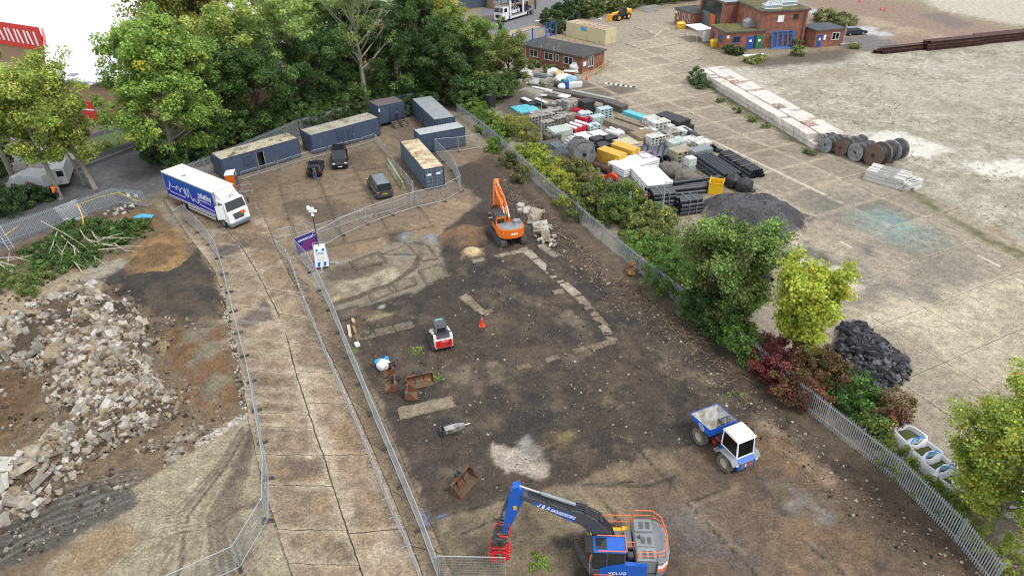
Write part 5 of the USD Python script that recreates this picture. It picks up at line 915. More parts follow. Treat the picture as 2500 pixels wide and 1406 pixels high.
c_=B(); cyl(c_,(2.1,-.08,3.75),(4.4,-.08,4.5),.09,.55); cyl(c_,(.9,.2,1.3),(1.9,.2,2.6),.08,.6); obj('hydraulic_cylinder',c_,M('cylinder_orange',(.6,.14,.03),.4),T); obj('cylinder_rod',B().tube((3.3,-.08,4.14),(4.4,-.08,4.5),.055),ROD,T); obj('hydraulic_hose',B().path([(.1,-.1,2.),(.6,-.12,2.9),(1.5,-.12,3.35),(2.4,-.12,3.75),(4.,-.12,4.2)],.04).path([(.1,.0,2.),(.7,.02,2.85),(1.5,.02,3.32)],.04),HOSE,T,kind='stuff')
c_=B(); cyl(c_,(4.75,-.08,3.9),(5.35,-.08,1.8),.08,.6); obj('bucket_cylinder',c_,DARK,T)
obj('bucket',B().prism([(5.0,1.35),(5.4,1.25),(5.55,.7),(5.3,.1),(4.7,-.05),(4.6,.1),(5.0,.4),(5.1,.8)],-.55,.4,'y'),OLDST,T)
obj('work_lamp',B().box((.9,-.9,1.6),(.3,.3,.3),ch=.05).tube((.6,-.55,1.4),(.9,-.55,2.0),.16),DARK,T)
# --- dumper
def wheel(T,name,c,r,w,tyre=None,rim=None,tread=0,ax='y',rr=.58):
    t=obj(name,B().lathe([(r*rr,-w/2),(r*.93,-w/2),(r,-w*.32),(r,w*.32),(r*.93,w/2),(r*rr,w/2)],c,ax,20),tyre or BLACK,T,smooth=35); R_=B().lathe([(0,-w*.3),(r*.3,-w*.34),(r*rr,-w*.42),(r*rr,w*.42),(r*.3,w*.34),(0,w*.3)],c,ax,16); obj('rim',R_,rim or GALV,t,smooth=35)
    if tread:
        b=B()
        for k in range(tread):
            for s_ in(-1,1):
                a=2*PI*(k+.25*s_)/tread; R=np.array([[math.cos(a),0,-math.sin(a)],[0,1,0],[math.sin(a),0,math.cos(a)]]); b.box(np.array(c)+[r*math.cos(a),s_*w*.24,r*math.sin(a)],(.07,w*.5,.07),R=R)
        obj('tyre_lug',b,tyre or BLACK,t,kind='stuff')
    return t
MUDTY=M('muddy_tyre',S(126,118,106),.9,var=.25,scale=5.,dirt=S(70,64,60),dscale=3.,dthr=.55); CREAM=M('cream_rim',S(196,188,166),.6,var=.15)
T=thing('site_dumper','blue articulated site dumper with a white-roofed cab and empty tipping skip','dumper',(13.65,32.35,.03),math.radians(-66))
for x in(-1.29,1.29):
    for y in(-.92,.92): wheel(T,'wheel',(x,y,.58),.58,.42,MUDTY,CREAM,14)
obj('chassis',B().bx(-1.9,-.2,-.35,.35,.5,.8).bx(.1,2.,-.4,.4,.45,.8).tube((-.05,0,.4),(-.05,0,1.),.2),DARK,T)
obj('rear_body',B().prism([(.35,.75),(.3,1.25),(1.9,1.2),(2.15,1.05),(2.15,.5),(1.9,.42),(.7,.6)],-.62,.62,'y'),BLUE,T); obj('grille',B().bx(2.15,2.165,-.48,.48,.58,1.05),GREYP,T)
obj('red_mark',B().prism([(.02,.95),(.12,.95),(.16,.78),(.2,.95),(.26,.95),(.18,.68),(.12,.68)],2.167,2.172,'x').prism([(.26,.95),(.34,.95),(.28,.7)],2.167,2.172,'x'),RED,T); obj('white_mark',B().bx(2.167,2.171,-.16,-.06,.7,.92),WT,T)
for s_ in(-1,1):
    obj('mudguard',B().prism([(.55,1.0),(.75,1.28),(1.8,1.28),(2.1,1.0),(2.1,.93),(1.8,1.2),(.8,1.2),(.6,.95)],s_*.62,s_*1.1,'y'),LGREY,T); obj('headlamp',B().box((2.14,s_*.75,.95),(.06,.16,.14),ch=.02),WHITE,T)
obj('cab_frame',B().prism([(.35,1.25),(.35,2.5),(.43,2.5),(.43,1.33),(1.78,1.33),(1.65,2.5),(1.73,2.5),(1.9,1.25)],-.66,-.6,'y').prism([(.35,1.25),(.35,2.5),(.43,2.5),(.43,1.33),(1.78,1.33),(1.65,2.5),(1.73,2.5),(1.9,1.25)],.6,.66,'y').bx(1.76,1.88,-.6,.6,1.22,1.32),WHITE,T)
pg=usdkit.material(stage,'/World/Looks/pane',{'t':('transparent_bsdf',{'color':(.5,.56,.56)}),'g':('glossy_bsdf',{'roughness':.05}),'fr':('fresnel',{'IOR':1.6}),'m':('mix_closure',{})},[('fr.fac','m.fac'),('t.BSDF','m.closure1'),('g.BSDF','m.closure2')],surface='m.closure'); PANE=pg
obj('cab_pane',B().prism([(.43,1.33),(.43,2.5),(1.65,2.5),(1.78,1.33)],-.635,-.625,'y').prism([(.43,1.33),(.43,2.5),(1.65,2.5),(1.78,1.33)],.625,.635,'y'),PANE,T,kind='stuff'); obj('windscreen',B().hull([(1.83,y,1.33) for y in(-.6,.6)]+[(1.69,y,2.49) for y in(-.6,.6)]+[(1.84,y,1.33) for y in(-.6,.6)]+[(1.70,y,2.49) for y in(-.6,.6)]),PANE,T)
obj('seat',B().bx(.75,1.15,-.25,.25,1.2,1.45,ch=.05).bx(.7,.82,-.25,.25,1.45,2.0,ch=.05),GREYP,T); obj('console',B().bx(.46,.62,-.4,.4,1.25,1.75,ch=.03).tube((.6,0,1.7),(.8,0,1.85),.03).bx(1.5,1.72,-.1,.25,1.3,1.42),BLACK,T); obj('cab_roof',B().prism([(.28,2.5),(.4,2.66),(1.3,2.68),(1.72,2.6),(1.78,2.5)],-.7,.7,'y').hull([(1.3,-.5,2.68),(1.3,.5,2.68),(.5,-.5,2.7),(.5,.5,2.7),(.4,-.6,2.62),(.4,.6,2.62),(1.6,.5,2.6),(1.6,-.5,2.6)]),WHITE,T)
obj('beacon',B().tube((1.7,.75,2.45),(1.7,.75,2.6),.06,10),M('amber',(.8,.25,.02),.3),T); obj('mirror',B().beam((1.6,.7,2.2),(1.75,1.1,2.3),.03,.03).box((1.75,1.15,2.2),(.06,.2,.3),ch=.03).beam((1.7,-.7,2.3),(1.8,-.8,2.3),.03,.03),BLACK,T); obj('fire_extinguisher',B().tube((1.4,.75,1.25),(1.4,.75,1.75),.07),RED,T)
SK=M('skip_inside',(.5,.51,.51),.6,var=.1,dirt=S(150,140,124),dscale=1.1,dthr=.5)
def skipmesh():
    top=[(-2.35,-1.1),(-2.35,1.1),(-.35,1.08),(-.35,-1.08)]; mid=[(-1.95,-.98),(-1.95,.98),(-.42,.98),(-.42,-.98)]; bot=[(-1.55,-.62),(-1.55,.62),(-.75,.62),(-.75,-.62)]
    return top,mid,bot
top,mid,bot=skipmesh(); zt=[1.75,1.75,1.95,1.95]; V=[(*p,z) for p,z in zip(top,zt)]+[(*p,1.3) for p in mid]+[(*p,.82) for p in bot]; F=[]
for a in(0,4):
    for k in range(4): j=(k+1)%4; F+=[(a+k,a+j,a+4+j),(a+k,a+4+j,a+4+k)]
F+=[(8,9,10),(8,10,11)]; V=np.array(V); obj('skip_shell',(V*[1.0,1.,1.],np.array(F)),BLUE,T); C_=np.array([-1.2,0,1.6]); Vi=C_+(V-C_)*[.955,.965,.94]; Vi[:4,2]=V[:4,2]+.012; obj('skip_inside',(Vi,np.array(F)[:,::-1]),SK,T)
obj('skip_lip',B().path([(*V[k][:2],V[k][2]+.0) for k in range(4)],.03,6,True),BLUE,T); obj('yellow_side',B().hull([(-2.3,1.12,1.72),(-.38,1.1,1.9),(-.45,.99,1.35),(-1.95,1.0,1.35),(-2.3,1.08,1.72),(-.38,1.06,1.9)]),M('dusty_yellow',S(196,164,82),.7,var=.15),T)
gd_=B().beam((-.42,-.5,1.95),(-.42,.5,1.95),.04,.04).beam((-.46,-.4,2.55),(-.46,.4,2.55),.04,.04)
for k in range(9): gd_.beam((-.42,-.5+k*.125,1.95),(-.46,-.4+k*.1,2.55),.025,.025)
obj('cab_guard',gd_,BLACK,T)
ring=lambda r0,r1,c,y,n=24:(np.r_[np.c_[c[0]+r0*np.cos(np.arange(n)*2*PI/n),np.full(n,y),c[1]+r0*np.sin(np.arange(n)*2*PI/n)],np.c_[c[0]+r1*np.cos(np.arange(n)*2*PI/n),np.full(n,y),c[1]+r1*np.sin(np.arange(n)*2*PI/n)]],np.vstack([np.stack([np.arange(n),(np.arange(n)+1)%n,n+(np.arange(n)+1)%n],1),np.stack([np.arange(n),n+(np.arange(n)+1)%n,n+np.arange(n)],1)]))
em=B().add(*ring(.28,.23,(-1.2,1.5),0)).add(*ring(.19,.17,(-1.2,1.5),0)); v,f=em.out(); al=(v[:,2]-1.3)/.6; v[:,1]=-(.99+.09*al)-.012; obj('emblem',(v,f),WT,T)
mt=meshkit.text_mesh('JA',.16,.004,True); v=np.array(mt.vertices); v=np.c_[v[:,0]-1.32,-(.99+.09*((v[:,1]+1.43-1.3)/.6))-.014-v[:,2],v[:,1]+1.43]; obj('emblem_letters',(v,mt.faces),WT,T)
obj('white_stripe',B().bx(.8,1.5,-.628,-.622,.98,1.01).add(*ring(.07,.0,(.75,1.0),-.626)),WT,T); obj('steps',B().bx(-.05,.3,-.8,-.45,.45,.55),LGREY,T); obj('ram',B().tube((-.5,-.3,.9),(.1,-.2,.8),.06).box((-.35,-.55,.7),(.25,.1,.14)),RED,T)
# --- tracked loader
T=thing('tracked_loader','small white and red tracked skid loader with a grey cab roof','loader',(-5.78,44.62,.04),math.radians(107))
for y in(-.72,.72): track(T,'track',y,2.0,.42,.62,34,DARK,TRK,.04)
LW=M('loader_white',(.72,.71,.68),.5,var=.06,dirt=(.42,.38,.32),dscale=1.6,dthr=.62); obj('chassis',B().bx(-.95,.85,-.5,.5,.35,1.0,ch=.04),LW,T)
obj('rear_body',B().bx(-1.3,-.6,-.72,.72,.42,1.28,ch=.06),LW,T); obj('rear_door',B().prism([(-.6,.52),(-.66,.62),(-.66,1.1),(-.55,1.22),(.55,1.22),(.66,1.1),(.66,.62),(.6,.52)],-1.34,-1.29,'x'),RED,T); obj('rear_door_slot',B().prism([(-.5,1.05),(-.4,1.05),(-.32,.7),(-.42,.7)],-1.352,-1.34,'x').prism([(.5,1.05),(.4,1.05),(.32,.7),(.42,.7)],-1.352,-1.34,'x'),M('deep_red',(.28,.015,.012),.5),T,kind='stuff'); mt=meshkit.text_mesh('BOBCAT',.1,.004,True); v=np.array(mt.vertices); v=np.c_[-1.342-v[:,2],.22-v[:,0],v[:,1]+1.05]; obj('lettering',(v,mt.faces[:,::-1]),WT,T); obj('engine_cover',B().bx(-1.25,-.5,-.5,.5,1.28,1.36,ch=.03),CHAR,T)
for s_ in(-1,1): obj('lift_arm',B().prism([(-1.2,1.2),(-1.2,1.45),(-.9,1.55),(.6,1.1),(1.15,.5),(1.3,.35),(1.15,.25),(.85,.5),(.45,.92),(-.8,1.3)],s_*.58,s_*.74,'y'),LW,T)
obj('cab',B().prism([(-.5,1.0),(-.5,1.95),(.6,1.98),(.7,1.2),(.7,1.0)],-.46,.46,'y'),GLASS,T); obj('cab_roof',B().hull([(x,y,1.97) for x in(-.55,.68) for y in(-.5,.5)]+[(x,y,2.05) for x in(-.5,.5) for y in(-.42,.42)]),CHAR,T); obj('roof_emblem',B().prism([(.2,-.3),(.45,-.26),(.5,0),(.45,.26),(.2,.3),(.3,0)],2.051,2.056,'z'),M('emblem_teal',S(120,190,190),.6),T); obj('rear_window_frame',B().bx(-.53,-.5,-.42,.42,1.3,1.38).bx(-.53,-.5,-.42,.42,1.85,1.93).bx(-.53,-.5,-.44,-.36,1.3,1.93).bx(-.53,-.5,.36,.44,1.3,1.93),LGREY,T); obj('beacon',B().tube((-.4,.25,2.05),(-.4,.25,2.2),.06).tube((-1.1,.5,1.36),(-1.1,.5,1.5),.06),RED,T,kind='stuff'); obj('guard_bar',B().path([(-.7,-.74,1.3),(-.75,-.74,1.55),(-.75,.74,1.55),(-.7,.74,1.3)],.035),BLACK,T)
obj('loader_bucket',B().prism([(1.2,.5),(1.3,.6),(1.42,.12),(1.85,.05),(1.8,.02),(1.3,.04)],-.8,.8,'y'),RUST,T); obj('quick_hitch',B().bx(1.02,1.22,-.6,.6,.2,.62),DARK,T)
# --- road vehicles
def car(name,label,loc,rz,paint,L=4.,Wd=1.75,H=1.45,kind='hatch',cat='car',boot=False,plate=None,group=None,wr=.31,roofp=None):
    T=thing(name,label,cat,loc,rz,group); zb=.22; hz=.62*H+.02; x0,x1=-L/2,L/2
    bh=H*.6
    if kind=='van': prof=[(x0,.35),(x0+.02,1.0),(x0+.05,1.12),(x1-.95,1.1),(x1-.25,.92),(x1,.62),(x1-.02,.32),(x1-.3,.22),(x0+.2,.22)]; gh=[(x0+.04,1.08),(x0+.16,H-.12),(x0+.3,H-.04),(x1-1.55,H-.04),(x1-.75,1.06)]
    elif kind=='suv': prof=[(x0,.4),(x0+.02,.95),(x1-1.2,1.02),(x1-.25,.95),(x1,.72),(x1,.36),(x1-.3,.26),(x0+.25,.26)]; gh=[(x0+.08,.96),(x0+.3,H-.1),(x0+.5,H-.04),(x1-1.9,H-.05),(x1-1.15,1.0)]
    elif kind=='estate': prof=[(x0,.35),(x0+.03,.88),(x1-1.2,.9),(x1-.25,.8),(x1,.6),(x1,.3),(x1-.3,.2),(x0+.25,.2)]; gh=[(x0+.06,.86),(x0+.38,H-.08),(x0+.6,H-.03),(x1-2.2,H-.03),(x1-1.25,.88)]
    else: prof=[(x0,.36),(x0+.04,.9),(x1-1.05,.94),(x1-.22,.8),(x1,.58),(x1,.3),(x1-.3,.2),(x0+.25,.2)]; gh=[(x0+.1,.88),(x0+.45,H-.07),(x0+.7,H-.02),(x1-1.9,H-.04),(x1-1.05,.92)]
    w=Wd/2; pts=[]
    m=B(); P=np.array(prof); mid_=B()
    sec=[(-w,.86),(-w*.9,1.),(w*.9,1.),(w,.86)]
    c=np.array([0,.6]); a=lambda y,k:[(c[0]+(p[0]-c[0])*k,y,c[1]+(p[1]-c[1])*(k if p[1]>.6 else 1)) for p in prof]
    n=len(prof); rings=[a(-w*.94,.975),a(-w,.99),a(-w*.8,1.),a(w*.8,1.),a(w,.99),a(w*.94,.975)]; V=np.array(sum(rings,[])); F=[]
    for r in range(5):
        for k in range(n): j=(k+1)%n; F+=[(r*n+k,r*n+j,(r+1)*n+j),(r*n+k,(r+1)*n+j,(r+1)*n+k)]
    tri=trimesh.creation.triangulate_polygon(Polygon(prof),engine='earcut'); tri=np.array([[int(np.argmin(((np.array(prof)-tri[0][i])**2).sum(1))) for i in t] for t in tri[1]]); F=np.vstack([np.array(F)[:,::-1],tri,(tri+5*n)[:,::-1]]); obj('body',(V,F),paint,T,smooth=25)
    gw=w*.9; tw=w*.76; V=[]; k=len(gh)
    zz=lambda p:(p[1]-gh[0][1])/(H-gh[0][1])
    for s_ in(-1,1): V+=[(p[0],s_*(gw+(tw-gw)*zz(p)),p[1]) for p in gh]
    obj('window_glass',B().hull(V),GLASS,T)
    tp=[p for p in gh if p[1]>H-.2]; rz0,rz1=min(p[0] for p in tp),max(p[0] for p in tp); obj('roof',B().hull([(x,s_*y,z) for x,z in((rz0+.02,H-.06),(rz1-.02,H-.07)) for s_,y in((-1,tw*1.02),(1,tw*1.02))]+[(x,s_*tw*.9,H) for x in(rz0+.2,rz1-.3) for s_ in(-1,1)]),roofp or paint,T)
    pil=B()
    for s_ in(-1,1):
        for t in([.36,.66] if kind!='hatch' else [.5]):
            xx=gh[0][0]+(gh[-1][0]-gh[0][0])*t; pil.beam((xx-.04,s_*gw*1.005,gh[0][1]),(xx-.02,s_*tw*1.02,H-.06),.05,.07)
        pil.beam((gh[-1][0],s_*gw*.99,gh[-1][1]),(rz1,s_*tw*1.01,H-.07),.06,.06).beam((gh[0][0],s_*gw*.99,gh[0][1]),(rz0,s_*tw*1.01,H-.07),.08,.08)
    obj('pillar',pil,paint,T,kind='stuff')
    for x in(x0+L*.19,x1-L*.2):
        for s_ in(-1,1): wheel(T,'wheel',(x,s_*(w-.1),wr),wr,.21)
    for s_ in(-1,1):
        obj('tail_lamp',B().box((x0+.03,s_*w*.8,.82 if kind!='van' else .95),(.08,.2,.2),ch=.03),M('tail_red',(.5,.02,.02),.25),T); obj('headlamp',B().box((x1-.14,s_*w*.74,.7 if kind!='suv' else .82),(.2,.3,.13),ch=.04),WHITE,T); obj('mirror',B().box((gh[-1][0]-.2,s_*(w+.1),gh[-1][1]+.08),(.12,.2,.14),ch=.04),paint,T)
    obj('number_plate',B().bx(x0-.015,x0+.01,-.26,.26,.5 if kind!='van' else .68,.61 if kind!='van' else .79),plate or M('plate_yellow',S(240,190,30),.5),T); obj('number_plate',B().bx(x1-.005,x1+.015,-.26,.26,.4,.51),WHITE,T)
    if boot:
        obj('open_tailgate',B().prism([(x0+.42,H-.06),(x0-.35,H+.12),(x0-.42,H+.06),(x0+.4,H-.12)],-w*.72,w*.72,'y'),paint,T); obj('boot_opening',B().prism([(x0-.002,.75),(x0+.38,H-.12),(x0+.4,H-.12),(x0+.03,.75)],-w*.7,w*.7,'y').bx(x0-.01,x0+.02,-w*.6,w*.6,.62,.8),BLACK,T)
    return T
PBLK=M('car_black',(.008,.009,.012),.22,var=.05,coat=.25); PGRY=M('car_dark_grey',(.05,.056,.064),.25,var=.05,coat=.5); PSIL=M('car_silver_blue',(.34,.42,.5),.25,.4,var=.05,coat=.5); PNAV=M('car_navy',(.015,.022,.05),.2,var=.05,coat=.5); PWHT=M('car_white',(.74,.75,.77),.25,var=.03,coat=.5)
c0=W(767,428); car('parked_car','small black hatchback with its boot open, parked facing the grey stores','hatch' and c0+[0,1.1,0],math.radians(98),PBLK,boot=True,plate=M('plate_blue',S(40,70,170),.5))
car('parked_car','black sport utility car facing the camera in the car park',W(833,405)+[-.3,1.0,0],math.radians(-78),PBLK,L=4.9,Wd=1.95,H=1.78,kind='suv',wr=.37)
c0=W(935,474); car('parked_van','dark grey panel van with side windows parked beside the concrete barrier',(-15.1,73.9,.02),math.radians(113),PGRY,L=4.9,Wd=1.92,H=1.95,kind='van',cat='van',wr=.34,roofp=M('van_roof_grey',(.17,.2,.23),.3,coat=.4))
# lorry
T=thing('delivery_lorry','white-cabbed lorry with a blue curtain-sided box at the site entrance','lorry',(-38.64,71.79,.02),math.radians(-37.3)); LB=9.7
CURT=usdkit.material(stage,'/World/Looks/curtain_blue',{'g':('texture_coordinate',{}),'s':('separate_xyz',{}),'mr':('map_range',{'from_min':1.,'from_max':3.8,'to_min':0.,'to_max':1.,'clamp':True}),'r':('rgb_ramp',{'ramp':[(0,S(24,36,160)),(.45,S(28,60,180)),(1,S(24,96,170))]}),'p':('principled_bsdf',{'roughness':.4})},[('g.object','s.vector'),('s.z','mr.value'),('mr.result','r.fac'),('r.color','p.base_color')],surface='p.BSDF')
b=B(); corr(b,.08,LB-.08,.02,1.12,3.72,-1,34,.022); corr(b,.08,LB-.08,2.53,1.12,3.72,1,34,.022); obj('curtain',b,CURT,T)
obj('box_frame',B().bx(0,.08,0,2.55,1.0,3.85).bx(LB-.08,LB,0,2.55,1.0,3.85).bx(.08,LB-.08,0,2.55,.98,1.1).bx(.08,LB-.08,0.0,.06,3.7,3.84).bx(.08,LB-.08,2.49,2.55,3.7,3.84),M('lorry_frame_grey',S(176,182,190),.5),T); obj('box_roof',B().bx(-.02,LB+.02,-.03,2.58,3.84,3.92,ch=.03),M('lorry_roof_white',(.8,.82,.82),.5,var=.03),T); obj('roof_patch',B().bx(3.1,3.6,.5,1.,3.921,3.925).bx(2.2,3.1,.72,.76,3.921,3.925),LGREY,T,kind='stuff')
sk=[(0.35,1.95),(.9,1.95),(1.0,2.5),(1.15,2.45),(1.25,3.05),(1.4,2.5),(1.7,2.45),(1.9,2.55),(2.2,2.6),(2.3,2.3),(2.5,2.35),(2.55,2.75),(2.9,2.8),(3.,2.2),(3.15,2.25),(3.3,2.6),(3.6,2.8),(3.9,2.8),(4.1,2.0),(4.25,3.0),(4.4,1.95),(4.6,1.95),(4.75,3.05),(4.9,2.95),(5.3,1.8),(5.5,1.75),(5.7,2.1),(5.9,2.0),(6.1,1.75),(6.4,1.75),(6.55,2.4),(6.75,1.7),(9.3,1.55)]
s_=B()
for a,c in zip(sk[:-1],sk[1:]): s_.beam((a[0],-.012,a[1]),(c[0],-.012,c[1]),.012,.075)
s_.bx(.3,9.3,-.02,-.0,1.2,1.26); obj('skyline_drawing',s_,WT,T)
text(T,'lettering','palletline',.62,WT,6.7,2.55,y=-.012,maxw=2.4); text(T,'lettering','www.palletline.co.uk',.15,WT,6.85,2.2,y=-.012,maxw=2.1); text(T,'lettering','delivering more for your business',.14,WT,.9,1.7,y=-.012,maxw=4.6)
obj('chassis',B().bx(.1,LB+.6,.75,1.8,.7,.98),DARK,T); obj('side_guard',B().bx(3.9,9.0,.02,.07,.82,.94).bx(3.9,9.0,.02,.07,.5,.62).bx(3.9,3.98,.02,.07,.5,.94).bx(8.92,9.0,.02,.07,.5,.94),WHITE,T); obj('fuel_tank',B().bx(4.6,6.4,.15,.7,.45,.95,ch=.06).bx(6.8,7.9,.15,.7,.45,.95,ch=.04),DARK,T); obj('rear_lamp',B().bx(-.05,.0,.1,.5,.8,.95).bx(1.9,2.3,.02,.07,.62,.8),RED,T)
for x,ys in((2.95,(.18,2.37)),(10.35,(.18,2.37))):
    for y in ys: wheel(T,'wheel',(x,y,.5),.5,.32 if x<5 else .3,None,LGREY)
cx=LB+.12; CB=M('lorry_cab_white',(.76,.77,.78),.3,var=.04,coat=.4)
obj('cab_body',B().prism([(cx,.75),(cx,3.0),(cx+1.35,3.0),(cx+1.62,2.05),(cx+1.8,1.75),(cx+1.85,1.0),(cx+1.85,.75)],.08,2.47,'y'),CB,T); obj('wind_deflector',B().hull([(cx+.0,y,3.0) for y in(.15,2.4)]+[(cx+1.3,y,3.0) for y in(.3,2.25)]+[(cx,y,3.86) for y in(.2,2.35)]+[(cx+.35,y,3.8) for y in(.35,2.2)]),CB,T)
obj('windscreen',B().hull([(cx+1.38,y,2.95) for y in(.25,2.3)]+[(cx+1.63,y,2.02) for y in(.14,2.41)]+[(cx+1.66,y,2.04) for y in(.14,2.41)]+[(cx+1.41,y,2.97) for y in(.25,2.3)]),GLASS,T); obj('door_window',B().prism([(cx+.35,2.1),(cx+.4,2.8),(cx+1.15,2.8),(cx+1.35,2.05)],.06,.082,'y'),GLASS,T); obj('open_cab_door',B().hull([(cx+1.3,.05,1.2),(cx+.75,-.55,1.2),(cx+1.3,.05,2.8),(cx+.75,-.55,2.75),(cx+1.33,.03,1.2),(cx+.78,-.57,1.2),(cx+1.33,.03,2.8),(cx+.78,-.57,2.75)]),CB,T)
obj('grille',B().prism([(.75,1.05),(.6,1.7),(1.95,1.7),(1.8,1.05)],cx+1.84,cx+1.88,'x'),BLACK,T); obj('grille_bar',B().bx(cx+1.88,cx+1.9,.72,1.83,1.2,1.24).bx(cx+1.88,cx+1.9,.68,1.87,1.38,1.42).bx(cx+1.88,cx+1.9,.64,1.91,1.54,1.58),LGREY,T,kind='stuff'); obj('orange_plate',B().bx(cx+1.88,cx+1.9,1.5,2.0,1.45,1.8),M('plate_orange',(.85,.13,.015),.5),T); obj('bumper',B().bx(cx+1.2,cx+1.98,.04,2.51,.35,.78,ch=.08),M('bumper_grey',S(120,132,142),.5),T)
for y in(.35,2.2): obj('headlamp',B().box((cx+1.93,y,.85),(.12,.42,.16),ch=.03),WHITE,T)
obj('mirror',B().beam((cx+1.4,2.5,2.7),(cx+1.5,2.8,2.6),.04,.04).box((cx+1.5,2.85,2.35),(.1,.2,.6),ch=.04),BLACK,T); obj('cab_emblem',B().bx(cx+.9,cx+.96,.9,1.65,3.2,3.23),GREYP,T) if 0 else None
mt=meshkit.text_mesh('S&S',.3,.006,True); v=np.array(mt.vertices); v=np.c_[cx+1.05-v[:,1]*.78+.02+v[:,2]*.6,.92+v[:,0],3.22+v[:,1]*.66+v[:,2]*.7]; obj('lettering',(v,mt.faces),M('print_grey',S(120,126,134),.6),T)
# ---------------------------------------------------------------- the rest of the site's plant
T=thing('camera_tower','white and blue wedge-shaped camera tower on outrigger legs','camera tower',(-18.1,57.1,.02),math.radians(12))
obj('case',B().hull([(x,y,.25) for x in(-.62,.62) for y in(-.55,.62)]+[(x,y,2.15) for x in(-.5,.5) for y in(-.32,.5)]),M('tower_white',(.74,.79,.84),.45,var=.03),T)
fy=lambda z:-.55+(z-.25)/1.9*.23-.006
def plate(name,x0,x1,z0,z1,mat,dx=0,off=0.): return obj(name,B().hull([(x0,fy(z0)-off,z0),(x1,fy(z0)-off,z0),(x0+dx,fy(z1)-off,z1),(x1+dx,fy(z1)-off,z1),(x0,fy(z0)-.006-off,z0),(x1,fy(z0)-.006-off,z0),(x0+dx,fy(z1)-.006-off,z1),(x1+dx,fy(z1)-.006-off,z1)]),mat,T)
BS=M('stripe_blue',(.01,.12,.48),.5); plate('stripe',-.42,-.18,.32,.75,BS,.1); plate('stripe',.12,.36,.32,.75,BS,.1); plate('stripe',-.38,-.2,1.85,2.08,BS,.06); plate('stripe',.2,.4,1.85,2.08,BS,.06)
plate('notice_frame',-.34,.34,.85,1.45,M('notice_pale',(.7,.7,.7),.6),0,.001)
for t,z,h in(('CCTV IN OPERATION',1.66,.09),('24 HOUR RECORDING',1.53,.08)):
    mt=meshkit.text_mesh(t,h,.003,True); v=np.array(mt.vertices); k=min(1,.75/v[:,0].max()); v=np.c_[v[:,0]*k-.38,-(v[:,2])+fy(z)-.008,v[:,1]+z]; obj('lettering',(v,mt.faces),M('print_grey',(.2,.2,.2)),T)
lg=B().beam((-1.35,.2,.18),(1.35,.2,.18),.1,.1).beam((0,-.5,.2),(-.1,-1.1,.14),.1,.1); obj('outrigger',lg,GALV,T)
for x,y in((-1.35,.2),(1.35,.2),(-.1,-1.15)): obj('foot_plate',B().box((x,y,.03),(.34,.3,.05)).tube((x,y,.05),(x,y,.5),.03),GALV,T)
obj('mast',B().tube((-.05,.1,2.15),(-.05,.1,5.6),.05),DARK,T); obj('camera_head',B().box((-.1,.1,5.95),(.5,.36,.4),ch=.05).box((-.3,.0,6.2),(.3,.3,.34),ch=.04).tube((-.05,.1,5.35),(-.05,.1,5.7),.16,10,.1).box((.25,.05,5.8),(.3,.2,.16)),M('camera_white',(.8,.8,.8),.4),T); obj('top_rail',B().path([(-.55,-.3,2.2),(-.55,-.3,2.35),(-.55,.5,2.35),(.55,.5,2.35),(.55,-.3,2.35),(.55,-.3,2.2)],.02),GALV,T)
T=thing('portable_toilet','portable toilet with orange sides, white roof and grey door beside the lorry','toilet',W(583,462),.1); obj('toilet_side',B().bx(-1.1,.0,-.55,.55,.05,2.05,ch=.03),ORANGE,T); obj('door_front',B().bx(0,.08,-.57,.57,.05,2.25,ch=.03),M('toilet_grey',S(88,98,112),.6),T); obj('toilet_roof',B().hull([(-1.14,y,2.0) for y in(-.58,.58)]+[(.02,y,2.05) for y in(-.58,.58)]+[(-1.0,y,2.3) for y in(-.3,.3)]+[(0,y,2.4) for y in(-.35,.35)]),WHITE,T); obj('round_badge',B().lathe([(0,.086),(.2,.086),(.2,.08)],(0,0,1.95),'x',18),YEL,T)
a,c=W2(948,402),W2(985,462); rz=math.atan2(*(c-a)[::-1]); L_=np.linalg.norm(c-a); T=thing('concrete_barrier','mossy pale concrete barrier beside the dark grey van','barrier',(*a,.02),rz); obj('barrier_body',B().prism([(-.3,0),(-.3,.12),(-.16,.35),(-.09,.85),(.09,.85),(.16,.35),(.3,.12),(.3,0)],0,L_,'x'),M('mossy_concrete',S(186,186,158),.9,var=.15,dirt=S(140,146,96),dscale=.9,dthr=.5),T); obj('lifting_slot',B().bx(L_*.3,L_*.36,-.32,-.1,.04,.14).bx(L_*.65,L_*.71,-.32,-.1,.04,.14),BLACK,T,kind='stuff')
def cone(label,p,h=.75,group=None):
    T=thing('traffic_cone',label,'cone',W(*p,.03),0,group); obj('cone_base',B().box((0,0,.025),(h*.55,h*.55,.05),ch=.01),M('cone_red',(.7,.07,.02),.5),T); obj('cone_body',B().lathe([(h*.2,.05),(h*.05,h),(0,h)],n=14),M('cone_red',(.7,.07,.02)),T); obj('reflective_sleeve',B().lathe([(h*.158,h*.3),(h*.105,h*.62)],n=14).lathe([(h*.09,h*.75),(h*.07,h*.87)],n=14),WT,T); return T
cone('orange and white traffic cone standing alone in the mud beyond the loader',(1177,795),.9); cone('orange traffic cone by the yellow handrail of the hut',(1432,196),.9); cone('left traffic cone of the pair on the far road',(2150,25),1.,'far road cones'); cone('right traffic cone of the pair on the far road',(2160,26),1.); cone('traffic cone at the very top edge beyond the far pair',(2098,5),1.)
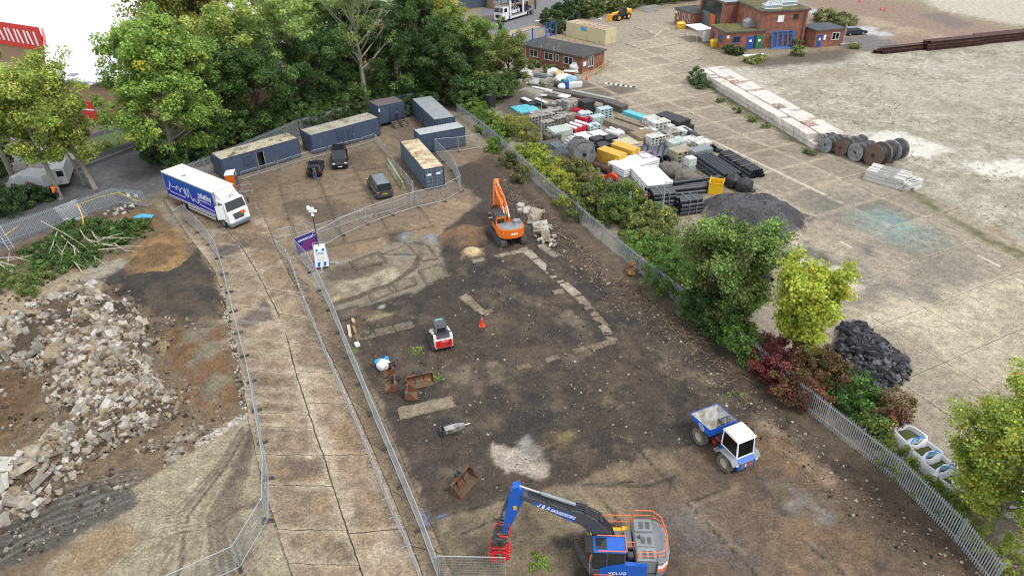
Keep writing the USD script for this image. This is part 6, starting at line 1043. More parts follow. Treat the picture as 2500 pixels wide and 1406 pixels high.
# buckets and attachments on the mud
def bucket(label,p,rz,w,d,h,teeth=0,tilt=None,mat=None,ribs=0,cat='digger bucket',z=0.05):
    T=thing('digger_bucket',label,cat,W(*p,z),rz,None,tilt=tilt); n=9; t=np.linspace(0,PI*.95,n); prof=[(d*.15,h),(0,h*.95)]+[(-d*.1+d*.45*(1-math.cos(x))*.5 -d*.12*math.sin(x),h*.95*(1-x/(PI*.95))**1.0) for x in t[1:]]+[(d,.0)]
    P=np.array([(0.25*d,h),(.05*d,h*.98),(0,h*.6),(.04*d,h*.25),(.2*d,.04),(d,0)]); b=B()
    for a,c in zip(P[:-1],P[1:]): b.beam((a[0],0,a[1]),(c[0],0,c[1]),w,.03)
    obj('bucket_shell',b,mat or OLDST,T); s_=B()
    for y in(-w/2,w/2): s_.prism([tuple(q) for q in P]+[(d*.75,h*.35),(d*.45,h*.9)],y-.015,y+.015,'y')
    obj('side_plate',s_,mat or OLDST,T); 
    e=B().beam((-.02,-.14,h*.75),(-.02,-.14,h*1.25),.05,.35,up=(1,0,0)).beam((-.02,.14,h*.75),(-.02,.14,h*1.25),.05,.35,up=(1,0,0)).tube((-.1,-.2,h*1.12),(-.1,.2,h*1.12),.04).tube((.1,-.2,h*1.05),(.1,.2,h*1.05),.04); obj('hanger',e,DARK,T)
    for k in range(teeth): obj('tooth',B().hull([(d-.05,-w/2+(k+.5)*w/teeth+y,z) for y in(-.05,.05) for z in(0,.07)]+[(d+.2,-w/2+(k+.5)*w/teeth+y,.02) for y in(-.03,.03)]),TRK,T)
    for k in range(ribs): obj('rib',B().prism([tuple(q) for q in P[:-1]]+[(d*.5,.04),(d*.2,h*.3),(d*.15,h*.7)],-w/2+(k+1)*w/(ribs+1)-.012,-w/2+(k+1)*w/(ribs+1)+.012,'y'),mat or OLDST,T)
    return T
bucket('wide ribbed grading bucket lying left of the small green weed, open side to the camera',(1025,930),math.radians(-72),2.0,.75,.75,0,ribs=2); bucket('toothed bucket with white label nearest the foundation slab, its teeth pointing right',(990,968),math.radians(5),1.0,.9,.75,5); bucket('wide toothed bucket with teeth pointing left among the bucket group',(972,942),math.radians(190),1.15,1.0,.7,6); bucket('rounded bucket beside the white and blue sack',(962,908),math.radians(205),.8,.8,.7,3)
bucket('large wide grading bucket with a white edge lying alone near the blue excavator',(1120,1180),math.radians(-32),1.9,.9,.8,0,ribs=2,mat=M('bucket_brown',S(110,92,76),.6,.2,var=.2,dirt=S(120,66,26),dscale=1.2,dthr=.5))
T=thing('bulk_sack','white and blue bulk sack slumped against the buckets','sack',W(938,900),.3); rr_=np.random.RandomState(2); m=trimesh.creation.icosphere(3,1.0); v=m.vertices*[.55,.5,.45]; v=v*(1+.25*(meshkit.fbm(v*3,3,2)[:,None]-.5)); v[:,2]=np.maximum(v[:,2]+.4,0.02); obj('sack_body',(v,m.faces),M('sack_white',(.74,.75,.77),.8,var=.08),T,smooth=True); obj('blue_liner',B().ball((-.25,.25,.6),.34,(1.2,.8,.7),2).ball((.3,.2,.75),.2,(1,.7,1.2),2),M('sack_blue',(.03,.3,.62),.7,var=.15),T); obj('pallet_slat',B().beam((-.1,-.5,.1),(.15,-.55,.75),.1,.03).beam((-.3,-.45,.1),(-.35,-.5,.6),.1,.03),TIMP,T,kind='stuff')
T=thing('hydraulic_breaker','grey hydraulic breaker hammer lying on the mud','breaker',W(1085,1055,.2),math.radians(22)); obj('breaker_box',B().bx(0,1.0,-.22,.22,-.1,.35,ch=.04),M('breaker_grey',S(186,184,180),.5,.2,var=.2,dirt=S(110,96,100),dscale=2.5,dthr=.52),T); obj('breaker_neck',B().hull([(1.0,y,z) for y in(-.2,.2) for z in(-.08,.32)]+[(1.45,y,z) for y in(-.12,.12) for z in(0,.25)]),LGREY,T); obj('chisel',B().tube((1.4,0,.12),(1.85,0,.14),.06,10),M('chisel_steel',S(190,186,176),.4,.4),T); obj('mounting_plate',B().bx(-.3,-.2,-.3,.3,-.12,.4).bx(-.32,0,-.3,-.24,-.12,.4).bx(-.32,0,.24,.3,-.12,.4),DARK,T); obj('hose',B().path([(.2,-.25,.3),(.5,-.4,.1),(.9,-.5,-.1)],.03),HOSE,T)
def plank(label,a,b_,w,h,mat,cat='timber',name='timber_baulk',z=.04):
    p,q=W2(*a),W2(*b_); T=thing(name,label,cat,(*((p+q)/2),z),math.atan2(*(q-p)[::-1])); obj('baulk',B().box((0,0,h/2),(np.linalg.norm(q-p),w,h),ch=.02),mat,T); return T
plank('pale split post lying at the road edge beside the brown one',(851,798),(856,826),.25,.22,M('post_pale',S(206,196,176),.85)); plank('short brown post lying beside the pale split post',(863,800),(869,816),.2,.2,M('post_brown',S(176,134,92),.85)); plank('small yellow-brown timber piece lying above the two posts',(861,782),(865,790),.25,.2,TIMP); plank('small white block lying on the mud below the posts',(870,841),(875,848),.35,.25,WHITE,'block','white_block')
# people
def person(label,loc,rz,J,top,legs,hair,hat=None,extra=None,sc=1.):
    """one continuous figure from joints: hip, neck, head, two arms (shoulder, elbow, wrist) and two legs (hip, knee, ankle)"""
    T=thing('person',label,'person',loc,rz); J={k:np.array(v,float)*sc for k,v in J.items()}
    def limb(pts,rs):
        hs=[]
        for a,b_,r0,r1 in zip(pts[:-1],pts[1:],rs[:-1],rs[1:]):
            s0=trimesh.creation.icosphere(2,r0*sc).vertices+a; s1=trimesh.creation.icosphere(2,r1*sc).vertices+b_; h=trimesh.convex.convex_hull(np.vstack([s0,s1])); hs.append(h)
        return hs
    def join(ms):
        import manifold3d as m3
        o=None
        for h in ms:
            k=m3.Manifold(m3.Mesh(np.asarray(h.vertices,np.float32),np.asarray(h.faces,np.uint32))); o=k if o is None else o+k
        o=o.refine_to_length(.04); me=o.to_mesh(); t=trimesh.Trimesh(me.vert_properties[:,:3],me.tri_verts,process=True); return trimesh.smoothing.filter_taubin(t,iterations=8)
    sh=(J['ls']+J['rs'])/2; chest=J['hip']+(J['neck']-J['hip'])*.65
    torso=limb([J['hip'],chest,J['neck']],[.145,.165,.07])+limb([J['ls'],chest],[.075,.13])+limb([J['rs'],chest],[.075,.13])
    arms=sum([limb([J[s+'s'],J[s+'e'],J[s+'w']],[.062,.05,.036]) for s in'lr'],[]); lg=sum([limb([J['hip']+(J[s+'h']-J['hip']),J[s+'k'],J[s+'a'],J[s+'a']+J['foot']],[.095,.065,.045,.045]) for s in'lr'],[])+limb([J['lh'],J['rh']],[.1,.1])
    up=J['head']-J['neck']; up/=np.linalg.norm(up); fwd=J['face']/np.linalg.norm(J['face'])
    head=limb([J['neck'],J['head']],[.055,.06])+[trimesh.convex.convex_hull(trimesh.creation.icosphere(2,1.).vertices*[.085,.078,.115]@np.array([fwd,np.cross(up,fwd),up])*sc+J['head'])]
    hands=[]
    for s in'lr':
        d=J[s+'w']-J[s+'e']; d/=np.linalg.norm(d); sd=np.cross(d,[0,0,1.]); sd/=max(np.linalg.norm(sd),1e-6); pn_=np.cross(sd,d); w_=J[s+'w']
        hands+=limb([w_,w_+d*.075*sc+sd*.02*sc],[.03,.036])
        for k,(o,ll) in enumerate([(-.03,.07),(-.01,.08),(.01,.078),(.03,.06)]): p=w_+(d*.085+sd*o)*sc; hands+=limb([p,p+(d*ll*.55-pn_*.008)*sc,p+(d*ll-pn_*.03)*sc],[.01,.009,.008])
        hands+=limb([w_+(d*.03-sd*.03)*sc,w_+(d*.075-sd*.06)*sc],[.012,.01])
    body=join(torso+arms+lg+head+hands); obj('body',(body.vertices,body.faces),M('skin',S(200,150,124),.6),T,smooth=True)
    def cloth(ms,mat,name,g=1.12):
        t=join(ms); n=t.vertex_normals; obj(name,(t.vertices+n*.016*sc,t.faces),mat,T,smooth=True)
    cloth(limb([J['hip'],chest,J['neck']-up*.05*sc],[.15,.17,.08])+limb([J['ls'],chest],[.078,.13])+limb([J['rs'],chest],[.078,.13])+sum([limb([J[s+'s'],J[s+'e'],J[s+'e']+(J[s+'w']-J[s+'e'])*.85],[.066,.055,.045]) for s in'lr'],[]),top,'jacket')
    cloth(sum([limb([J[s+'h'],J[s+'k'],J[s+'a']],[.1,.07,.055]) for s in'lr'],[])+limb([J['lh'],J['rh']],[.11,.11])+limb([J['hip'],(J['lh']+J['rh'])/2],[.145,.12]),legs,'trousers')
    for s in'lr': obj('boot',B().m(trimesh.convex.convex_hull(np.vstack([trimesh.creation.icosphere(1,.055*sc).vertices+J[s+'a'],trimesh.creation.icosphere(1,.048*sc).vertices+J[s+'a']+J['foot']]))),BLACK,T)
    fc=B(); side=np.cross(up,fwd)
    for k in(-1,1): fc.ball(J['head']+(fwd*.078+side*.03*k+up*.01)*sc,.011*sc)
    obj('eye',fc,BLACK,T,kind='stuff'); obj('nose',B().ball(J['head']+(fwd*.088-up*.02)*sc,.014*sc),M('skin',(0,0,0)),T); obj('mouth',B().ball(J['head']+(fwd*.08-up*.05)*sc,.014*sc,(1,1.6,.5)),M('lip',S(150,84,80),.6),T); obj('ear',B().ball(J['head']+(side*.08)*sc,.02*sc).ball(J['head']-(side*.08)*sc,.02*sc),M('skin',(0,0,0)),T,kind='stuff')
    hm=trimesh.creation.icosphere(2,1.); v=hm.vertices; k=(v[:,2]>-.25)&((v[:,0]<.35)|(v[:,2]>.45)); f=hm.faces[k[hm.faces].all(1)]; obj('helmet' if hat else 'hair',((v*[.1,.094,.13])@np.array([fwd,side,up])*sc+J['head'],f),hat or hair,T,smooth=True)
    for nm,a in (extra or []): obj(nm,a[0],a[1],T)
    return T
HV=M('hi_vis_orange',(.85,.2,.02),.7); HVY=M('hi_vis_yellow',(.6,.75,.05),.7); JEAN=M('jeans_blue',S(90,110,150),.85); DKT=M('dark_trousers',(.03,.03,.035),.85)
J=dict(hip=(0,0,.95),neck=(.3,0,1.28),head=(.42,0,1.36),face=(.9,0,-.4),ls=(.26,.17,1.24),le=(.42,.22,1.0),lw=(.6,.14,.92),rs=(.26,-.17,1.24),re=(.42,-.22,1.0),rw=(.6,-.14,.92),lh=(0,.1,.9),lk=(.03,.12,.48),la=(-.02,.13,.08),rh=(0,-.1,.9),rk=(.03,-.12,.48),ra=(-.02,-.13,.08),foot=(.15,0,-.02))
p=W(772,438,.02); person('person in dark clothes with yellow hi-vis strips bending into the open boot of the hatchback',p+[-.05,-.1,.0],math.radians(98),J,M('dark_jacket',(.05,.05,.06),.8),JEAN,M('hair_dark',(.03,.02,.015),.7),extra=[('hi_vis_strip',(B().hull([(.02,y,1.1+z) for y in(.06,.12) for z in(0,.03)]+[(.22,y,1.36+z) for y in(.06,.12) for z in(0,.03)]).hull([(.02,y,1.1+z) for y in(-.12,-.06) for z in(0,.03)]+[(.22,y,1.36+z) for y in(-.12,-.06) for z in(0,.03)]),HVY))])
J2=dict(hip=(0,0,.95),neck=(.1,0,1.5),head=(.15,0,1.66),face=(1,0,-.1),ls=(.08,.18,1.42),le=(.25,.26,1.2),lw=(.48,.18,1.3),rs=(.08,-.18,1.42),re=(.28,-.26,1.22),rw=(.5,-.16,1.22),lh=(0,.1,.92),lk=(.28,.16,.62),la=(.26,.14,.2),rh=(0,-.1,.92),rk=(.3,-.16,.6),ra=(.27,-.14,.18),foot=(.14,0,.02))
pc=W(148,486)+np.array([.0,-.62,.25])
person('climber in an orange hi-vis jacket and dark helmet working up the pale tree trunk',pc,math.radians(90),J2,HV,DKT,BLACK,hat=BLACK,extra=[('harness',(B().lathe([(.17,-.03),(.17,.04)],(0.02,0,1.0),n=14).path([(.05,.15,1.),(.45,.2,1.1),(.55,0,1.12),(.45,-.2,1.1),(.05,-.15,1.)],.015),DARK))])
# ---------------------------------------------------------------- the storage yard
AL,AC=math.radians(-65),math.radians(25); rq=np.random.RandomState(8)
PC=M('trough_pale',S(222,222,216),.9,var=.12,scale=2.,dirt=S(150,142,128),dscale=1.2,dthr=.56,rnd=.06); PG=M('trough_grey',S(186,182,174),.9,var=.2,scale=2.,dirt=S(110,102,92),dscale=1.4,dthr=.5,rnd=.08); PB=M('trough_blue_white',S(192,212,214),.7,var=.06,rnd=.03); PGR=M('slab_grey_green',S(196,206,198),.85,var=.1,rnd=.04)
BLK=M('black_plastic',(.018,.019,.022),.55,var=.2); PIPE=M('pipe_black',(.022,.026,.034),.42,var=.15); TAR=M('tarp_grey',S(124,118,108),.9,var=.25,scale=5.); TURQ=M('turquoise_plastic',S(100,200,214),.5,var=.06); DKTIM=M('dark_timber',S(104,98,92),.9,var=.25,scale=3.)
def stack(label,p,n,u,mat,cat='stack',name='stack',rz=AC,unit='trough',gap=.03,jit=.03,holes=None,pal=False,z=0.,tilt=None,drop=0.,at=None,parent=None):
    """n = pieces across, deep, high; u = size of one piece"""
    T=thing(name,label,cat,at if at is not None else W(*p,z),rz,tilt=tilt); z0=0.; u=(u[0]*1.1,u[1]*1.1,u[2]) if unit=='trough' else u
    if pal:
        b=B()
        for k in(-1,0,1): b.box((0,k*n[1]*u[1]*.42,.05),(n[0]*u[0],.1,.1))
        obj('pallet',b,TIM,T,kind='stuff'); z0=.1
    hb=B()
    for k in range(n[2]):
        for i in range(n[0]):
            for j in range(n[1]):
                if k==n[2]-1 and rq.rand()<drop: continue
                c=((i-(n[0]-1)/2)*u[0]+rq.uniform(-jit,jit),(j-(n[1]-1)/2)*u[1]+rq.uniform(-jit,jit),z0+(k+.5)*u[2]); d=(u[0]-gap,u[1]-gap,u[2]-gap*.4)
                obj(unit,B().box(c,d,rz=rq.uniform(-.02,.02)*jit*30,ch=.015),mat,T)
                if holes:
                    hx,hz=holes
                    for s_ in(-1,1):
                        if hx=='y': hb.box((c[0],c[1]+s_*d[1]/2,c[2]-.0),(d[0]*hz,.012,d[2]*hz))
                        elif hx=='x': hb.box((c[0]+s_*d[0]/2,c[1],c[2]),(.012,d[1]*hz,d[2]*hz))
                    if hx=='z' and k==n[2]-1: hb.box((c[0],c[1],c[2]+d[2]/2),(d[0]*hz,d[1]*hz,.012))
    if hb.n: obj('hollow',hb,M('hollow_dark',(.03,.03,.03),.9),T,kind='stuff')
    return T
def pipes(label,a,b_,r,rows,mat=PIPE,cat='pipes',name='pipe_bundle',z=.02,hollow=.86,strap=0,jit=.15,unit='pipe',inner=None):
    p,q=W2(*a),W2(*b_); L_=np.linalg.norm(q-p); T=thing(name,label,cat,(*p,z),math.atan2(*(q-p)[::-1]))
    zz=r
    for k,n in enumerate(rows):
        for i in range(n):
            y=(i-(n-1)/2)*r*2.04; dx=rq.uniform(-jit,jit); o=obj(unit,B().tube((dx,y,zz),(L_+dx,y,zz),r,12,hollow=hollow),mat,T,smooth=40)
            if inner: obj('inner_lining',B().tube((dx+.02,y,zz),(L_+dx-.02,y,zz),r*.85,10,hollow=.95),inner,o)
        zz+=r*1.76
    if strap:
        b=B(); w=max(rows)*r*2.04/2+.03; h=r*2+(len(rows)-1)*r*1.76+.02
        for k in range(strap): x=L_*(k+1)/(strap+1); b.path([(x,-w,0),(x,-w,h),(x,w,h),(x,w,0)],.035,4)
        obj('strap',b,TIM if strap>2 else GALVD,T,kind='stuff')
    return T
# back of the yard: long boards
for l,a,b_,w,h,m_ in [('long dark board pack at the back of the storage yard, left one',(1325,236),(1430,258),1.1,.5,DKTIM),('long dark board pack behind the left one, reaching to the sleepers',(1352,226),(1505,256),.9,.45,DKTIM),('long pale-topped board pack at the very back of the storage yard',(1395,228),(1500,250),.7,.5,M('board_pale_grey',S(176,174,168),.9,var=.2)),
  ('white plank lying below the rubbish heap',(1300,214),(1360,226),.5,.15,WHITE),('thin white lath lying above the white plank',(1285,205),(1335,212),.3,.1,WHITE),('grey board pack lying between the long dark packs',(1330,228),(1390,240),.9,.4,PG)]: plank(l,a,b_,w,h,m_,'boards','board_pack')
stack('stack of weathered sleepers at the right end of the long boards',(1502,268),(2,3,4),(1.9,.5,.26),DKTIM,rz=AL+.25,unit='sleeper',gap=.04); stack('turquoise sheets lying flat behind the yellowing willow shrub',(1282,268),(2,1,2),(1.7,3.4,.12),TURQ,rz=AC,unit='sheet',gap=.04)
stack('white-topped black panel pack next to the turquoise sheets',(1290,254),(1,1,2),(1.1,3.2,.2),BLK,rz=AC+.1,unit='panel'); plank('white board lying on the black panel pack next to the turquoise sheets',(1276,247),(1294,255),.7,.12,WHITE,'board','white_board',z=.45); stack('black panel pack with white boards on top, right of the first pack',(1325,258),(1,1,2),(1.4,3.6,.22),BLK,rz=AC+.1,unit='panel'); plank('white board lying on the right-hand black panel pack',(1308,249),(1335,260),.55,.12,WHITE,'board','white_board',z=.5)
for l,p,n,u,m_,k in [('long row of grey cable troughs standing on edge',(1335,284),(9,1,2),(.55,1.2,.45),PG,dict(holes=('y',.55))),('second row of grey troughs in front of the long row',(1322,300),(7,1,3),(.5,1.1,.42),PG,dict(holes=('y',.6))),('loose grey troughs lying at the end of the second row',(1362,298),(4,1,2),(.45,1.5,.4),PG,dict(holes=('y',.6),jit=.12,drop=.3)),('grey trough stack with a white sheet on top',(1378,262),(2,2,3),(1.,.8,.36),PG,dict(holes=('y',.5))),('tall grey block stack beside the black tower of boxes',(1392,276),(2,2,5),(.95,.85,.38),PG,dict(holes=('x',.45),jit=.06)),
   ('low grey flat slab stack below the tall grey block stack',(1383,286),(2,2,2),(1.1,.9,.3),PG,dict(jit=.1)),('grey mixed trough heap left of the tall grey stack',(1355,262),(3,2,2),(.9,.7,.35),PG,dict(jit=.15,drop=.3)),
   ('white-blue hollow block stack, left one of the four',(1428,298),(3,2,4),(.55,.6,.36),PB,dict(holes=('y',.55))),('white-blue hollow block stack, middle one of the four',(1456,300),(3,2,3),(.62,.6,.36),PB,dict(holes=('x',.5),jit=.06)),('white-blue hollow block stack at the back right of the four',(1474,288),(3,2,4),(.62,.6,.38),PB,dict(holes=('y',.55))),('low white-blue hollow block stack in front of the other three',(1448,316),(3,2,2),(.55,.6,.38),PB,dict(holes=('y',.5),drop=.15)),
   ('dark-edged trough stack left of the grey-green slabs',(1336,318),(3,1,4),(.55,1.2,.34),PG,dict(holes=('y',.6))),('pale grey-green slab stack with frames on top',(1366,338),(1,2,6),(2.6,1.1,.24),PGR,dict(gap=.05,jit=.08)),('white pallet-like plates piled flat in the middle of the yard',(1440,334),(2,1,3),(1.9,1.9,.14),WHITE,dict(jit=.2)),
   ('cream slatted stack in the middle of the yard, dark gaps along its top',(1532,362),(1,7,5),(3.2,.36,.2),M('slat_cream',S(214,204,178),.85,var=.08),dict(gap=.07,unit='slat')),('brown weathered box stack behind the grey pipes',(1570,352),(2,2,3),(1.3,1.2,.5),M('box_brown',S(150,132,104),.9,var=.15),dict(jit=.05)),('grey broken block stack beside the orange-capped post',(1548,376),(4,2,2),(.6,.8,.45),PG,dict(jit=.12,drop=.3,holes=('y',.5))),
   ('pale hollow rack-like block stack behind the grey pipes',(1597,362),(4,2,5),(.5,.7,.36),PC,dict(holes=('y',.62))),('grey curved kerb stack right of the rack-like stack',(1622,360),(3,2,5),(.6,.6,.3),PG,dict(jit=.08)),('white hollow block stack next to the black box tower, left one',(1588,312),(3,2,4),(.65,.7,.38),PC,dict(holes=('y',.55))),('white trough stack in front of the black box tower',(1608,322),(4,1,4),(.6,1.5,.4),PC,dict(holes=('y',.5))),('small white cube stack touching the black box tower',(1603,300),(2,1,2),(.8,.8,.5),PC,{}),
   ('white broken block pile left of the trough stacks',(1580,332),(3,2,3),(.7,.7,.34),PC,dict(jit=.14,drop=.3)),('white rounded block stack, upper of the central pair',(1636,322),(2,2,3),(1.,.9,.4),PC,dict(jit=.1,drop=.2)),('white rounded block stack, lower right of the central pair',(1660,334),(2,2,3),(1.1,.9,.36),PC,dict(jit=.08)),('grey ribbed trough stack under the rounded white stacks',(1638,342),(4,1,4),(.55,1.4,.32),PG,dict(holes=('y',.5))),
   ('pale green-white slab stack in the middle right of the yard',(1648,366),(2,2,4),(1.1,.9,.34),PGR,dict(jit=.1,drop=.2)),('white slab pile with broken pieces on top',(1676,362),(3,2,4),(.9,.8,.32),PC,dict(jit=.15,drop=.3)),('white crate stack at the right edge of the pale stacks',(1706,368),(2,3,4),(1.,.7,.36),PC,dict(jit=.06,holes=('x',.4))),('brown-edged trough crate below the white slab pile',(1660,388),(3,2,3),(.8,.9,.45),M('crate_tan',S(176,164,142),.9,var=.15),dict(holes=('y',.55),jit=.06)),
   ('grey steel cage box with pale slabs on top, beside the long pipes',(1706,388),(1,1,2),(2.9,1.5,.7),M('cage_grey',S(140,146,148),.6,var=.15),dict(gap=.03,unit='cage')),('white plastic tubs nested in a stack',(1682,416),(1,1,5),(1.15,1.1,.34),M('tub_white',S(214,222,216),.5,var=.04),dict(jit=.04,unit='tub')),
   ('white offcut stack in front of the black crates',(1432,362),(2,2,2),(1.,.8,.25),WHITE,dict(jit=.15)),('grey stack hidden behind the yellow willow shrub',(1348,345),(3,1,3),(.6,1.4,.35),DKTIM,dict(jit=.05))]:
    stack(l,p,n,u,m_,**k)
plank('white sheet lying on top of the grey trough stack',(1366,252),(1388,256),1.3,.12,WHITE,'sheet','white_sheet',z=1.15)
for k,(a,b_) in enumerate([((1480,322),(1510,332)),((1490,316),(1515,330)),((1502,312),(1522,330))]): plank(f'white concrete beam lying in the middle of the yard, {ORD[k]} of three from the left',a,b_,.4,.35,WHITE,'beam','concrete_beam')
stack('tall tower of black boxes behind the red barriers',(1431,280),(1,2,6),(1.9,.85,.36),BLK,unit='box',rz=AC,gap=.05); stack('low black box beside the tall black tower',(1452,272),(1,1,2),(1.1,1.1,.35),BLK,unit='box')
stack('large two-tier block of black drainage crates',(1640,310),(4,3,3),(1.15,.8,.5),BLK,unit='crate',rz=AL+.18,gap=.05); stack('lower black drainage crates to the right of the large block',(1668,318),(2,3,2),(1.,.7,.42),BLK,unit='crate',rz=AL+.18,gap=.05)
for i,(l,p) in enumerate([('black square box with white dust, back left of the four',(1458,350)),('black square box, back right of the four',(1487,348)),('black square box, front left of the four',(1440,368)),('black square box, front right of the four',(1470,366))]): stack(l,p,(1,1,2),(1.9,1.5,.42),BLK,unit='box',gap=.06,rz=AC+.1)
stack('red and white plastic barriers lying in a block, front group',(1405,320),(5,1,1),(.55,2.2,.8),M('barrier_red',S(206,44,66),.5,var=.08),unit='barrier',rz=AC+.35,gap=.06); 
for k in(0,2,4): 
    q=W(1405,320)+np.array([math.cos(AC+.35),math.sin(AC+.35),0])*(k-2)*.55; T=thing('white_barrier','white plastic barrier lying on the front red group, '+('left' if k==0 else 'middle' if k==2 else 'right')+' one','barrier',q+[0,0,.8],AC+.35); obj('barrier_body',B().box((0,0,.14),(.5,2.1,.28),ch=.1),WHITE,T)
stack('red and white plastic barriers standing behind the front group',(1424,300),(2,1,2),(.7,2.,.5),M('barrier_red',(0,0,0)),unit='barrier',rz=AC+.35,gap=.05); stack('red plastic barrier block beside the black tower',(1414,284),(1,1,2),(1.,2.2,.55),M('barrier_red',(0,0,0)),unit='barrier',rz=AC+.5); plank('white plastic barrier on the red block behind the front group',(1416,291),(1436,296),.6,.3,WHITE,'barrier','white_barrier',z=1.)
T=stack('long grey timber pack, front one of the pair',(1520,318),(1,4,4),(6.4,.36,.22),TIM,rz=AL+.22,unit='timber',gap=.03); stack('long grey timber pack, back one of the pair',(1545,306),(1,4,3),(6.2,.36,.22),TIM,rz=AL+.22,unit='timber',gap=.03); stack('turquoise wrapped pack behind the timber packs',(1555,292),(1,1,2),(4.6,1.2,.4),TURQ,rz=AL+.22,unit='wrap',gap=.02); 
T=thing('slatted_roll','pale slatted barrel-shaped bundle beside the cable drum','bundle',W(1402,360),AC); 
for k in range(9): a=PI*k/8; obj('slat',B().box((1.1*math.cos(a)*1.,0,.15+1.1*math.sin(a)),(.3,2.,.1),R=np.array([[math.sin(a),0,math.cos(a)],[0,1,0],[-math.cos(a),0,math.sin(a)]])),PC,T)
# cable drums
DF=[M('drum_flange_white',S(206,200,190),.85,var=.2,scale=4.,dirt=S(130,110,92),dscale=2.,dthr=.5),M('drum_flange_grey',S(160,162,164),.85,var=.2,scale=4.,dirt=S(96,92,90),dscale=2.,dthr=.52),M('drum_flange_brown',S(116,96,82),.85,var=.25,scale=4.)]; CAB=M('cable_black',(.03,.032,.036),.6,var=.2)
DP={}
def drum(label,p,rz,r,w,fm=0,at=None,group='cable drums',cab=CAB):
    k=(fm,cab is CAB); c=at if at is not None else W(*p)
    if k in DP: return copy(DP[k],c,rz,label,group,sc=(w/1.,r/1.,r/1.))
    T=DP[k]=thing('cable_drum',label,'cable drum',c,rz,group); x=UsdGeom.Xformable(T); x.AddScaleOp().Set(Gf.Vec3f(w,r,r))
    for x in(-.5,.44):
        for q in range(7): 
            y0,y1=-1+q*2/7,-1+(q+1)*2/7; pts=[(y,1+s_*math.sqrt(max(0,1-y*y))) for s_,ys in((1,np.linspace(y0,y1,4)),(-1,np.linspace(y1,y0,4))) for y in ys]
            try: obj('flange_board',B().prism([(a*1.,b_) for a,b_ in pts],x+.003*(q%2),x+.06+.003*(q%2),'x'),DF[fm],T)
            except Exception: pass
    cb=B()
    for q in range(8): cb.lathe([(.0,-.44+q*.11),(.74,-.44+q*.11),(.78,-.385+q*.11),(.74,-.33+q*.11),(0,-.33+q*.11)],(0,0,1),'x',18)
    obj('cable',cb,cab,T,smooth=50); obj('hub',B().box((-.51,0,1),(.03,.3,.3)),BLK,T); return T
rd=np.array([math.cos(math.radians(27)),math.sin(math.radians(27)),0]); n_=0
for l,p,r,w,cnt,fm in [('upper',(1996,364),.95,.75,3,(0,1)),('second',(2010,372),1.0,.8,3,(1,1)),('third',(2046,380),1.05,1.25,3,(2,1)),('fourth',(2082,393),1.1,.9,3,(1,1)),('lowest',(2124,406),1.4,1.5,3,(2,1))]:
    for k in range(cnt): drum(f'black cable drum, {["nearest","middle","far"][k]} one of the {l} row beside the block wall',p,math.radians(27),r*(1-.03*k),w,fm[0] if k==0 else fm[1],W(*p)+rd*(k*(w*1.12)+w/2)); n_+=1
drum('big black drum of old cable in the brambles beside the slatted bundle',(1425,398),AC+1.1,1.4,1.5,1,group=None,cab=M('cable_old',S(62,58,58),.8,var=.3,scale=5.)); drum('second old cable drum standing behind the big black one',(1410,386),AC+.7,1.35,1.3,1,group=None,cab=M('cable_old',(0,0,0)))
# white sheets, yellow boxes, frames
def deck(label,at,rz,L_,D_,n,top):
    T=thing('sheet_stack',label,'sheet stack',at,rz)
    for k in range(n):
        obj('panel',B().box((0,0,.12+k*.27),(L_,D_,.18),ch=.02),top if k==n-1 else WHITE,T); obj('batten',B().box((-L_*.4,0,.015+k*.27),(.12,D_,.03)).box((L_*.4,0,.015+k*.27),(.12,D_,.03)).box((0,-D_/2+.1,.015+k*.27),(L_,.1,.03)),TIM,T,kind='stuff')
    return T
WS=M('sheet_white',(.8,.81,.82),.5,var=.02); deck('white panel stack behind, with the pink steel frame standing on it',(15.2,79.4,0),math.radians(34),5.8,3.0,4,WS); deck('large white panel stack in front, next to the long black pipes',(16.6,74.9,0),math.radians(-78),5.3,3.2,4,WS)
T=thing('stillage','pink steel stillage frame standing on the white panels','frame',(17.2,80.9,1.02),math.radians(20)); 
for x in(-1.1,1.1):
    for y in(-.8,.8): obj('post',B().tube((x,y,0),(x,y,1.3),.05),M('frame_pink',S(190,140,156),.6),T)
obj('rail',B().path([(-1.1,-.8,.1),(1.1,-.8,.1),(1.1,.8,.1),(-1.1,.8,.1)],.05,5,True),M('frame_pink',(0,0,0)),T)
YB=M('box_yellow',S(226,178,62),.6,var=.06,dirt=S(190,160,90),dscale=1.,dthr=.6)
for l,p in(('long yellow box, front one of the pair beside the white panels',(1492,398)),('long yellow box, back one of the pair',(1525,385))):
    T=thing('storage_box',l,'box',W(*p),AL+.3); obj('box_body',B().box((0,0,.75),(3.6,1.5,1.5),ch=.04),YB,T); obj('lid',B().box((0,0,1.54),(3.66,1.56,.08),ch=.02),YB,T); 
    for k in range(6): obj('rib',B().box((-1.6+k*.64,-.77,.75),(.08,.05,1.4)),YB,T)
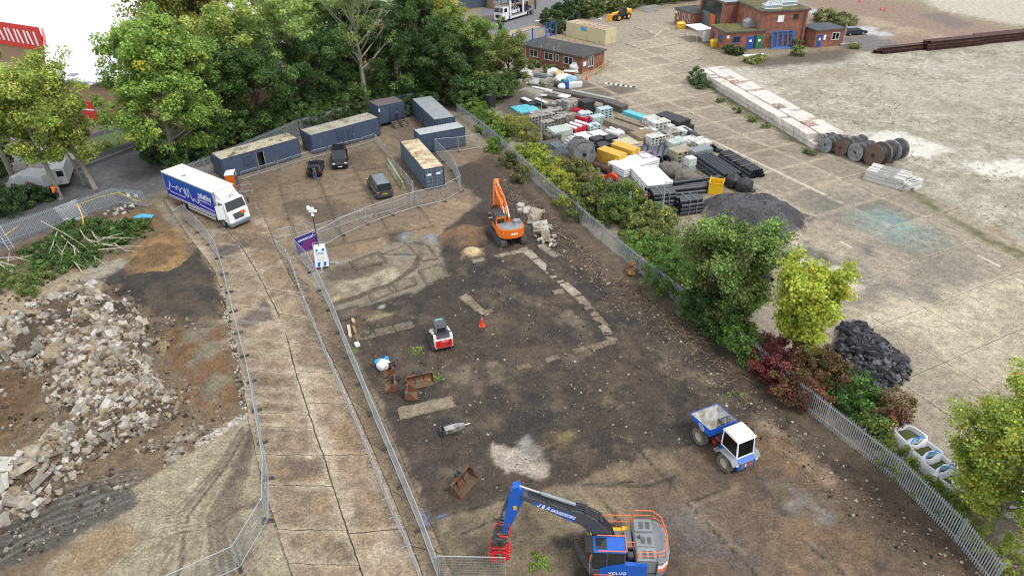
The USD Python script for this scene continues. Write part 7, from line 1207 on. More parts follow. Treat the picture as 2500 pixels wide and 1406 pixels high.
# pipes
pipes('long black pipe with green lining lying at the back right of the yard',(1676,322),(1742,370),.38,[1],inner=M('lining_green',S(40,110,96),.6)); pipes('black pipe beside the green lined one',(1668,330),(1738,374),.3,[1,1]); pipes('thin black pipes beneath the green lined one',(1700,350),(1760,374),.2,[2]); pipes('long black pipe bundle, left one beside the black lattice frames',(1716,398),(1790,448),.22,[7,6,5],jit=.25); pipes('long black pipe bundle under four grey straps, right one',(1766,388),(1846,436),.2,[6,5,4],strap=3,jit=.2)
pipes('long black pipes pointing at the yellow skip, in front of the white panels',(1590,478),(1742,462),.24,[4,3],jit=.6); pipes('black pipe laid over the others towards the yellow skip',(1640,470),(1752,454),.2,[1],z=.95)
pipes('stacked bundle of short black pipes under the lamp post, left one',(1586,512),(1640,506),.24,[4,4,4,3,3],strap=2); pipes('stacked bundle of short black pipes, right one beside the grey heap',(1652,520),(1706,512),.24,[4,4,4,3],strap=2); pipes('single short black pipe lying in front of the right bundle',(1664,524),(1712,514),.24,[1])
pipes('row of six short grey pipes behind the white panels',(1588,392),(1596,362),.34,[6],mat=M('pipe_grey_blue',S(92,102,116),.5),jit=.1); T=thing('pipe_coil','coil of black hose beside the grey pipes','coil',W(1622,398),0,tilt=(.5,.2)); obj('coil',B().path([(.75*math.cos(t)*(1-.04*t/6),.75*math.sin(t)*(1-.04*t/6),.12+.03*t) for t in np.linspace(0,24,80)],.09,6),PIPE,T)
pipes('short black pipe lying behind the yellow-green tree',(1858,670),(1884,690),.3,[1])
T=thing('steel_lattice','black steel lattice frames lying between the netted heaps and the pipes','lattice',W(1700,432),AL); 
for k in range(6):
    b=B(); y=-1.4+k*.55; b.path([(-3,y,.05),(3,y,.05),(3,y,.75),(-3,y,.75)],.03,4,True)
    for q in range(8): b.tube((-3+q*.75,y,.05),(-3+(q+1)*.75,y,.75),.02,4)
    for q in range(5): b.tube((-3+q*1.5,y,.75),(-3+q*1.5,y+.5,.75),.02,4)
    obj('lattice',b,BLK,T)
def lump(label,cat,name,blobs,mat,seed,rough=.25,sub=3,at=None,rz=0):
    c0=W(*blobs[0][0]) if at is None else np.array(at); T=thing(name,label,cat,c0,0)
    for i,(p,s_) in enumerate(blobs):
        m=trimesh.creation.icosphere(sub,1.); v=m.vertices*np.array(s_); v=v*(1+rough*2*(meshkit.fbm(v*2.2+seed+i*9,3,seed)[:,None]-.5)); c=(W(*p)-c0 if at is None else np.array([*p,0])); v=v+c+[0,0,s_[2]*.75]; v[:,2]=np.maximum(v[:,2],.0); obj(name.split('_')[-1]+'_body' if i==0 else 'fold',(v,m.faces),mat,T,smooth=40)
    return T
lump('grey-brown netting heap, left one behind the front white panels','netting','netting_heap',[((1640,428),(1.2,1.1,.9)),((1625,418),(.9,.9,.7))],TAR,3); lump('grey-brown netting heap, right one beside the lattice frames','netting','netting_heap',[((1672,446),(1.3,1.2,1.)),((1690,452),(1.1,1.,.8))],TAR,4); lump('black sack standing right of the yellow skip, slumped','sack','black_sack',[((1815,466),(.95,.9,.9))],BLK,5); lump('black sack just behind the yellow skip','sack','black_sack',[((1788,456),(.9,.9,.9))],BLK,6); lump('small black bundle of wrapped pipe ends by the sacks','bundle','black_bundle',[((1835,468),(.5,.4,.2))],BLK,7)
T=thing('tipping_skip','bright yellow open-topped steel skip beside the black pipes','skip',W(1746,470),math.radians(-22)); b=B()
for s_ in(-1,1): b.box((s_*.72,0,.72),(.05,1.5,1.35)).box((0,s_*.72,.72),(1.4,.05,1.35))
obj('skip_wall',b,M('skip_yellow',(.78,.47,.015),.4,var=.06),T); obj('skip_floor',B().box((0,0,.1),(1.4,1.4,.06)),M('skip_yellow',(0,0,0)),T); obj('rim',B().path([(-.75,-.75,1.4),(.75,-.75,1.4),(.75,.75,1.4),(-.75,.75,1.4)],.05,5,True),M('skip_yellow',(0,0,0)),T)
for x in(-.75,.75):
    for y in(-.75,.75): obj('lifting_lug',B().box((x,y,1.5),(.1,.1,.2)),M('skip_yellow',(0,0,0)),T)
T=thing('red_machine','red steel machine arm half hidden in the brambles by the white panels','machine',W(1487,448),AL); obj('arm',B().beam((-1.2,0,.2),(.4,0,1.3),.35,.3).beam((.4,0,1.3),(1.3,.2,1.1),.3,.5).beam((-1.2,-.4,.3),(-1.2,.5,.3),.3,.3),M('red_orange',(.7,.06,.02),.45),T); obj('drive_box',B().box((.5,.5,.7),(.6,.4,.6),ch=.05),DARK,T)
T=thing('rusty_drum','rusty flanged steel drum lying by the yellow boxes','drum',W(1468,418),AL+.4); obj('drum_shell',B().tube((-1.2,0,.5),(1.2,0,.5),.4,14),M('rust_brown',S(96,72,62),.85,var=.3,scale=4.),T); 
for x in(-1.2,0,1.2): obj('flange',B().tube((x-.04,0,.52),(x+.04,0,.52),.52,16),M('rust_brown',(0,0,0)),T)
T=thing('orange_post','orange-red steel prop standing at the left end of the long pipes','prop',W(1577,506),0); obj('prop_tube',B().tube((0,0,0),(0,0,1.5),.14).tube((.35,.1,0),(.35,.1,1.2),.12),M('red_orange',(0,0,0)),T); obj('prop_plate',B().box((.15,.05,.04),(.8,.5,.06)),GALVD,T)
T=thing('water_barrel','black open-topped barrel by the far end of the right fence','barrel',W(1197,262),0); obj('barrel_wall',B().tube((0,0,0),(0,0,2.0),.85,24,hollow=.94),BLK,T,smooth=40); obj('contents',B().tube((0,0,.3),(0,0,1.8),.78,20),M('algae_green',S(92,110,56),.9),T)
for k in range(5):
    T=thing('steel_hoop',f'pale blue-grey U-shaped steel frame stacked near the far lamp post, {ORD[k]} from the left','frame',W(1352,372)+np.array([math.cos(AC),math.sin(AC),0])*k*.28,AC,'stacked U frames'); obj('bar',B().path([(-.1,-1.,.1),(-.1,-1.,1.0),(-.1,.9,1.0),(-.1,.9,.1)],.05,5),M('frame_blue_grey',S(150,172,186),.5),T)
stack('low stack of black beams behind the U-shaped frames',(1345,358),(1,4,2),(2.6,.35,.35),DKTIM,unit='beam')
for k in range(3):
    T=thing('hoop_rail',f'galvanised bent hoop rail beside the second lamp post, {ORD[k]} from the left','rail',W(1628+k*3,562+k*2),AL+.5,'hoop rails by the lamp post'); obj('hoop',B().path([(-.7,0,0),(-.7,0,.9),(-.4,0,1.25),(.8,0,1.25),(1.1,0,.9),(1.1,0,0)],.035,6),GALV,T)
# white stacked beams near the drums
WB=M('concrete_white',S(222,220,214),.9,var=.08,dirt=S(170,164,152),dscale=1.5,dthr=.58)
for l,p,n,u in(('large stack of white slotted concrete beams below the cable drums',(2163,442),(1,7,3),(4.4,.42,.42)),('small stack of white slotted concrete beams right of the large one',(2214,458),(1,4,3),(2.9,.42,.34))): stack(l,p,n,u,WB,rz=AL+.35 if n[1]==7 else AC+.05,unit='beam',gap=.11,jit=.12,holes=('z',.45),cat='beams')
for k in range(2): plank(f'white beam lying loose at the end of the {"large" if k==0 else "small"} beam stack',((2195,438),(2228,466))[k],((2212,446),(2246,460))[k],.4,.35,WB,'beam','concrete_beam')
# wall of big white blocks
T=thing('block_wall','long low wall of big white concrete blocks between the yard and the gravel','wall',(0,0,0)); nb=0; a,c=np.array([39.0,84.3]),np.array([31.6,117.5]); e=(c-a); L_=np.linalg.norm(e); e/=L_; nn=np.array([e[1],-e[0]]); yw=math.atan2(e[1],e[0]); blm=[M('block_white',S(226,218,208),.9,var=.08,scale=1.5,dirt=S(176,150,138),dscale=.9,dthr=.6,rnd=.05),M('block_rusty',S(206,188,176),.9,var=.15,dirt=S(140,104,92),dscale=1.6,dthr=.5,rnd=.06)]
for lay in(0,1):
    for j in range(3):
        k=0.; wob=rq.uniform(-.15,.15)
        while k<L_-1.:
            ln=rq.choice([.78,.78,1.5]); m_=j*1.62+rq.uniform(-.07,.07)+(.35 if lay==0 and j==0 else 0)*0
            if not(lay==1 and rq.rand()<.05) and not(lay==1 and k<1.4 and j==0):
                cc=a+e*(k+ln/2)+nn*(m_+.8+wob); obj('block',B().box((*cc,.39+lay*.78+rq.uniform(-.01,.01)),(ln-.03,1.56,.76),rz=yw+rq.uniform(-.012,.012),ch=.03),blm[1 if rq.rand()<.2 and j>0 else 0],T); nb+=1
            k+=ln
T2=thing('white_bags',None,None) if 0 else None
SW=M('sack_white',(0,0,0))
for i,(p,s_) in enumerate([((2215,1080),(.75,.7,.5)),((2250,1115),(.75,.7,.5)),((2285,1150),(.7,.7,.5)),((2315,1185),(.7,.65,.45)),((2365,1205),(.8,.7,.5)),((2450,1225),(.8,.75,.5)),((2495,1260),(.8,.7,.5))]):
    T=thing('builders_bag',f'white and blue open builders bag behind the near fence, {ORD[i]} from the top','bag',W(*p),AL,'builders bags behind the near fence'); s_=tuple(q*1.25 for q in s_); n=18; t=np.arange(n)*2*PI/n; r_=lambda z,k:np.c_[s_[0]*k*np.sign(np.cos(t))*np.abs(np.cos(t))**.6*(1+.1*np.sin(3*t+i+z*4)),s_[1]*k*np.sign(np.sin(t))*np.abs(np.sin(t))**.6,np.full(n,z)+.08*np.sin(2*t+i)*(z>.3)]
    rings=[r_(0,1.),r_(.4,1.08),r_(.75,1.),r_(.8,.85),r_(.45,.8)]; F=[]
    for q in range(4):
        for k in range(n): j=(k+1)%n; F+=[(q*n+k,q*n+j,(q+1)*n+j),(q*n+k,(q+1)*n+j,(q+1)*n+k)]
    obj('bag_wall',(np.vstack(rings),F),SW,T,smooth=50); obj('contents',B().lathe([(s_[0]*.86,.42),(.3,.55),(0,.56)],n=12),M('bag_soil',S(84,92,52),.95),T); obj('handle',B().path([(s_[0]*.8,s_[1]*.6,.8),(s_[0]*.6,s_[1]*.2,1.05),(s_[0]*.7,-s_[1]*.3,.8)],.04,5),M('sack_blue',(0,0,0)),T); obj('handle',B().path([(-s_[0]*.8,s_[1]*.6,.8),(-s_[0]*.9,0,.95),(-s_[0]*.7,-s_[1]*.5,.8)],.04,5),M('sack_blue',(0,0,0)),T)
# ---------------------------------------------------------------- buildings, road and machines beyond the yard
BR=usdkit.material(stage,'/World/Looks/brick',{'g':('texture_coordinate',{}),'s':('separate_xyz',{}),'ad':('math',{'math_type':'add'}),'cx':('combine_xyz',{}),'bt':('brick_texture',{'scale':1.,'brick_width':.45,'row_height':.15,'mortar_size':.018,'color1':S(166,92,68),'color2':S(140,74,58),'mortar':S(170,146,128)}),'n':('noise_texture',{'scale':.9,'detail':5.}),'r':('rgb_ramp',{'ramp':[(.4,(.72,.7,.7)),(.62,(1.12,1.1,1.1))]}),'m':('mix_color',{'blend_type':'multiply','fac':1.,'use_clamp':False}),'p':('principled_bsdf',{'roughness':.9})},[('g.object','s.vector'),('s.x','ad.value1'),('s.y','ad.value2'),('ad.value','cx.x'),('s.z','cx.y'),('cx.vector','bt.vector'),('g.object','n.vector'),('n.fac','r.fac'),('bt.color','m.a'),('r.color','m.b'),('m.result','p.base_color')],surface='p.BSDF')
ROOFD=M('felt_roof_dark',S(70,70,72),.95,var=.2,dirt=S(98,96,92),dscale=.8,dthr=.56); MOSS=M('mossy_roof',S(88,82,64),.95,var=.25,dirt=S(120,118,50),dscale=.7,dthr=.5); PAVB=M('window_white',(.72,.73,.74),.5,var=.03); BLF=M('paint_blue',S(44,92,176),.5,var=.1); GRD=M('door_green',S(52,132,88),.5)
def bwin(T,x,z,w,h,frame=PAVB,y=0.,n=2,ax='y',glass=GLASS):     # a window on the face y (or x) of a building; ax = outward axis
    def bb(u0,u1,d0,d1,z0,z1): return (u0,u1,y-d1,y-d0,z0,z1) if ax=='y' else (y+d0,y+d1,u0,u1,z0,z1)
    g=B(); t=.07; g.bx(*bb(x,x+w,.0,.06,z,z+t)).bx(*bb(x,x+w,.0,.06,z+h-t,z+h))
    for k in range(n+1): u=x+(w-t)*k/n; g.bx(*bb(u,u+t,.0,.062,z+t,z+h-t))
    f=obj('window',g,frame,T); obj('pane',B().bx(*bb(x+t,x+w-t,.0,.02,z+t,z+h-t)),glass,f); obj('sill',B().bx(*bb(x-.06,x+w+.06,0,.1,z-.09,z-.003)),CONC,f)
def bdoor(T,x,w,h,mat,y=0.,notice=True):
    d=obj('door',B().bx(x,x+w,y-.07,y,.05,h,ch=.01),mat,T); obj('handle',B().bx(x+w-.16,x+w-.08,y-.11,y-.07,1.,1.12),GALV,d)
    if notice: obj('notice',B().bx(x+w*.3,x+w*.7,y-.078,y-.071,1.3,1.75),WHITE,d)
def hall(label,loc,rz,L_,D_,H,roof=ROOFD,over=.15,name='brick_building',wall=None):
    T=thing(name,label,'building',loc,rz); obj('wall',B().bx(0,L_,0,D_,-.1,H),wall or BR,T); r=obj('roof',B().bx(-over,L_+over,-over,D_+over,H,H+.12,ch=.02),roof,T); obj('roof_edge',B().bx(-over-.04,L_+over+.04,-over-.04,-over,H-.12,H+.16).bx(-over-.04,-over,-over,D_+over,H-.12,H+.16).bx(L_+over,L_+over+.04,-over,D_+over,H-.12,H+.16),DKTIM,r); return T
T=hall('low brick hut with dark flat roof and white windows beside the rubbish heap',(2.67,129.9,0),math.radians(-43),13.8,6.3,2.95,over=.3)
for x,w in((1.9,1.9),(5.3,1.9),(9.8,2.0)): bwin(T,x,1.25,w,1.25,n=2)
bwin(T,8.0,1.35,.6,1.2,n=1); bwin(T,1.6,.9,1.6,1.7,ax='x',y=13.8,n=3); obj('drainpipe',B().tube((.9,-.08,0),(.9,-.08,2.9),.05),PAVB,T); obj('vent_pipe',B().tube((4.6,-.1,2.2),(4.6,-.1,3.6),.08).tube((7.5,-.1,1.2),(7.5,-.1,3.7),.08),GALV,T,kind='stuff'); obj('notice',B().bx(12.2,12.7,-.03,-.003,1.2,1.7),M('notice_teal',S(110,180,160),.6),T); obj('notice',B().bx(13.805,13.83,.3,1.1,1.3,2.0),WHITE,T); obj('wall_box',B().bx(13.0,13.4,-.2,-.003,.5,.9),DKTIM,T)
CRM=M('container_cream',S(226,214,172),.6,var=.05,dirt=S(196,182,140),dscale=.8,dthr=.62)
T=thing('storage_container','cream storage container with a rusty patched roof and blue sign','container',(12.2,149.1,0),math.radians(-50)); b=B(); corr(b,.1,10.9,.03,.2,2.75,-1,36,.04); s_=B(); corr(s_,.1,3.1,.03,.2,2.75,-1,10,.04); v,f=s_.out(); b.add(np.c_[11-v[:,1],v[:,0],v[:,2]],f).add(np.c_[v[:,1],v[:,0],v[:,2]],f[:,::-1]); b.bx(.1,10.9,3.1,3.17,.2,2.75); obj('corrugated_wall',b,CRM,T); fr=B()
for x in(0,10.9):
    for y in(0,3.1): fr.bx(x,x+.1,y,y+.1,0,2.85)
fr.bx(.1,10.9,0,.1,0,.2).bx(.1,10.9,0,.1,2.75,2.85).bx(10.9,11,.1,3.1,2.75,2.85).bx(10.9,11,.1,3.1,0,.2); obj('frame',fr,CRM,T); obj('roof',B().bx(.05,10.95,.05,3.15,2.78,2.83),M('roof_rust_cream',S(206,188,160),.85,var=.15,dirt=S(136,90,72),dscale=1.6,dthr=.5),T); obj('sign',B().bx(4.2,5.8,-.05,-.02,1.75,2.5),M('sign_light_blue',(0,0,0)),T)
# blue gates and fence at the works entrance
def gatefence(label,a,b_,h,mat,posts,nv,cat='gate',name='entrance_gate'):
    p,q=(np.array(a),np.array(b_)) if np.ndim(a[0])==0 and len(a)==2 and abs(a[0])<300 and a[1]>130 and False else (W2(*a),W2(*b_)); L_=np.linalg.norm(q-p); T=thing(name,label,cat,(*p,0),math.atan2(*(q-p)[::-1]))
    for k in range(posts): x=L_*k/(posts-1); obj('post',B().box((x,0,h/2),(.18,.18,h+.1)),mat,T)
    obj('rail',B().bx(0,L_,-.04,.04,h-.1,h).bx(0,L_,-.04,.04,.15,.27),mat,T,kind='stuff'); b=B()
    for k in range(nv): b.tube((L_*(k+.5)/nv,0,.2),(L_*(k+.5)/nv,0,h),.02,4)
    obj('bar',b,mat if nv<26 else GALVD,T,kind='stuff'); return T
gatefence('tall blue steel gate, left leaf next to the grey fence',(1252,117),(1272,110),2.6,BLF,2,8); gatefence('blue-framed mesh gate behind the brick hut',(1272,110),(1300,100),2.4,BLF,2,30); gatefence('blue-topped mesh fence between the two blue gates',(1300,100),(1333,92),2.2,BLF,2,30,'fence','mesh_fence'); gatefence('tall blue steel gate, right leaf beside the cream container',(1333,92),(1356,86),2.8,BLF,3,10)
ex=B(); palisade('grey palisade fence left of the blue gates',[(1215,125),(1252,117)],h=2.2); ex=B(); palisade('grey palisade fence right of the blue gates',[(1357,86),(1385,72)],h=2.2)
TN=M('rail_tan_yellow',S(206,172,104),.6)
def lowrail(label,pts,n):
    q=sample(px2(pts),n); c=q[0]; T=thing('handrail',label,'handrail',(*c,0)); b=B()
    for k in range(n+1): obj('post',B().tube((*(q[k]-c),0),(*(q[k]-c),1.1),.06),TN,T)
    for a,d in zip(q[:-1],q[1:]):
        for z in(.6,1.1): b.tube((*(a-c),z),(*(d-c),z),.05,5)
    obj('rail',b,TN,T,kind='stuff')
lowrail('tan-yellow handrail curving round the end of the brick hut',[(1420,196),(1450,188),(1470,175),(1481,160)],5); lowrail('tan-yellow handrail along the front of the cream container',[(1358,98),(1390,106),(1425,110)],4)
# lamp posts
def lamp(label,p,h,head=True,r=.07,double=False):
    T=thing('lamp_post',label,'lamp post',W(*p),0); obj('post',B().tube((0,0,0),(0,0,h),r,10,r*.65),GALV,T)
    if head: obj('lamp_head',B().box((.28,-.1,h+.05),(.75,.42,.16),rz=-.2,ch=.04),M('lamp_head_white',(.7,.71,.7),.5),T); obj('lamp_lens',B().box((.3,-.1,h-.045),(.6,.34,.03),rz=-.2),PANE,T)
lamp('slim lamp post standing in the brambles by the grey trough stacks',(1321,362),7.0); lamp('lamp post standing beside the black pipe bundles and hoop rails',(1612,566),5.6); lamp('lamp post beside the yellow-green ash tree with a square white head',(2012,815),4.7); lamp('street lamp on the left verge beside the red doors',(266,353),8.2,r=.09); lamp('lamp post at the end of the cream container',(1458,112),5.,r=.09); lamp('thin pole with a small head behind the brick hut',(1308,103),4.,r=.05); lamp('tall grey pole in front of the car transporter',(1222,100),9.,head=False,r=.09); lamp('tall white pole at the top edge left of the yellow-topped tree',(1072,60),8.,head=False); lamp('pole in the dark shrubs above the cream container',(1373,35),6.,head=False)
# car transporter
T=thing('car_transporter','white car transporter lorry on the far road, loaded with cars','lorry',W(1200,58)+[1.6,1.0,0],math.radians(232)); ct=CB
obj('cab_body',B().prism([(-2.2,.8),(-2.2,3.1),(-.3,3.2),(.0,2.2),(.1,.9),(.05,.5),(-2.2,.5)],-1.25,1.25,'y'),ct,T); obj('windscreen',B().hull([(-.2,y,3.0) for y in(-1.1,1.1)]+[(.04,y,2.1) for y in(-1.2,1.2)]+[(-.15,y,3.02) for y in(-1.1,1.1)]+[(.08,y,2.12) for y in(-1.2,1.2)]),GLASS,T); obj('side_window',B().bx(-1.5,-.5,-1.27,-1.25,2.1,2.9).bx(-1.5,-.5,1.25,1.27,2.1,2.9),GLASS,T,kind='stuff'); obj('grille',B().bx(.1,.14,-.8,.8,.9,1.6),BLACK,T)
for x in(-1.2,-9.8,-11.2):
    for y in(-1.05,1.05): wheel(T,'wheel',(x,y,.52),.52,.32,None,LGREY)
obj('deck',B().bx(-12.6,-2.4,-1.25,1.25,.9,1.1).beam((-12.6,0,3.0),(-2.6,0,3.5),2.4,.12),M('deck_grey',(.2,.2,.21),.6),T,kind='stuff'); obj('side_skirt',B().bx(-9.,-2.6,-1.27,-1.2,.45,.9).bx(-9.,-2.6,1.2,1.27,.45,.9),ct,T,kind='stuff')
for x in(-2.8,-7.6,-12.4):
    for y in(-1.2,1.2): obj('deck_post',B().beam((x,y,1.),(x,y,4.2),.2,.5),ct if x>-9 else DARK,T)
Tw=UsdGeom.Xformable(T).GetLocalTransformation(); r0=math.radians(232); fw_=np.array([math.cos(r0),math.sin(r0),0]); o=np.array(W(1200,58)+[1.6,1.0,0])
for l,x,z,pt,k,flip in(('silver-blue estate car on the top front of the transporter',-1.2,3.75,PSIL,'estate',1),('navy car on the top deck of the transporter',-6.2,3.5,PNAV,'hatch',0),('white hatchback on the lower deck of the transporter',-4.8,1.1,PWHT,'hatch',0),('dark blue car on the lower deck of the transporter, behind the white one',-9.2,1.1,PNAV,'hatch',1)):
    car('carried_car',l,o+fw_*x+[0,0,z],r0+(PI if flip else 0),pt,kind=k)
# telehandler
T=thing('telehandler','yellow and black telehandler parked in front of the bramble bank','telehandler',W(1508,49)+[.6,.4,0],math.radians(217)); JY=M('plant_yellow',(.78,.42,.02),.4,var=.05)
for x in(-1.6,1.4):
    for y in(-.95,.95): wheel(T,'wheel',(x,y,.68),.68,.5,BLACK,JY,12)
obj('chassis',B().bx(-2.4,2.,-.6,.6,.6,1.2,ch=.08),DARK,T); obj('engine_body',B().bx(-2.6,-1.2,-1.05,1.,1.0,2.1,ch=.12).bx(-.8,1.6,-1.1,-.45,.8,1.5,ch=.08),JY,T); obj('cab',B().prism([(-.9,1.0),(-.8,2.5),(.3,2.55),(.8,1.7),(.8,1.)],.2,1.1,'y'),GLASS,T); obj('cab_roof',B().bx(-.9,.4,.15,1.15,2.5,2.62,ch=.04),BLACK,T); obj('boom',B().beam((-2.4,-.2,2.0),(2.6,-.2,1.2),.4,.42,ch=.04),JY,T); obj('fork_carriage',B().box((3.2,-.1,.8),(.15,1.4,1.3)).beam((2.6,-.2,1.2),(3.2,-.2,.9),.3,.4).bx(3.2,4.1,-.5,-.36,.1,.18).bx(3.2,4.1,.2,.34,.1,.18),JY,T)
for k in range(6):
    a=np.array([32.6,170.5])+np.array([math.cos(.56),math.sin(.56)])*.0+np.array([-math.sin(.56),math.cos(.56)])*k*.35; d=np.array([math.cos(.56),math.sin(.56)])*4.4; barrier(f'{ORD[k]} crowd barrier from the front of the stack beside the far brambles',a,a+d,'barriers stacked by the far brambles')
# the brick works
T=hall('tall brick hall with a glazed steel doorway at the top edge',(43.6,146.,0),math.radians(16),15.,9.2,6.4,M('roof_wet_grey',S(150,160,170),.5,var=.2))
obj('glazed_doorway',B().bx(-.03,0,.7,8.4,.1,6.1),GLASS,T); obj('doorway_pier',B().bx(-.3,0,0,.6,0,6.4),BR,T); obj('doorway_pier',B().bx(-.3,0,8.5,9.2,0,6.4),BR,T)
for k in range(2):
    for i in range(10): obj('glazing_bar',B().bx(-.09,-.03,.75+i*.8,.83+i*.8,.2+k*3.2,3.2+k*2.8),M('bar_dark_green',S(70,92,90),.5),T)
obj('grey_door',B().bx(-.14,-.095,5.,8.2,.1,3.7),M('door_grey',S(110,116,122),.6),T); obj('orange_door',B().bx(-.14,-.095,2.9,4.9,.1,3.6),M('door_orange',S(206,112,62),.7),T)
T=hall('square brick tower block with two glass rooflights on its mossy roof',(47.9,136.2,0),math.radians(8),9.2,10.5,6.6,MOSS,over=.25)
bwin(T,3.2,4.6,1.2,1.2,n=1,glass=WHITE); obj('broken_window',B().bx(6.2,7.3,-.02,.0,4.9,5.9),BLACK,T); obj('drainpipe',B().tube((8.6,-.1,0),(8.6,-.1,6.4),.06),DARK,T)
for x,y in((1.2,1.5),(5.4,3.6)):
    r=B(); L2,D2=3.2,1.6
    k=obj('rooflight_frame',B().path([(x,y,6.75),(x+L2,y,6.75),(x+L2,y+D2,6.75),(x,y+D2,6.75)],.06,4,True).path([(x,y,7.35),(x+L2,y,7.35),(x+L2,y+D2,7.35),(x,y+D2,7.35)],.05,4,True).path([(x,y,6.75),(x,y,7.35),(x+.7,y+D2/2,7.95),(x+L2-.7,y+D2/2,7.95),(x+L2,y,7.35),(x+L2,y,6.75)],.05,4).path([(x,y+D2,6.75),(x,y+D2,7.35),(x+.7,y+D2/2,7.95)],.05,4).path([(x+L2,y+D2,6.75),(x+L2,y+D2,7.35),(x+L2-.7,y+D2/2,7.95)],.05,4),PAVB,T)
    obj('rooflight_glass',B().hull([(x+a*L2,y+c*D2,7.33) for a in(.01,.99) for c in(.02,.98)]+[(x+.72,y+D2/2,7.9),(x+L2-.72,y+D2/2,7.9)]+[(x+a*L2,y+c*D2,6.75) for a in(.01,.99) for c in(.02,.98)]),M('rooflight_glass',(.3,.38,.4),.15),k)
    for q in range(6): u=x+.5+q*(L2-1.)/5; r.tube((u,y,7.36),(u if 0<q<5 else u+.2*(1 if q==0 else -1),y+D2/2,7.95),.03,4)
    obj('glazing_bar',r,PAVB,k,kind='stuff')
T=hall('low brick front building with blue and green doors under a mossy roof',(41.1,134.6,0),math.radians(10),8.1,6.6,3.3,MOSS,over=.2); bwin(T,1.6,1.3,1.4,1.2,BLF); bdoor(T,4.5,1.3,2.4,BLF); obj('doorway',B().bx(5.8,6.3,-.02,.0,.05,2.4),BLACK,T); bdoor(T,6.3,1.3,2.5,GRD); bwin(T,2.,1.2,2.2,1.4,BLF,ax='x',y=8.1) if 0 else None
for q,(y,w) in enumerate(((1.2,1.8),(4.6,.9))):
    f=obj('window',B().bx(-.06,0,y,y+.08,1.1,2.5).bx(-.06,0,y+w-.08,y+w,1.1,2.5).bx(-.06,0,y+.08,y+w-.08,1.1,1.18).bx(-.06,0,y+.08,y+w-.08,2.42,2.5).bx(-.06,0,y+.08,y+w-.08,1.75,1.82),BLF if q==0 else DKTIM,T); obj('pane',B().bx(-.02,-.002,y+.08,y+w-.08,1.18,2.42),GLASS,f)
obj('round_plate',B().tube((.5,-.03,2.5),(.5,0,2.5),.3,14),WHITE,T); obj('roof_vent_box',B().prism([(5.2,3.42),(5.2,4.4),(6.1,4.9),(7.,4.4),(7.,3.42)],2.4,4.2,'y'),LGREY,T)
bush('bare straw-coloured saplings growing on the roof of the low brick building',[((0,0),.9,1.7,1.1)],[(132,122,80),(110,112,66)],301,size=.25,dens=18,px=False); UsdGeom.XformCommonAPI(stage.GetPrimAtPath('/World/'+[c.GetName() for c in stage.GetPrimAtPath('/World').GetChildren()][-1])).SetTranslate(Gf.Vec3d(43.6,138.6,3.4))
T=hall('small brick lodge with a blue door and white window',(58.5,135.6,0),math.radians(14),6.2,5.2,3.1,M('felt_roof_blue',S(84,90,98),.9,var=.15)); bdoor(T,.5,1.,2.3,BLF); bwin(T,3.6,1.2,1.6,1.3); obj('notice',B().bx(1.8,2.3,-.03,-.003,1.3,2.2),WHITE,T)
T=hall('low brick annex with a broken dark roof beside the hall doorway',(36.6,158.5,0),math.radians(-67),6.4,6.,3.2,ROOFD)
for x in(1.,2.9,4.8): bwin(T,x,1.2,.6,1.5,n=1)
obj('round_plate',B().tube((.4,-.03,2.5),(.4,0,2.5),.3,14),WHITE,T)
T=thing('smoking_shelter','white flat-roofed shelter in front of the hall doorway','shelter',(37.3,140.9,0),math.radians(14)); obj('shelter_roof',B().bx(-.1,3.3,-.1,5.1,2.4,2.5),WHITE,T); obj('side_screen',B().bx(1.3,3.2,0,.06,.15,2.4).bx(3.14,3.2,.06,5.,.15,2.4),M('screen_white',(.6,.62,.62),.4),T)
for x in(0,3.15):
    for y in(0,4.95): obj('post',B().box((x,y,1.2),(.08,.08,2.4)),GALV,T)
GB=M('bin_yellow',(.8,.5,.03),.5)
for l,p in(('yellow grit bin beside the brick annex',(1662,70)),('yellow grit bin at the corner of the low front building',(1744,114))): T=thing('grit_bin',l,'grit bin',W(*p),.2); obj('bin_body',B().hull([(x,y,0) for x in(-.6,.6) for y in(-.45,.45)]+[(x,y,1.) for x in(-.8,.8) for y in(-.65,.65)]),GB,T); obj('lid',B().hull([(x,y,1.02) for x in(-.84,.84) for y in(-.68,.68)]+[(x,y,1.35) for x in(-.55,.55) for y in(-.4,.4)]),GB,T)
for k in range(4):
    T=thing('spare_gate',f'blue steel gate frame leaning on the tower block, {ORD[k]} of four from the front','gate frame',(50.2+.25*k,134.9+.28*k,0),.07+.03*k,'leaning blue gate frames',tilt=(math.radians(-14),0)); b=B().path([(0,0,.1),(4.3-.2*k,0,.1),(4.3-.2*k,0,3.2-.1*k),(0,0,3.2-.1*k)],.07,5,True); b.path([(.5,0,.3),(3.8,0,.3),(3.8,0,2.6),(.5,0,2.6)],.05,4,True) if k%2 else None
    for q in range(3): b.tube((1.+q,0,.1),(1.+q,0,3.1-.1*k),.05,5)
    obj('frame_tube',b,M('frame_blue',S(74,128,196),.5,var=.1),T)
stack('white sheets lying on the ground before the blue and green doors',(1842,136),(2,1,1),(2.2,1.2,.12),WHITE,unit='sheet',rz=.15); ex=B(); palisade('short grey palisade fence between the small lodge and the navy car',[(2042,104),(2064,92)],h=2.2); car('parked_car','navy estate car parked beside the short palisade fence',W(2088,86)+[0,.6,0],math.radians(12),PNAV,L=4.8,kind='estate'); plank('grey broken kerb lying by the short palisade fence',(2050,112),(2090,108),.5,.3,PG,'kerb','kerb_stone')
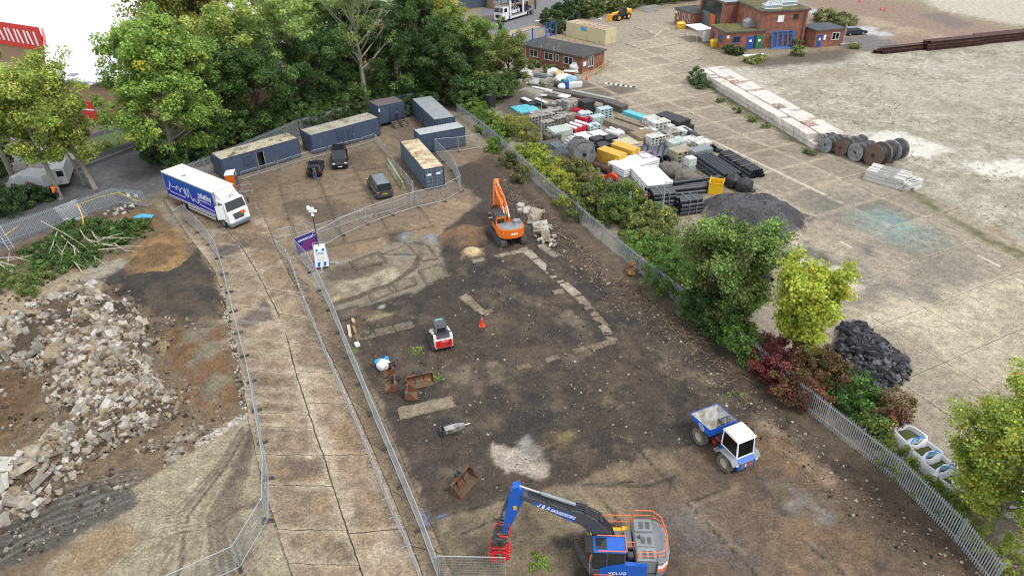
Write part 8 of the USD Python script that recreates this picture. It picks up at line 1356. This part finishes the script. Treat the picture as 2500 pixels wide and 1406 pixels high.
# steel beams
RS=M('beam_rust',S(84,56,52),.75,.2,var=.3,scale=2.,dirt=S(120,76,60),dscale=1.,dthr=.56)
def beams(label,a,b_,rows,u=.55):
    p,q=W2(*a),W2(*b_); L_=np.linalg.norm(q-p); T=thing('steel_beams',label,'steel beams',(*p,0),math.atan2(*(q-p)[::-1]))
    for k,n in enumerate(rows):
        for i in range(n): y=(i-(n-1)/2)*u*1.15; z=k*u*.95; dx=rq.uniform(-.6,.6); obj('beam',B().bx(dx,L_+dx,y-u/2,y+u/2,z,z+.06).bx(dx,L_+dx,y-.03,y+.03,z+.06,z+u*.86).bx(dx,L_+dx,y-u/2,y+u/2,z+u*.86,z+u*.93),RS,T)
beams('long rusty steel beam stack, near end of the row on the gravel',(2142,131),(2262,118),[3,2]); beams('long rusty steel beam stack in the middle of the row on the gravel',(2256,121),(2390,107),[4,4,3]); beams('long rusty steel beam stack at the right photo edge',(2385,106),(2560,88),[4,4,4])
# kerb ramp of black and white rubber
p,q=W2(1478,204),W2(1550,214); T=thing('speed_ramp','black and white striped rubber ramp lying on the yard','ramp',(*p,.02),math.atan2(*(q-p)[::-1])); L_=np.linalg.norm(q-p)
for k in range(12): obj('ramp_piece',B().prism([(-.25,0),(-.12,.09),(.12,.09),(.25,0)],k*L_/12,(k+.96)*L_/12,'x'),WHITE if k%2==0 else BLACK,T)
def line(label,a,b_,w,z=.045):
    p,q=W2(*a),W2(*b_); e=(q-p)/np.linalg.norm(q-p); n=np.array([-e[1],e[0]])*w/2; k=14; v=[];f=[]
    for i in range(k+1): c=p+(q-p)*i/k; v+=[(*(c-n),z),(*(c+n),z)]
    for i in range(k): f+=[(2*i,2*i+2,2*i+3),(2*i,2*i+3,2*i+1)]
    obj('road_marking',(v,f),M('worn_white_line',S(214,206,188),.85,var=.12,dirt=S(160,148,126),dscale=2.5,dthr=.6),kind='structure')
line('',(1738,344),(2015,477),.32); line('',(2386,624),(2442,652),.3); line('',(2478,680),(2540,712),.3); line('',(1615,75),(1598,92),.25); line('',(2050,590),(2080,606),.3)
# rubbish heap by the hut
for i,(l,p,s_,m_) in enumerate([('white rubbish sacks at the left end of the heap',(1238,192),(1.3,.8,.7),WHITE),('white torn sack in front of the left sacks',(1262,200),(1.,.8,.6),WHITE),('white sack beside the grey sofa, left',(1283,188),(1.2,.8,.7),WHITE),('grey rubble bag below the sofa, left one',(1305,207),(1.,.8,.5),M('bag_grey',S(190,188,182),.9)),('open grey bulk bag below the sofa, right one',(1330,209),(.9,.8,.6),M('bag_olive',S(150,150,132),.9)),('white sheet heap behind the chair',(1350,186),(1.,.8,.8),WHITE),('tan cardboard heap beside the brown drawer unit',(1364,188),(1.1,.9,.6),M('card_tan',S(212,188,140),.9)),('white plastic heap in the middle right of the rubbish',(1378,200),(1.6,1.1,.7),WHITE),('light blue and white plastic heap right of the drawers',(1395,203),(1.1,.9,.7),M('plastic_pale_blue',S(150,196,220),.7)),('dark sack at the front of the heap',(1362,212),(.7,.6,.5),M('sack_dark',S(60,64,74),.8)),('white bag heap at the front of the rubbish beside the blue drum',(1372,217),(.7,.6,.5),WHITE),('white wrapped cube by the end of the brick hut',(1405,178),(1.1,.9,1.),WHITE),('grey crate heap left of the sofa',(1275,178),(1.,.8,.5),PGR),('blue tarpaulin beside the low olive tree',(1255,172),(1.3,.5,.3),M('tarp_blue',S(110,150,190),.8))]): lump(l,'rubbish','rubbish_heap',[(p,s_)],m_,20+i,.35,3)
T=thing('sofa','old grey sofa standing among the rubbish','sofa',W(1318,200),math.radians(-30)); SG=M('sofa_grey',S(172,174,178),.9); obj('seat',B().bx(-1.3,1.3,-.5,.5,.1,.55,ch=.06),SG,T); obj('backrest',B().bx(-1.3,1.3,.4,.65,.2,1.3,ch=.06),SG,T); obj('armrest',B().bx(-1.55,-1.3,-.5,.65,.1,.85,ch=.06),SG,T); obj('armrest',B().bx(1.3,1.55,-.5,.65,.1,.85,ch=.06),SG,T); obj('cushion',B().bx(-1.25,-.02,.2,.42,.55,1.1,ch=.05),M('sofa_cushion',S(140,142,148),.9),T); obj('cushion',B().bx(.02,1.25,.2,.42,.55,1.1,ch=.05),M('sofa_cushion',(0,0,0)),T)
T=thing('drawer_unit','brown drawer unit with a white top in the rubbish heap','drawers',W(1390,188),math.radians(-15)); obj('carcass',B().bx(-.9,.9,-.4,.4,0,.95),M('wood_brown',S(146,110,80),.8),T); obj('top',B().bx(-.95,.95,-.45,.45,.95,1.02),WHITE,T)
T=thing('plastic_drum','blue plastic drum in front of the rubbish heap','drum',W(1383,217),0); obj('drum_body',B().lathe([(0,0),(.36,0),(.4,.1),(.4,.55),(.37,.6),(.4,.65),(.4,1.1),(.34,1.2),(0,1.2)],n=16),M('drum_blue',S(30,90,190),.5),T,smooth=40); T=thing('plastic_drum','teal plastic drum behind the blue one','drum',W(1375,210),0); obj('drum_body',B().lathe([(0,0),(.36,0),(.4,.1),(.4,1.0),(.34,1.1),(0,1.1)],n=16),M('drum_teal',S(50,140,140),.5),T,smooth=40)
T=thing('white_bath','white bath tub lying at the right end of the rubbish','bath tub',W(1402,213),math.radians(12)); obj('tub',B().hull([(x,y,0) for x in(-1.1,1.1) for y in(-.4,.4)]+[(x,y,.75) for x in(-1.3,1.3) for y in(-.5,.5)]),WHITE,T)
# left: warehouse, vans
WRF=M('roof_sheet_white',(.78,.79,.8),.5,var=.02); TB=M('brick_tan',S(176,146,116),.9,var=.12,scale=6.)
A_,B_,C_=W2(116,194),W2(116,194),W2(0,0); A_=W(116,194,6.)[:2]; B_=W(104,88,6.)[:2]; C_=W(-260,30,6.)[:2]; ed=W(245,201,6.)[:2]-A_; ed/=np.linalg.norm(ed); en=np.array([-ed[1],ed[0]])
T=thing('warehouse','white-roofed warehouse with tan walls and red doors behind the left street lamp','building',(*A_,0),0); fp=[A_*0,ed*34,ed*34+en*70,C_-A_+en*40,C_-A_,B_-A_]
obj('wall',B().prism([tuple(q*.995) for q in fp],-.1,5.75,'z'),TB,T); obj('roof',B().prism([tuple(q) for q in fp],5.76,6.0,'z'),WRF,T); se=B(); ctr=B()
for k in range(26): p=ed*(k*1.3+.4); se.beam((*p,6.02),(*(p+en*68),6.02),.06,.04)
for q in(9.,17.): se.beam((*(en*q+ed*.3),6.03),(*(en*q+ed*33),6.03),.12,.04)
obj('roof_seam',se,M('seam_grey',(.55,.57,.6),.5),T,kind='stuff'); obj('gutter',B().beam((*(-en*.15),5.8),(*(ed*34-en*.15),5.8),.25,.25),GALVD,T); p=ed*2.2+en*2.5; obj('rooflight',B().box((*p,6.08),(1.2,1.,.16),rz=math.atan2(ed[1],ed[0])),LGREY,T)
p=ed*5.2-en*.04; D=obj('red_door',B().box((*p,1.5),(2.2,.1,3.),rz=math.atan2(ed[1],ed[0])),RED,T); obj('door_band',B().box((*(p-en*.06),1.8),(2.2,.03,.2),rz=math.atan2(ed[1],ed[0])),WHITE,D)
dC=C_-B_; l1=np.linalg.norm(dC); dC/=l1; dA=(A_-B_); dA/=np.linalg.norm(dA); oC=np.array([dC[1],-dC[0]]); oC*=-np.sign(oC@B_)*.3; oA=np.array([dA[1],-dA[0]]); oA*=-np.sign(oA@B_)*.3
T=thing('fascia_sign','red fascia board with white slanted letters on the corner of the white-roofed warehouse','sign',(*B_,0),0); obj('board',B().beam((*oC,5.4),(*(dC*l1+oC),5.4),.25,4.2),RED,T); obj('board_return',B().beam((*oA,6.),(*(dA*9+oA),5.),.25,2.6),RED,T)
for k in range(9): p=oC*1.7+dC*(1.6+k*1.5); obj('lettering',B().beam((*p,4.2),(*(p+dC*(.5*(k%2))),6.6),.08,.45,up=(*dC,0)),WT,T)
T=thing('warehouse','second white-roofed shed beyond the trees at the top edge','building',(-70,158,0),math.radians(8)); obj('wall',B().bx(0,52,0,30,-.1,6.),M('cladding_blue_grey',S(150,162,172),.6),T); obj('roof',B().prism([(-.5,6),(26,9.),(52.5,6),(52.5,6.2),(26,9.2),(-.5,6.2)],-.5,30.5,'y'),WRF,T)
T=thing('pavilion','dark shed with blue-grey ribbed cladding at the top edge behind the transporter','building',(-15.,176,0),.5); b=B(); corr(b,0,12,0,0,6,-1,40,.08); obj('cladding',b,M('cladding_slate',S(92,110,128),.6),T); obj('wall',B().bx(0,12,.1,14,-.1,6),M('cladding_slate',(0,0,0)),T); T=hall('tan brick building with a yellow band at the top edge behind the transporter',(-3.,178,0),.5,12,12,6.5,ROOFD,wall=TB); obj('yellow_band',B().bx(0,12,-.1,-.003,5.2,6.3),YEL,T)
p=W(84,474)+[0,.6,0]; T=thing('tipper_van','white tipper lorry with a boxed body parked behind the left fence','lorry',p,math.radians(168))
obj('box_body',B().bx(-2.6,.9,-1.1,1.1,.8,2.6,ch=.08),M('body_white_grey',(.62,.64,.65),.5,var=.06),T); obj('cab_body',B().prism([(1.0,.5),(1.,2.2),(1.9,2.2),(2.5,1.4),(3.1,1.2),(3.15,.5)],-1.,1.,'y'),WHITE,T); obj('windscreen',B().hull([(1.95,y,2.15) for y in(-.85,.85)]+[(2.52,y,1.42) for y in(-.9,.9)]+[(2.,y,2.17) for y in(-.85,.85)]+[(2.56,y,1.44) for y in(-.9,.9)]),GLASS,T); obj('orange_mark',B().prism([(-1.4,1.7),(-.2,1.9),(-.9,1.3)],1.1,1.11,'y'),M('mark_orange',S(200,130,90),.6),T)
for x in(-1.7,2.2):
    for y in(-.95,.95): wheel(T,'wheel',(x,y,.4),.4,.3)
T=thing('chipper_van','white van parked behind the climber and the pale tree','van',W(142,450)+[0,1.2,0],math.radians(112)); obj('body',B().prism([(-2.5,.4),(-2.5,2.4),(1.3,2.4),(1.9,1.5),(2.5,1.2),(2.5,.4)],-.98,.98,'y'),WHITE,T); obj('windscreen',B().hull([(1.35,y,2.3) for y in(-.85,.85)]+[(1.92,y,1.52) for y in(-.9,.9)]+[(1.4,y,2.32) for y in(-.85,.85)]+[(1.96,y,1.54) for y in(-.9,.9)]),GLASS,T); obj('rear_window',B().bx(-2.52,-2.5,-.8,-.1,1.4,2.1).bx(-2.52,-2.5,.1,.8,1.4,2.1),GLASS,T,kind='stuff')
for x in(-1.6,1.6):
    for y in(-.85,.85): wheel(T,'wheel',(x,y,.36),.36,.25)
T=thing('red_van_gate','low wire fence along the verge beside the street lamp','fence',W(195,368),yaw((170,368),(290,352))); 
for k in range(5): obj('post',B().box((k*1.6-1.5,0,.5),(.08,.08,1.)),DKTIM,T)
obj('rail',B().bx(-1.5,4.9,-.02,.02,.9,.95),GALVD,T)
# kerbs along the left road
kb=thing('kerb',None,None,kind='structure'); q=sample(px2([(118,400),(140,418),(165,420),(350,352)]),34)
for a,c in zip(q[:-1],q[1:]): e=(c-a)*.01; obj('kerb_stone',B().beam((*(a+e),.06),(*(c-e),.06),.18,.14),M('kerb_concrete',S(150,146,138),.9,var=.15),kb)
# ---------------------------------------------------------------- heaps, rubble, felled branches, loose stones
rr_=np.random.RandomState(77)
def heapz(x,y,poly,H,run,seed,nz=.25):
    d=-sdf(x,y,poly); h=np.clip(d/run,0,1); h=1-(1-h)**1.7
    return h*H*(.75+.5*fbm(x,y,.55,seed,3))+np.where(d>0,(fbm(x,y,1.8,seed+1,3)-.5)*nz*np.clip(d,0,1),0)-.06*(d<.15)
def heap(name,label,cat,pts,H,run,col,seed,step=.22,aux=(0,0,0),nz=.25,cols2=None,fade=True,par=None,part=None):
    poly=px2(pts); lo,hi=poly.min(0)-.3,poly.max(0)+.3; nx,ny=int((hi[0]-lo[0])/step)+2,int((hi[1]-lo[1])/step)+2
    X,Y=np.meshgrid(np.linspace(lo[0],hi[0],nx),np.linspace(lo[1],hi[1],ny)); x,y=X.ravel(),Y.ravel()
    xx=x+(fbm(x,y,.9,seed+5,3)-.5)*.8; yy=y+(fbm(x,y,.9,seed+6,3)-.5)*.8
    d=sdf(xx,yy,poly); z=heapz(xx,yy,poly,H,run,seed,nz)+.03; keep=(d.reshape(ny,nx)<.25); kf=keep[:-1,:-1]&keep[1:,1:]&keep[1:,:-1]&keep[:-1,1:]
    c=np.tile(np.array(S(*col)),(len(x),1))
    if cols2 is not None: f=sstep(.4,.62,fbm(x,y,.5,seed+8,4))[:,None]; c=c*(1-f)+np.array(S(*cols2))*f
    gc,ga=ground_color(x,y); f=sstep(0,.9,-d+(fbm(x,y,1.6,seed+9,3)-.5)*1.2)[:,None] if fade else 1.; c=gc*(1-f)+c*f
    P=par or thing(name,label,cat,(0,0,0)); F_=grid_faces(nx,ny,kf); u,iv=np.unique(F_,return_inverse=True); gmesh(part or 'heap_surface',np.stack([x,y,z],1)[u],iv.reshape(F_.shape),c[u],np.tile(np.array(aux,float),(len(u),1)),str(P.GetPath())); return P,poly,lambda a,b_:heapz(a,b_,poly,H,run,seed,nz)+.03
def chunk_shapes(n,flat=.8):
    o=[]
    for i in range(n):
        p=np.array([[x,y,z] for x in(-1,1) for y in(-1,1) for z in(-1,1)],float)*rr_.uniform(.5,1.,(8,3)); p=np.vstack([p,rr_.uniform(-1.05,1.05,(3,3))]); p[:,2]*=flat*rr_.uniform(.5,1.2); h=trimesh.convex.convex_hull(p); o.append((np.array(h.vertices)*.55,np.array(h.faces)))
    return o
CS=chunk_shapes(14)
def rot(): return trimesh.transformations.random_rotation_matrix(rr_.rand(3))[:3,:3]
def put_chunks(T,spots,sizes,mats,name,big,stuffname,tiltmax=.6):
    """the largest chunks are parts of their own, the small ones one joined part per tone"""
    order=np.argsort(-np.asarray(sizes)); ex_=[B() for _ in mats]
    for r_,i in enumerate(order):
        v,f=CS[rr_.randint(len(CS))]; a=rr_.uniform(0,6.28); tx,ty=rr_.normal(0,tiltmax,2); R=trimesh.transformations.euler_matrix(tx,ty,a)[:3,:3]; s=sizes[i]*np.array([rr_.uniform(.75,1.25),rr_.uniform(.6,1.),rr_.uniform(.55,1.)]); p=(v*s)@R.T+np.asarray(spots[i]); k=rr_.randint(len(mats))
        if r_<big: obj(name,(p,f),mats[k],T)
        else: ex_[k].add(p,f)
    for k,e in enumerate(ex_):
        if e.n: obj(stuffname,e,mats[k],T,kind='stuff')
def scatter(poly,n,ok=None):
    lo,hi=poly.min(0),poly.max(0); out=[]
    while len(out)<n:
        x=rr_.uniform(lo[0],hi[0],4000); y=rr_.uniform(lo[1],hi[1],4000); m=sdf(x,y,poly)<-.05
        if ok is not None: m&=ok(x,y)
        out+=list(zip(x[m],y[m]))
    return np.array(out[:n])
def cm(n,c,v=.15): return M(n,S(*c),.95,var=v,scale=2.5,dirt=S(*(np.array(c)*.62)),dscale=1.6,dthr=.56)
RC=[cm('rubble_pale',(188,176,156)),cm('rubble_tan',(168,150,122)),cm('rubble_grey',(160,153,142)),cm('rubble_white',(206,201,190)),cm('rubble_brown',(128,108,88))]
RP=[(-30,830),(60,765),(140,738),(225,702),(262,735),(330,748),(362,800),(372,880),(395,950),(436,965),(442,1000),(400,1050),(330,1068),(262,1112),(228,1135),(205,1170),(150,1215),(100,1255),(30,1275),(-40,1290),(-40,1170),(60,1120),(120,1070),(150,1030),(115,990),(105,940),(60,905),(-30,900)]
T,poly,hz=heap('rubble_heap','long heap of pale broken concrete chunks on brown soil left of the road','rubble heap',RP,1.7,2.6,(98,82,66),201,.22,(.5,.3,0),.6,(76,66,56))
SOIL=px2([(70,810),(150,770),(215,760),(190,820),(130,850),(80,860)])
def okr(x,y): return (fbm(x,y,.55,210,3)>.34)&((sdf(x,y,SOIL)>0)|(rr_.rand(len(x))<.12))
sp=scatter(poly,5200,okr); sz=np.clip(rr_.lognormal(-1.25,.5,5200),.1,.9); put_chunks(T,[(x,y,z+s*.12) for (x,y),z,s in zip(sp,hz(sp[:,0],sp[:,1]),sz)],sz,RC,'concrete_chunk',290,'small_rubble')
big=[(45,1180),(85,1195),(105,1215),(30,1225),(60,1245),(5,1225),(240,712),(225,708),(190,720),(150,910),(95,890)]
for p in big: s=rr_.uniform(1.1,1.7); x,y,_=W(*p); v,f=CS[rr_.randint(len(CS))]; R=trimesh.transformations.euler_matrix(rr_.normal(0,.4),rr_.normal(0,.4),rr_.uniform(0,6))[:3,:3]; obj('concrete_chunk',((v*s*[1.,.8,.45])@R.T+[x,y,.25+max(0,float(hz(np.array([x]),np.array([y]))[0]))],f),RC[rr_.randint(4)],T)
heap('soil_bank','low bank of black soil and stones between the rubble heap and the road','soil bank',[(262,690),(340,665),(430,650),(480,610),(520,655),(548,730),(540,780),(470,800),(390,770),(300,735)],.75,3.,(58,53,51),220,.22,(.35,.35,0),.35,(84,74,64)); heap('soil_bank','bank of grey and ochre soil beside the road, below the black bank','soil bank',[(385,800),(470,790),(560,800),(580,880),(592,960),(590,1000),(500,1005),(450,960),(400,900)],.55,3.,(126,116,98),224,.22,(.6,.4,0),.3,(118,88,62)); heap('soil_bank','ochre soil bank beneath the felled branches by the lorry','soil bank',[(300,640),(330,600),(385,560),(430,560),(462,600),(490,645),(430,690),(340,690)],.6,2.5,(152,122,80),228,.22,(.3,.3,0),.3,(116,90,64))
T,poly,hz=heap('planings_heap','wide dark grey heap of fine road planings beside the pipe bundles','planings heap',[(1700,500),(1722,545),(1765,588),(1845,610),(1930,600),(1975,566),(1962,530),(1900,505),(1830,492),(1760,488)],2.4,3.4,(92,90,94),230,.2,(.15,.5,0),.3,(72,70,74))
sp=scatter(poly,1500); put_chunks(T,[(x,y,z) for (x,y),z in zip(sp,hz(sp[:,0],sp[:,1]))],rr_.uniform(.06,.16,1500),[cm('planing_grey',(104,102,106)),cm('planing_dark',(60,58,62))],'planing',0,'planings_grit')
AC_=[cm('asphalt_lump_dark',(58,58,64)),cm('asphalt_lump_mid',(92,92,98)),cm('asphalt_lump_pale',(116,116,122)),cm('asphalt_lump_black',(44,44,48))]
T,poly,hz=heap('asphalt_heap','heap of dark slate-like asphalt lumps behind the yellow-green ash tree','asphalt heap',[(2030,850),(2040,900),(2070,940),(2120,965),(2180,955),(2228,920),(2215,880),(2160,840),(2110,800),(2070,790),(2040,810)],1.25,2.4,(58,56,58),240,.2,(.1,.3,0),.3)
sp=scatter(poly,900); sz=np.clip(rr_.lognormal(-1.2,.45,900),.12,.95); put_chunks(T,[(x,y,z+.04) for (x,y),z in zip(sp,hz(sp[:,0],sp[:,1]))],sz,AC_,'asphalt_lump',230,'small_asphalt',.45)
heap('soil_heap','brown earth mound left of the orange excavator','soil heap',[(1066,580),(1085,560),(1130,548),(1185,556),(1205,590),(1170,612),(1100,622),(1072,610)],.8,2.2,(128,100,74),250,.2,(.7,.3,0),.3,(100,82,66)); heap('sand_heap','small pale sand heap below the earth mound','sand heap',[(1112,622),(1130,606),(1160,602),(1184,610),(1188,624),(1160,636),(1126,638)],.55,1.3,(206,184,140),254,.15,(.1,.0,0),.1)
T=thing('broken_concrete','row of broken white concrete lumps dug up beside the orange excavator','broken concrete',(0,0,0)); sp=[];sz=[]
for p,s,n in (((1215,532),.35,7),((1280,515),.6,8),((1300,525),.7,7),((1312,545),.7,6),((1325,562),.8,6),((1335,580),.7,5),((1345,596),.5,6),((1318,590),.4,6)):
    for _ in range(n): q=W(*p)+np.r_[rr_.normal(0,.5,2),0]; sp.append((q[0],q[1],.15+rr_.rand()*.2)); sz.append(s*rr_.uniform(.6,1.35))
for p in ((1306,535),(1322,562),(1332,578)): q=W(*p); sp.append((*q[:2],.2)); sz.append(1.9)
put_chunks(T,sp,sz,[cm('rubble_white',(0,0,0)),RC[2],RC[0]],'concrete_lump',90,'crumbs',.35)
T=thing('debris_heap','small heap of grey stones and white sheeting at the foot of the left gate','debris heap',(0,0,0)); sp=[];sz=[]
for p in ((262,520),(285,515),(300,510),(320,510),(275,528),(310,522)):
    for _ in range(5): q=W(*p)+np.r_[rr_.normal(0,.35,2),0]; sp.append((q[0],q[1],.12)); sz.append(rr_.uniform(.25,.7))
put_chunks(T,sp,sz,[RC[2],RC[3],cm('stone_dark',(92,86,80))],'stone',40,'crumbs'); lump('pale blue plastic sheet crumpled on the soil near the left gate','sheet','plastic_sheet',[((352,532),(1.1,.5,.22)),((366,530),(.5,.4,.15))],M('sheet_sky_blue',S(96,186,226),.6,var=.12),61,.4)
# felled branches by the left fence
T=thing('felled_branches','pile of felled green branches with bare pale stems along the left fence','felled branches',(0,0,0)); cl=[]
for p,rx,n in (((150,600),2.6,60),((200,585),2.6,60),((260,575),2.4,60),((310,565),2.2,55),((345,560),1.6,40),((120,640),2.2,50),((180,645),2.2,55),((230,620),2.2,50),((150,625),2.,40),((290,590),1.8,40),((90,620),1.4,25),((180,560),1.8,30),((240,555),1.8,30)):
    q=W(*p); 
    for _ in range(n): o=rr_.normal(0,.45,2)*rx; cl.append([q[0]+o[0],q[1]+o[1],max(.1,rr_.uniform(.15,1.05)*(1-np.hypot(*o)/rx/1.8))])
cl2=[]
for p,rx,n in (((30,665),2.,45),((60,690),1.8,40),((100,680),1.8,40),((20,690),1.8,30),((75,715),1.2,18)):
    q=W(*p)
    for _ in range(n): o=rr_.normal(0,.5,2)*rx; cl2.append([q[0]+o[0],q[1]+o[1],rr_.uniform(.1,.5)])
leafmesh('foliage',[leaves(cl,.36,46,.22,[(66,92,40),(78,104,46),(56,82,36)],301,0,flat=.8),leaves(cl2,.3,30,.2,[(96,112,50),(84,104,46)],302,0,flat=.8)],T,kind='stuff'); PB_=M('stripped_bark',S(200,192,172),.9,var=.15)
for a,b_,za,zb in (((100,540),(205,600),1.4,.7),((205,600),(262,650),.7,.3),((150,575),(215,640),.9,.5),((230,592),(300,570),.6,.9),((240,595),(350,600),.9,.5),((250,580),(330,580),1.,.6),((195,560),(235,600),1.1,.9),((225,565),(245,590),1.2,.9),((270,560),(300,530),.9,.6),((170,625),(210,690),.8,.2),((180,600),(200,665),.8,.3),((150,640),(165,590),.5,1.),((140,565),(120,620),.9,.6),((280,595),(335,615),.8,.4),((0,640),(90,620),.5,.4),((0,640),(60,655),.5,.3),((0,645),(70,690),.5,.2),((20,640),(25,615),.4,.9),((30,660),(45,690),.4,.1),((0,630),(80,640),.3,.3),((240,610),(320,605),.9,.6),((215,585),(280,600),1.,.7)):
    p,q=W(*a,za),W(*b_,zb); m=(p+q)/2+rr_.normal(0,.15,3); obj('branch',B().tube(p,m,.06,6,.045).tube(m,q,.045,6,.02).tube(m,m+(q-p)*.3+rr_.normal(0,.4,3)*[1,1,.4],.03,5,.012).tube(p+(m-p)*.6,p+(m-p)*.6+(q-p)*.25+rr_.normal(0,.4,3)*[1,1,.4],.03,5,.012),PB_,T)
# small green weeds in the mud
for l,p,n,c in (('bright green weed beside the grading bucket',(1062,928),10,[(116,170,50)]),('pale green weed patch left of the loader',(1020,858),12,[(116,136,62)]),('small weed at the foot of the near fence',(1793,962),6,[(110,150,60)]),('grass growing beside the near excavator track',(1318,1372),26,[(120,146,58),(104,130,54)]),('small weed beside the grey heap',(1712,512),8,[(120,160,60)])):
    q=W(*p); T=thing('weed',l,'weed',q); leafmesh('foliage',[leaves(np.c_[rr_.normal(0,.3,(n,2)),np.full(n,.08)],.16,26,.1,c,int(p[0]),flat=.5)],T,kind='stuff')
# loose stones and clods lying over the mud and spoil
def loose(label,name,poly,n,s0,s1,mats,ok=None,zf=None):
    b=[B() for _ in mats]; P=scatter(poly,n,ok); z=ground_z(P[:,0],P[:,1]) if zf is None else zf(P[:,0],P[:,1])
    for i,(x,y) in enumerate(P):
        v,f=CS[i%14]; s=s0*(s1/s0)**(rr_.rand()**2.2); b[rr_.randint(len(mats))].add((v*s)@rot().T+[x,y,z[i]+s*.05],f)
    T=thing(name,label,name.replace('_',' '),(0,0,0),kind='stuff'); [obj('stones',e,mats[k],T,kind='stuff') for k,e in enumerate(b) if e.n]
CZ=px2([(1400,1180),(1560,1115),(1840,1025),(2030,1150),(2330,1380),(2430,1460),(1650,1460),(1560,1300)])
MA=px2([(1210,420),(1450,625),(1700,805),(1860,955),(2050,1115),(2330,1335),(2440,1440),(1800,1440),(1560,1160),(1400,1180),(1080,1240),(970,1060),(890,890),(815,770),(905,750),(1060,700),(1110,650),(1180,560)])
FR=px2([(1200,395),(1275,445),(1345,525),(1455,625),(1565,725),(1700,805),(1860,955),(2050,1115),(2340,1340)])
CLD=[cm('clod_dark',(62,52,46)),cm('clod_brown',(92,74,60)),cm('stone_tan',(150,134,112))]
loose('loose clods and stones over the dark churned mud of the site','mud_clods',MA,2600,.04,.2,CLD+[cm('clod_brown',(0,0,0)),cm('stone_tan',(0,0,0)),cm('stone_pale',(196,186,168))],lambda x,y:(fbm(x,y,.6,260,3)>.45)&(sdf(x,y,CZ)>0))
loose('pale stones and fibres along the strip in front of the right fence','fence_strip_stones',MA,2200,.05,.2,[cm('stone_tan',(0,0,0)),cm('stone_pale',(196,186,168)),cm('clod_brown',(0,0,0)),cm('clod_dark',(0,0,0))],lambda x,y:sdf(x,y,FR,False)<3.4)
SPO=px2([(-40,640),(300,690),(400,640),(520,655),(556,760),(586,905),(602,1015),(330,1188),(160,1325),(-40,1420)]); loose('loose stones over the spoil ground left of the road','spoil_stones',SPO,4200,.05,.34,[RC[0],RC[2],CLD[1],CLD[0]],lambda x,y:fbm(x,y,.5,261,3)>.42)
loose('white stones along the edge of the near left apron','edge_stones',px2([(470,1085),(540,1040),(604,1005),(604,1020),(540,1062),(480,1098)]),500,.06,.3,[RC[3],RC[0]]); loose('stones along the left edge of the road','road_edge_stones',px2([(530,700),(545,700),(566,790),(590,905),(604,1005),(588,1000),(560,850)]),700,.05,.28,[RC[3],RC[0],CLD[1]])
b=B(); 
for x,y in scatter(px2([(1240,440),(1450,630),(1700,810),(1860,960),(1800,960),(1600,800),(1350,600),(1220,480)]),260): 
    a=rr_.uniform(0,6.28); l_=rr_.uniform(.4,1.6); d=np.array([math.cos(a),math.sin(a),0])*l_; b.tube((x,y,.12),np.array([x,y,.12])+d/2+[0,0,.08],.012,3).tube(np.array([x,y,.12])+d/2+[0,0,.08],np.array([x,y,.1])+d,.012,3)
T=thing('dead_stems','dry stems and twigs strewn along the mud in front of the right fence','twigs',(0,0,0),kind='stuff'); obj('stem',b,M('dry_stem',S(176,150,120),.9),T,kind='stuff')
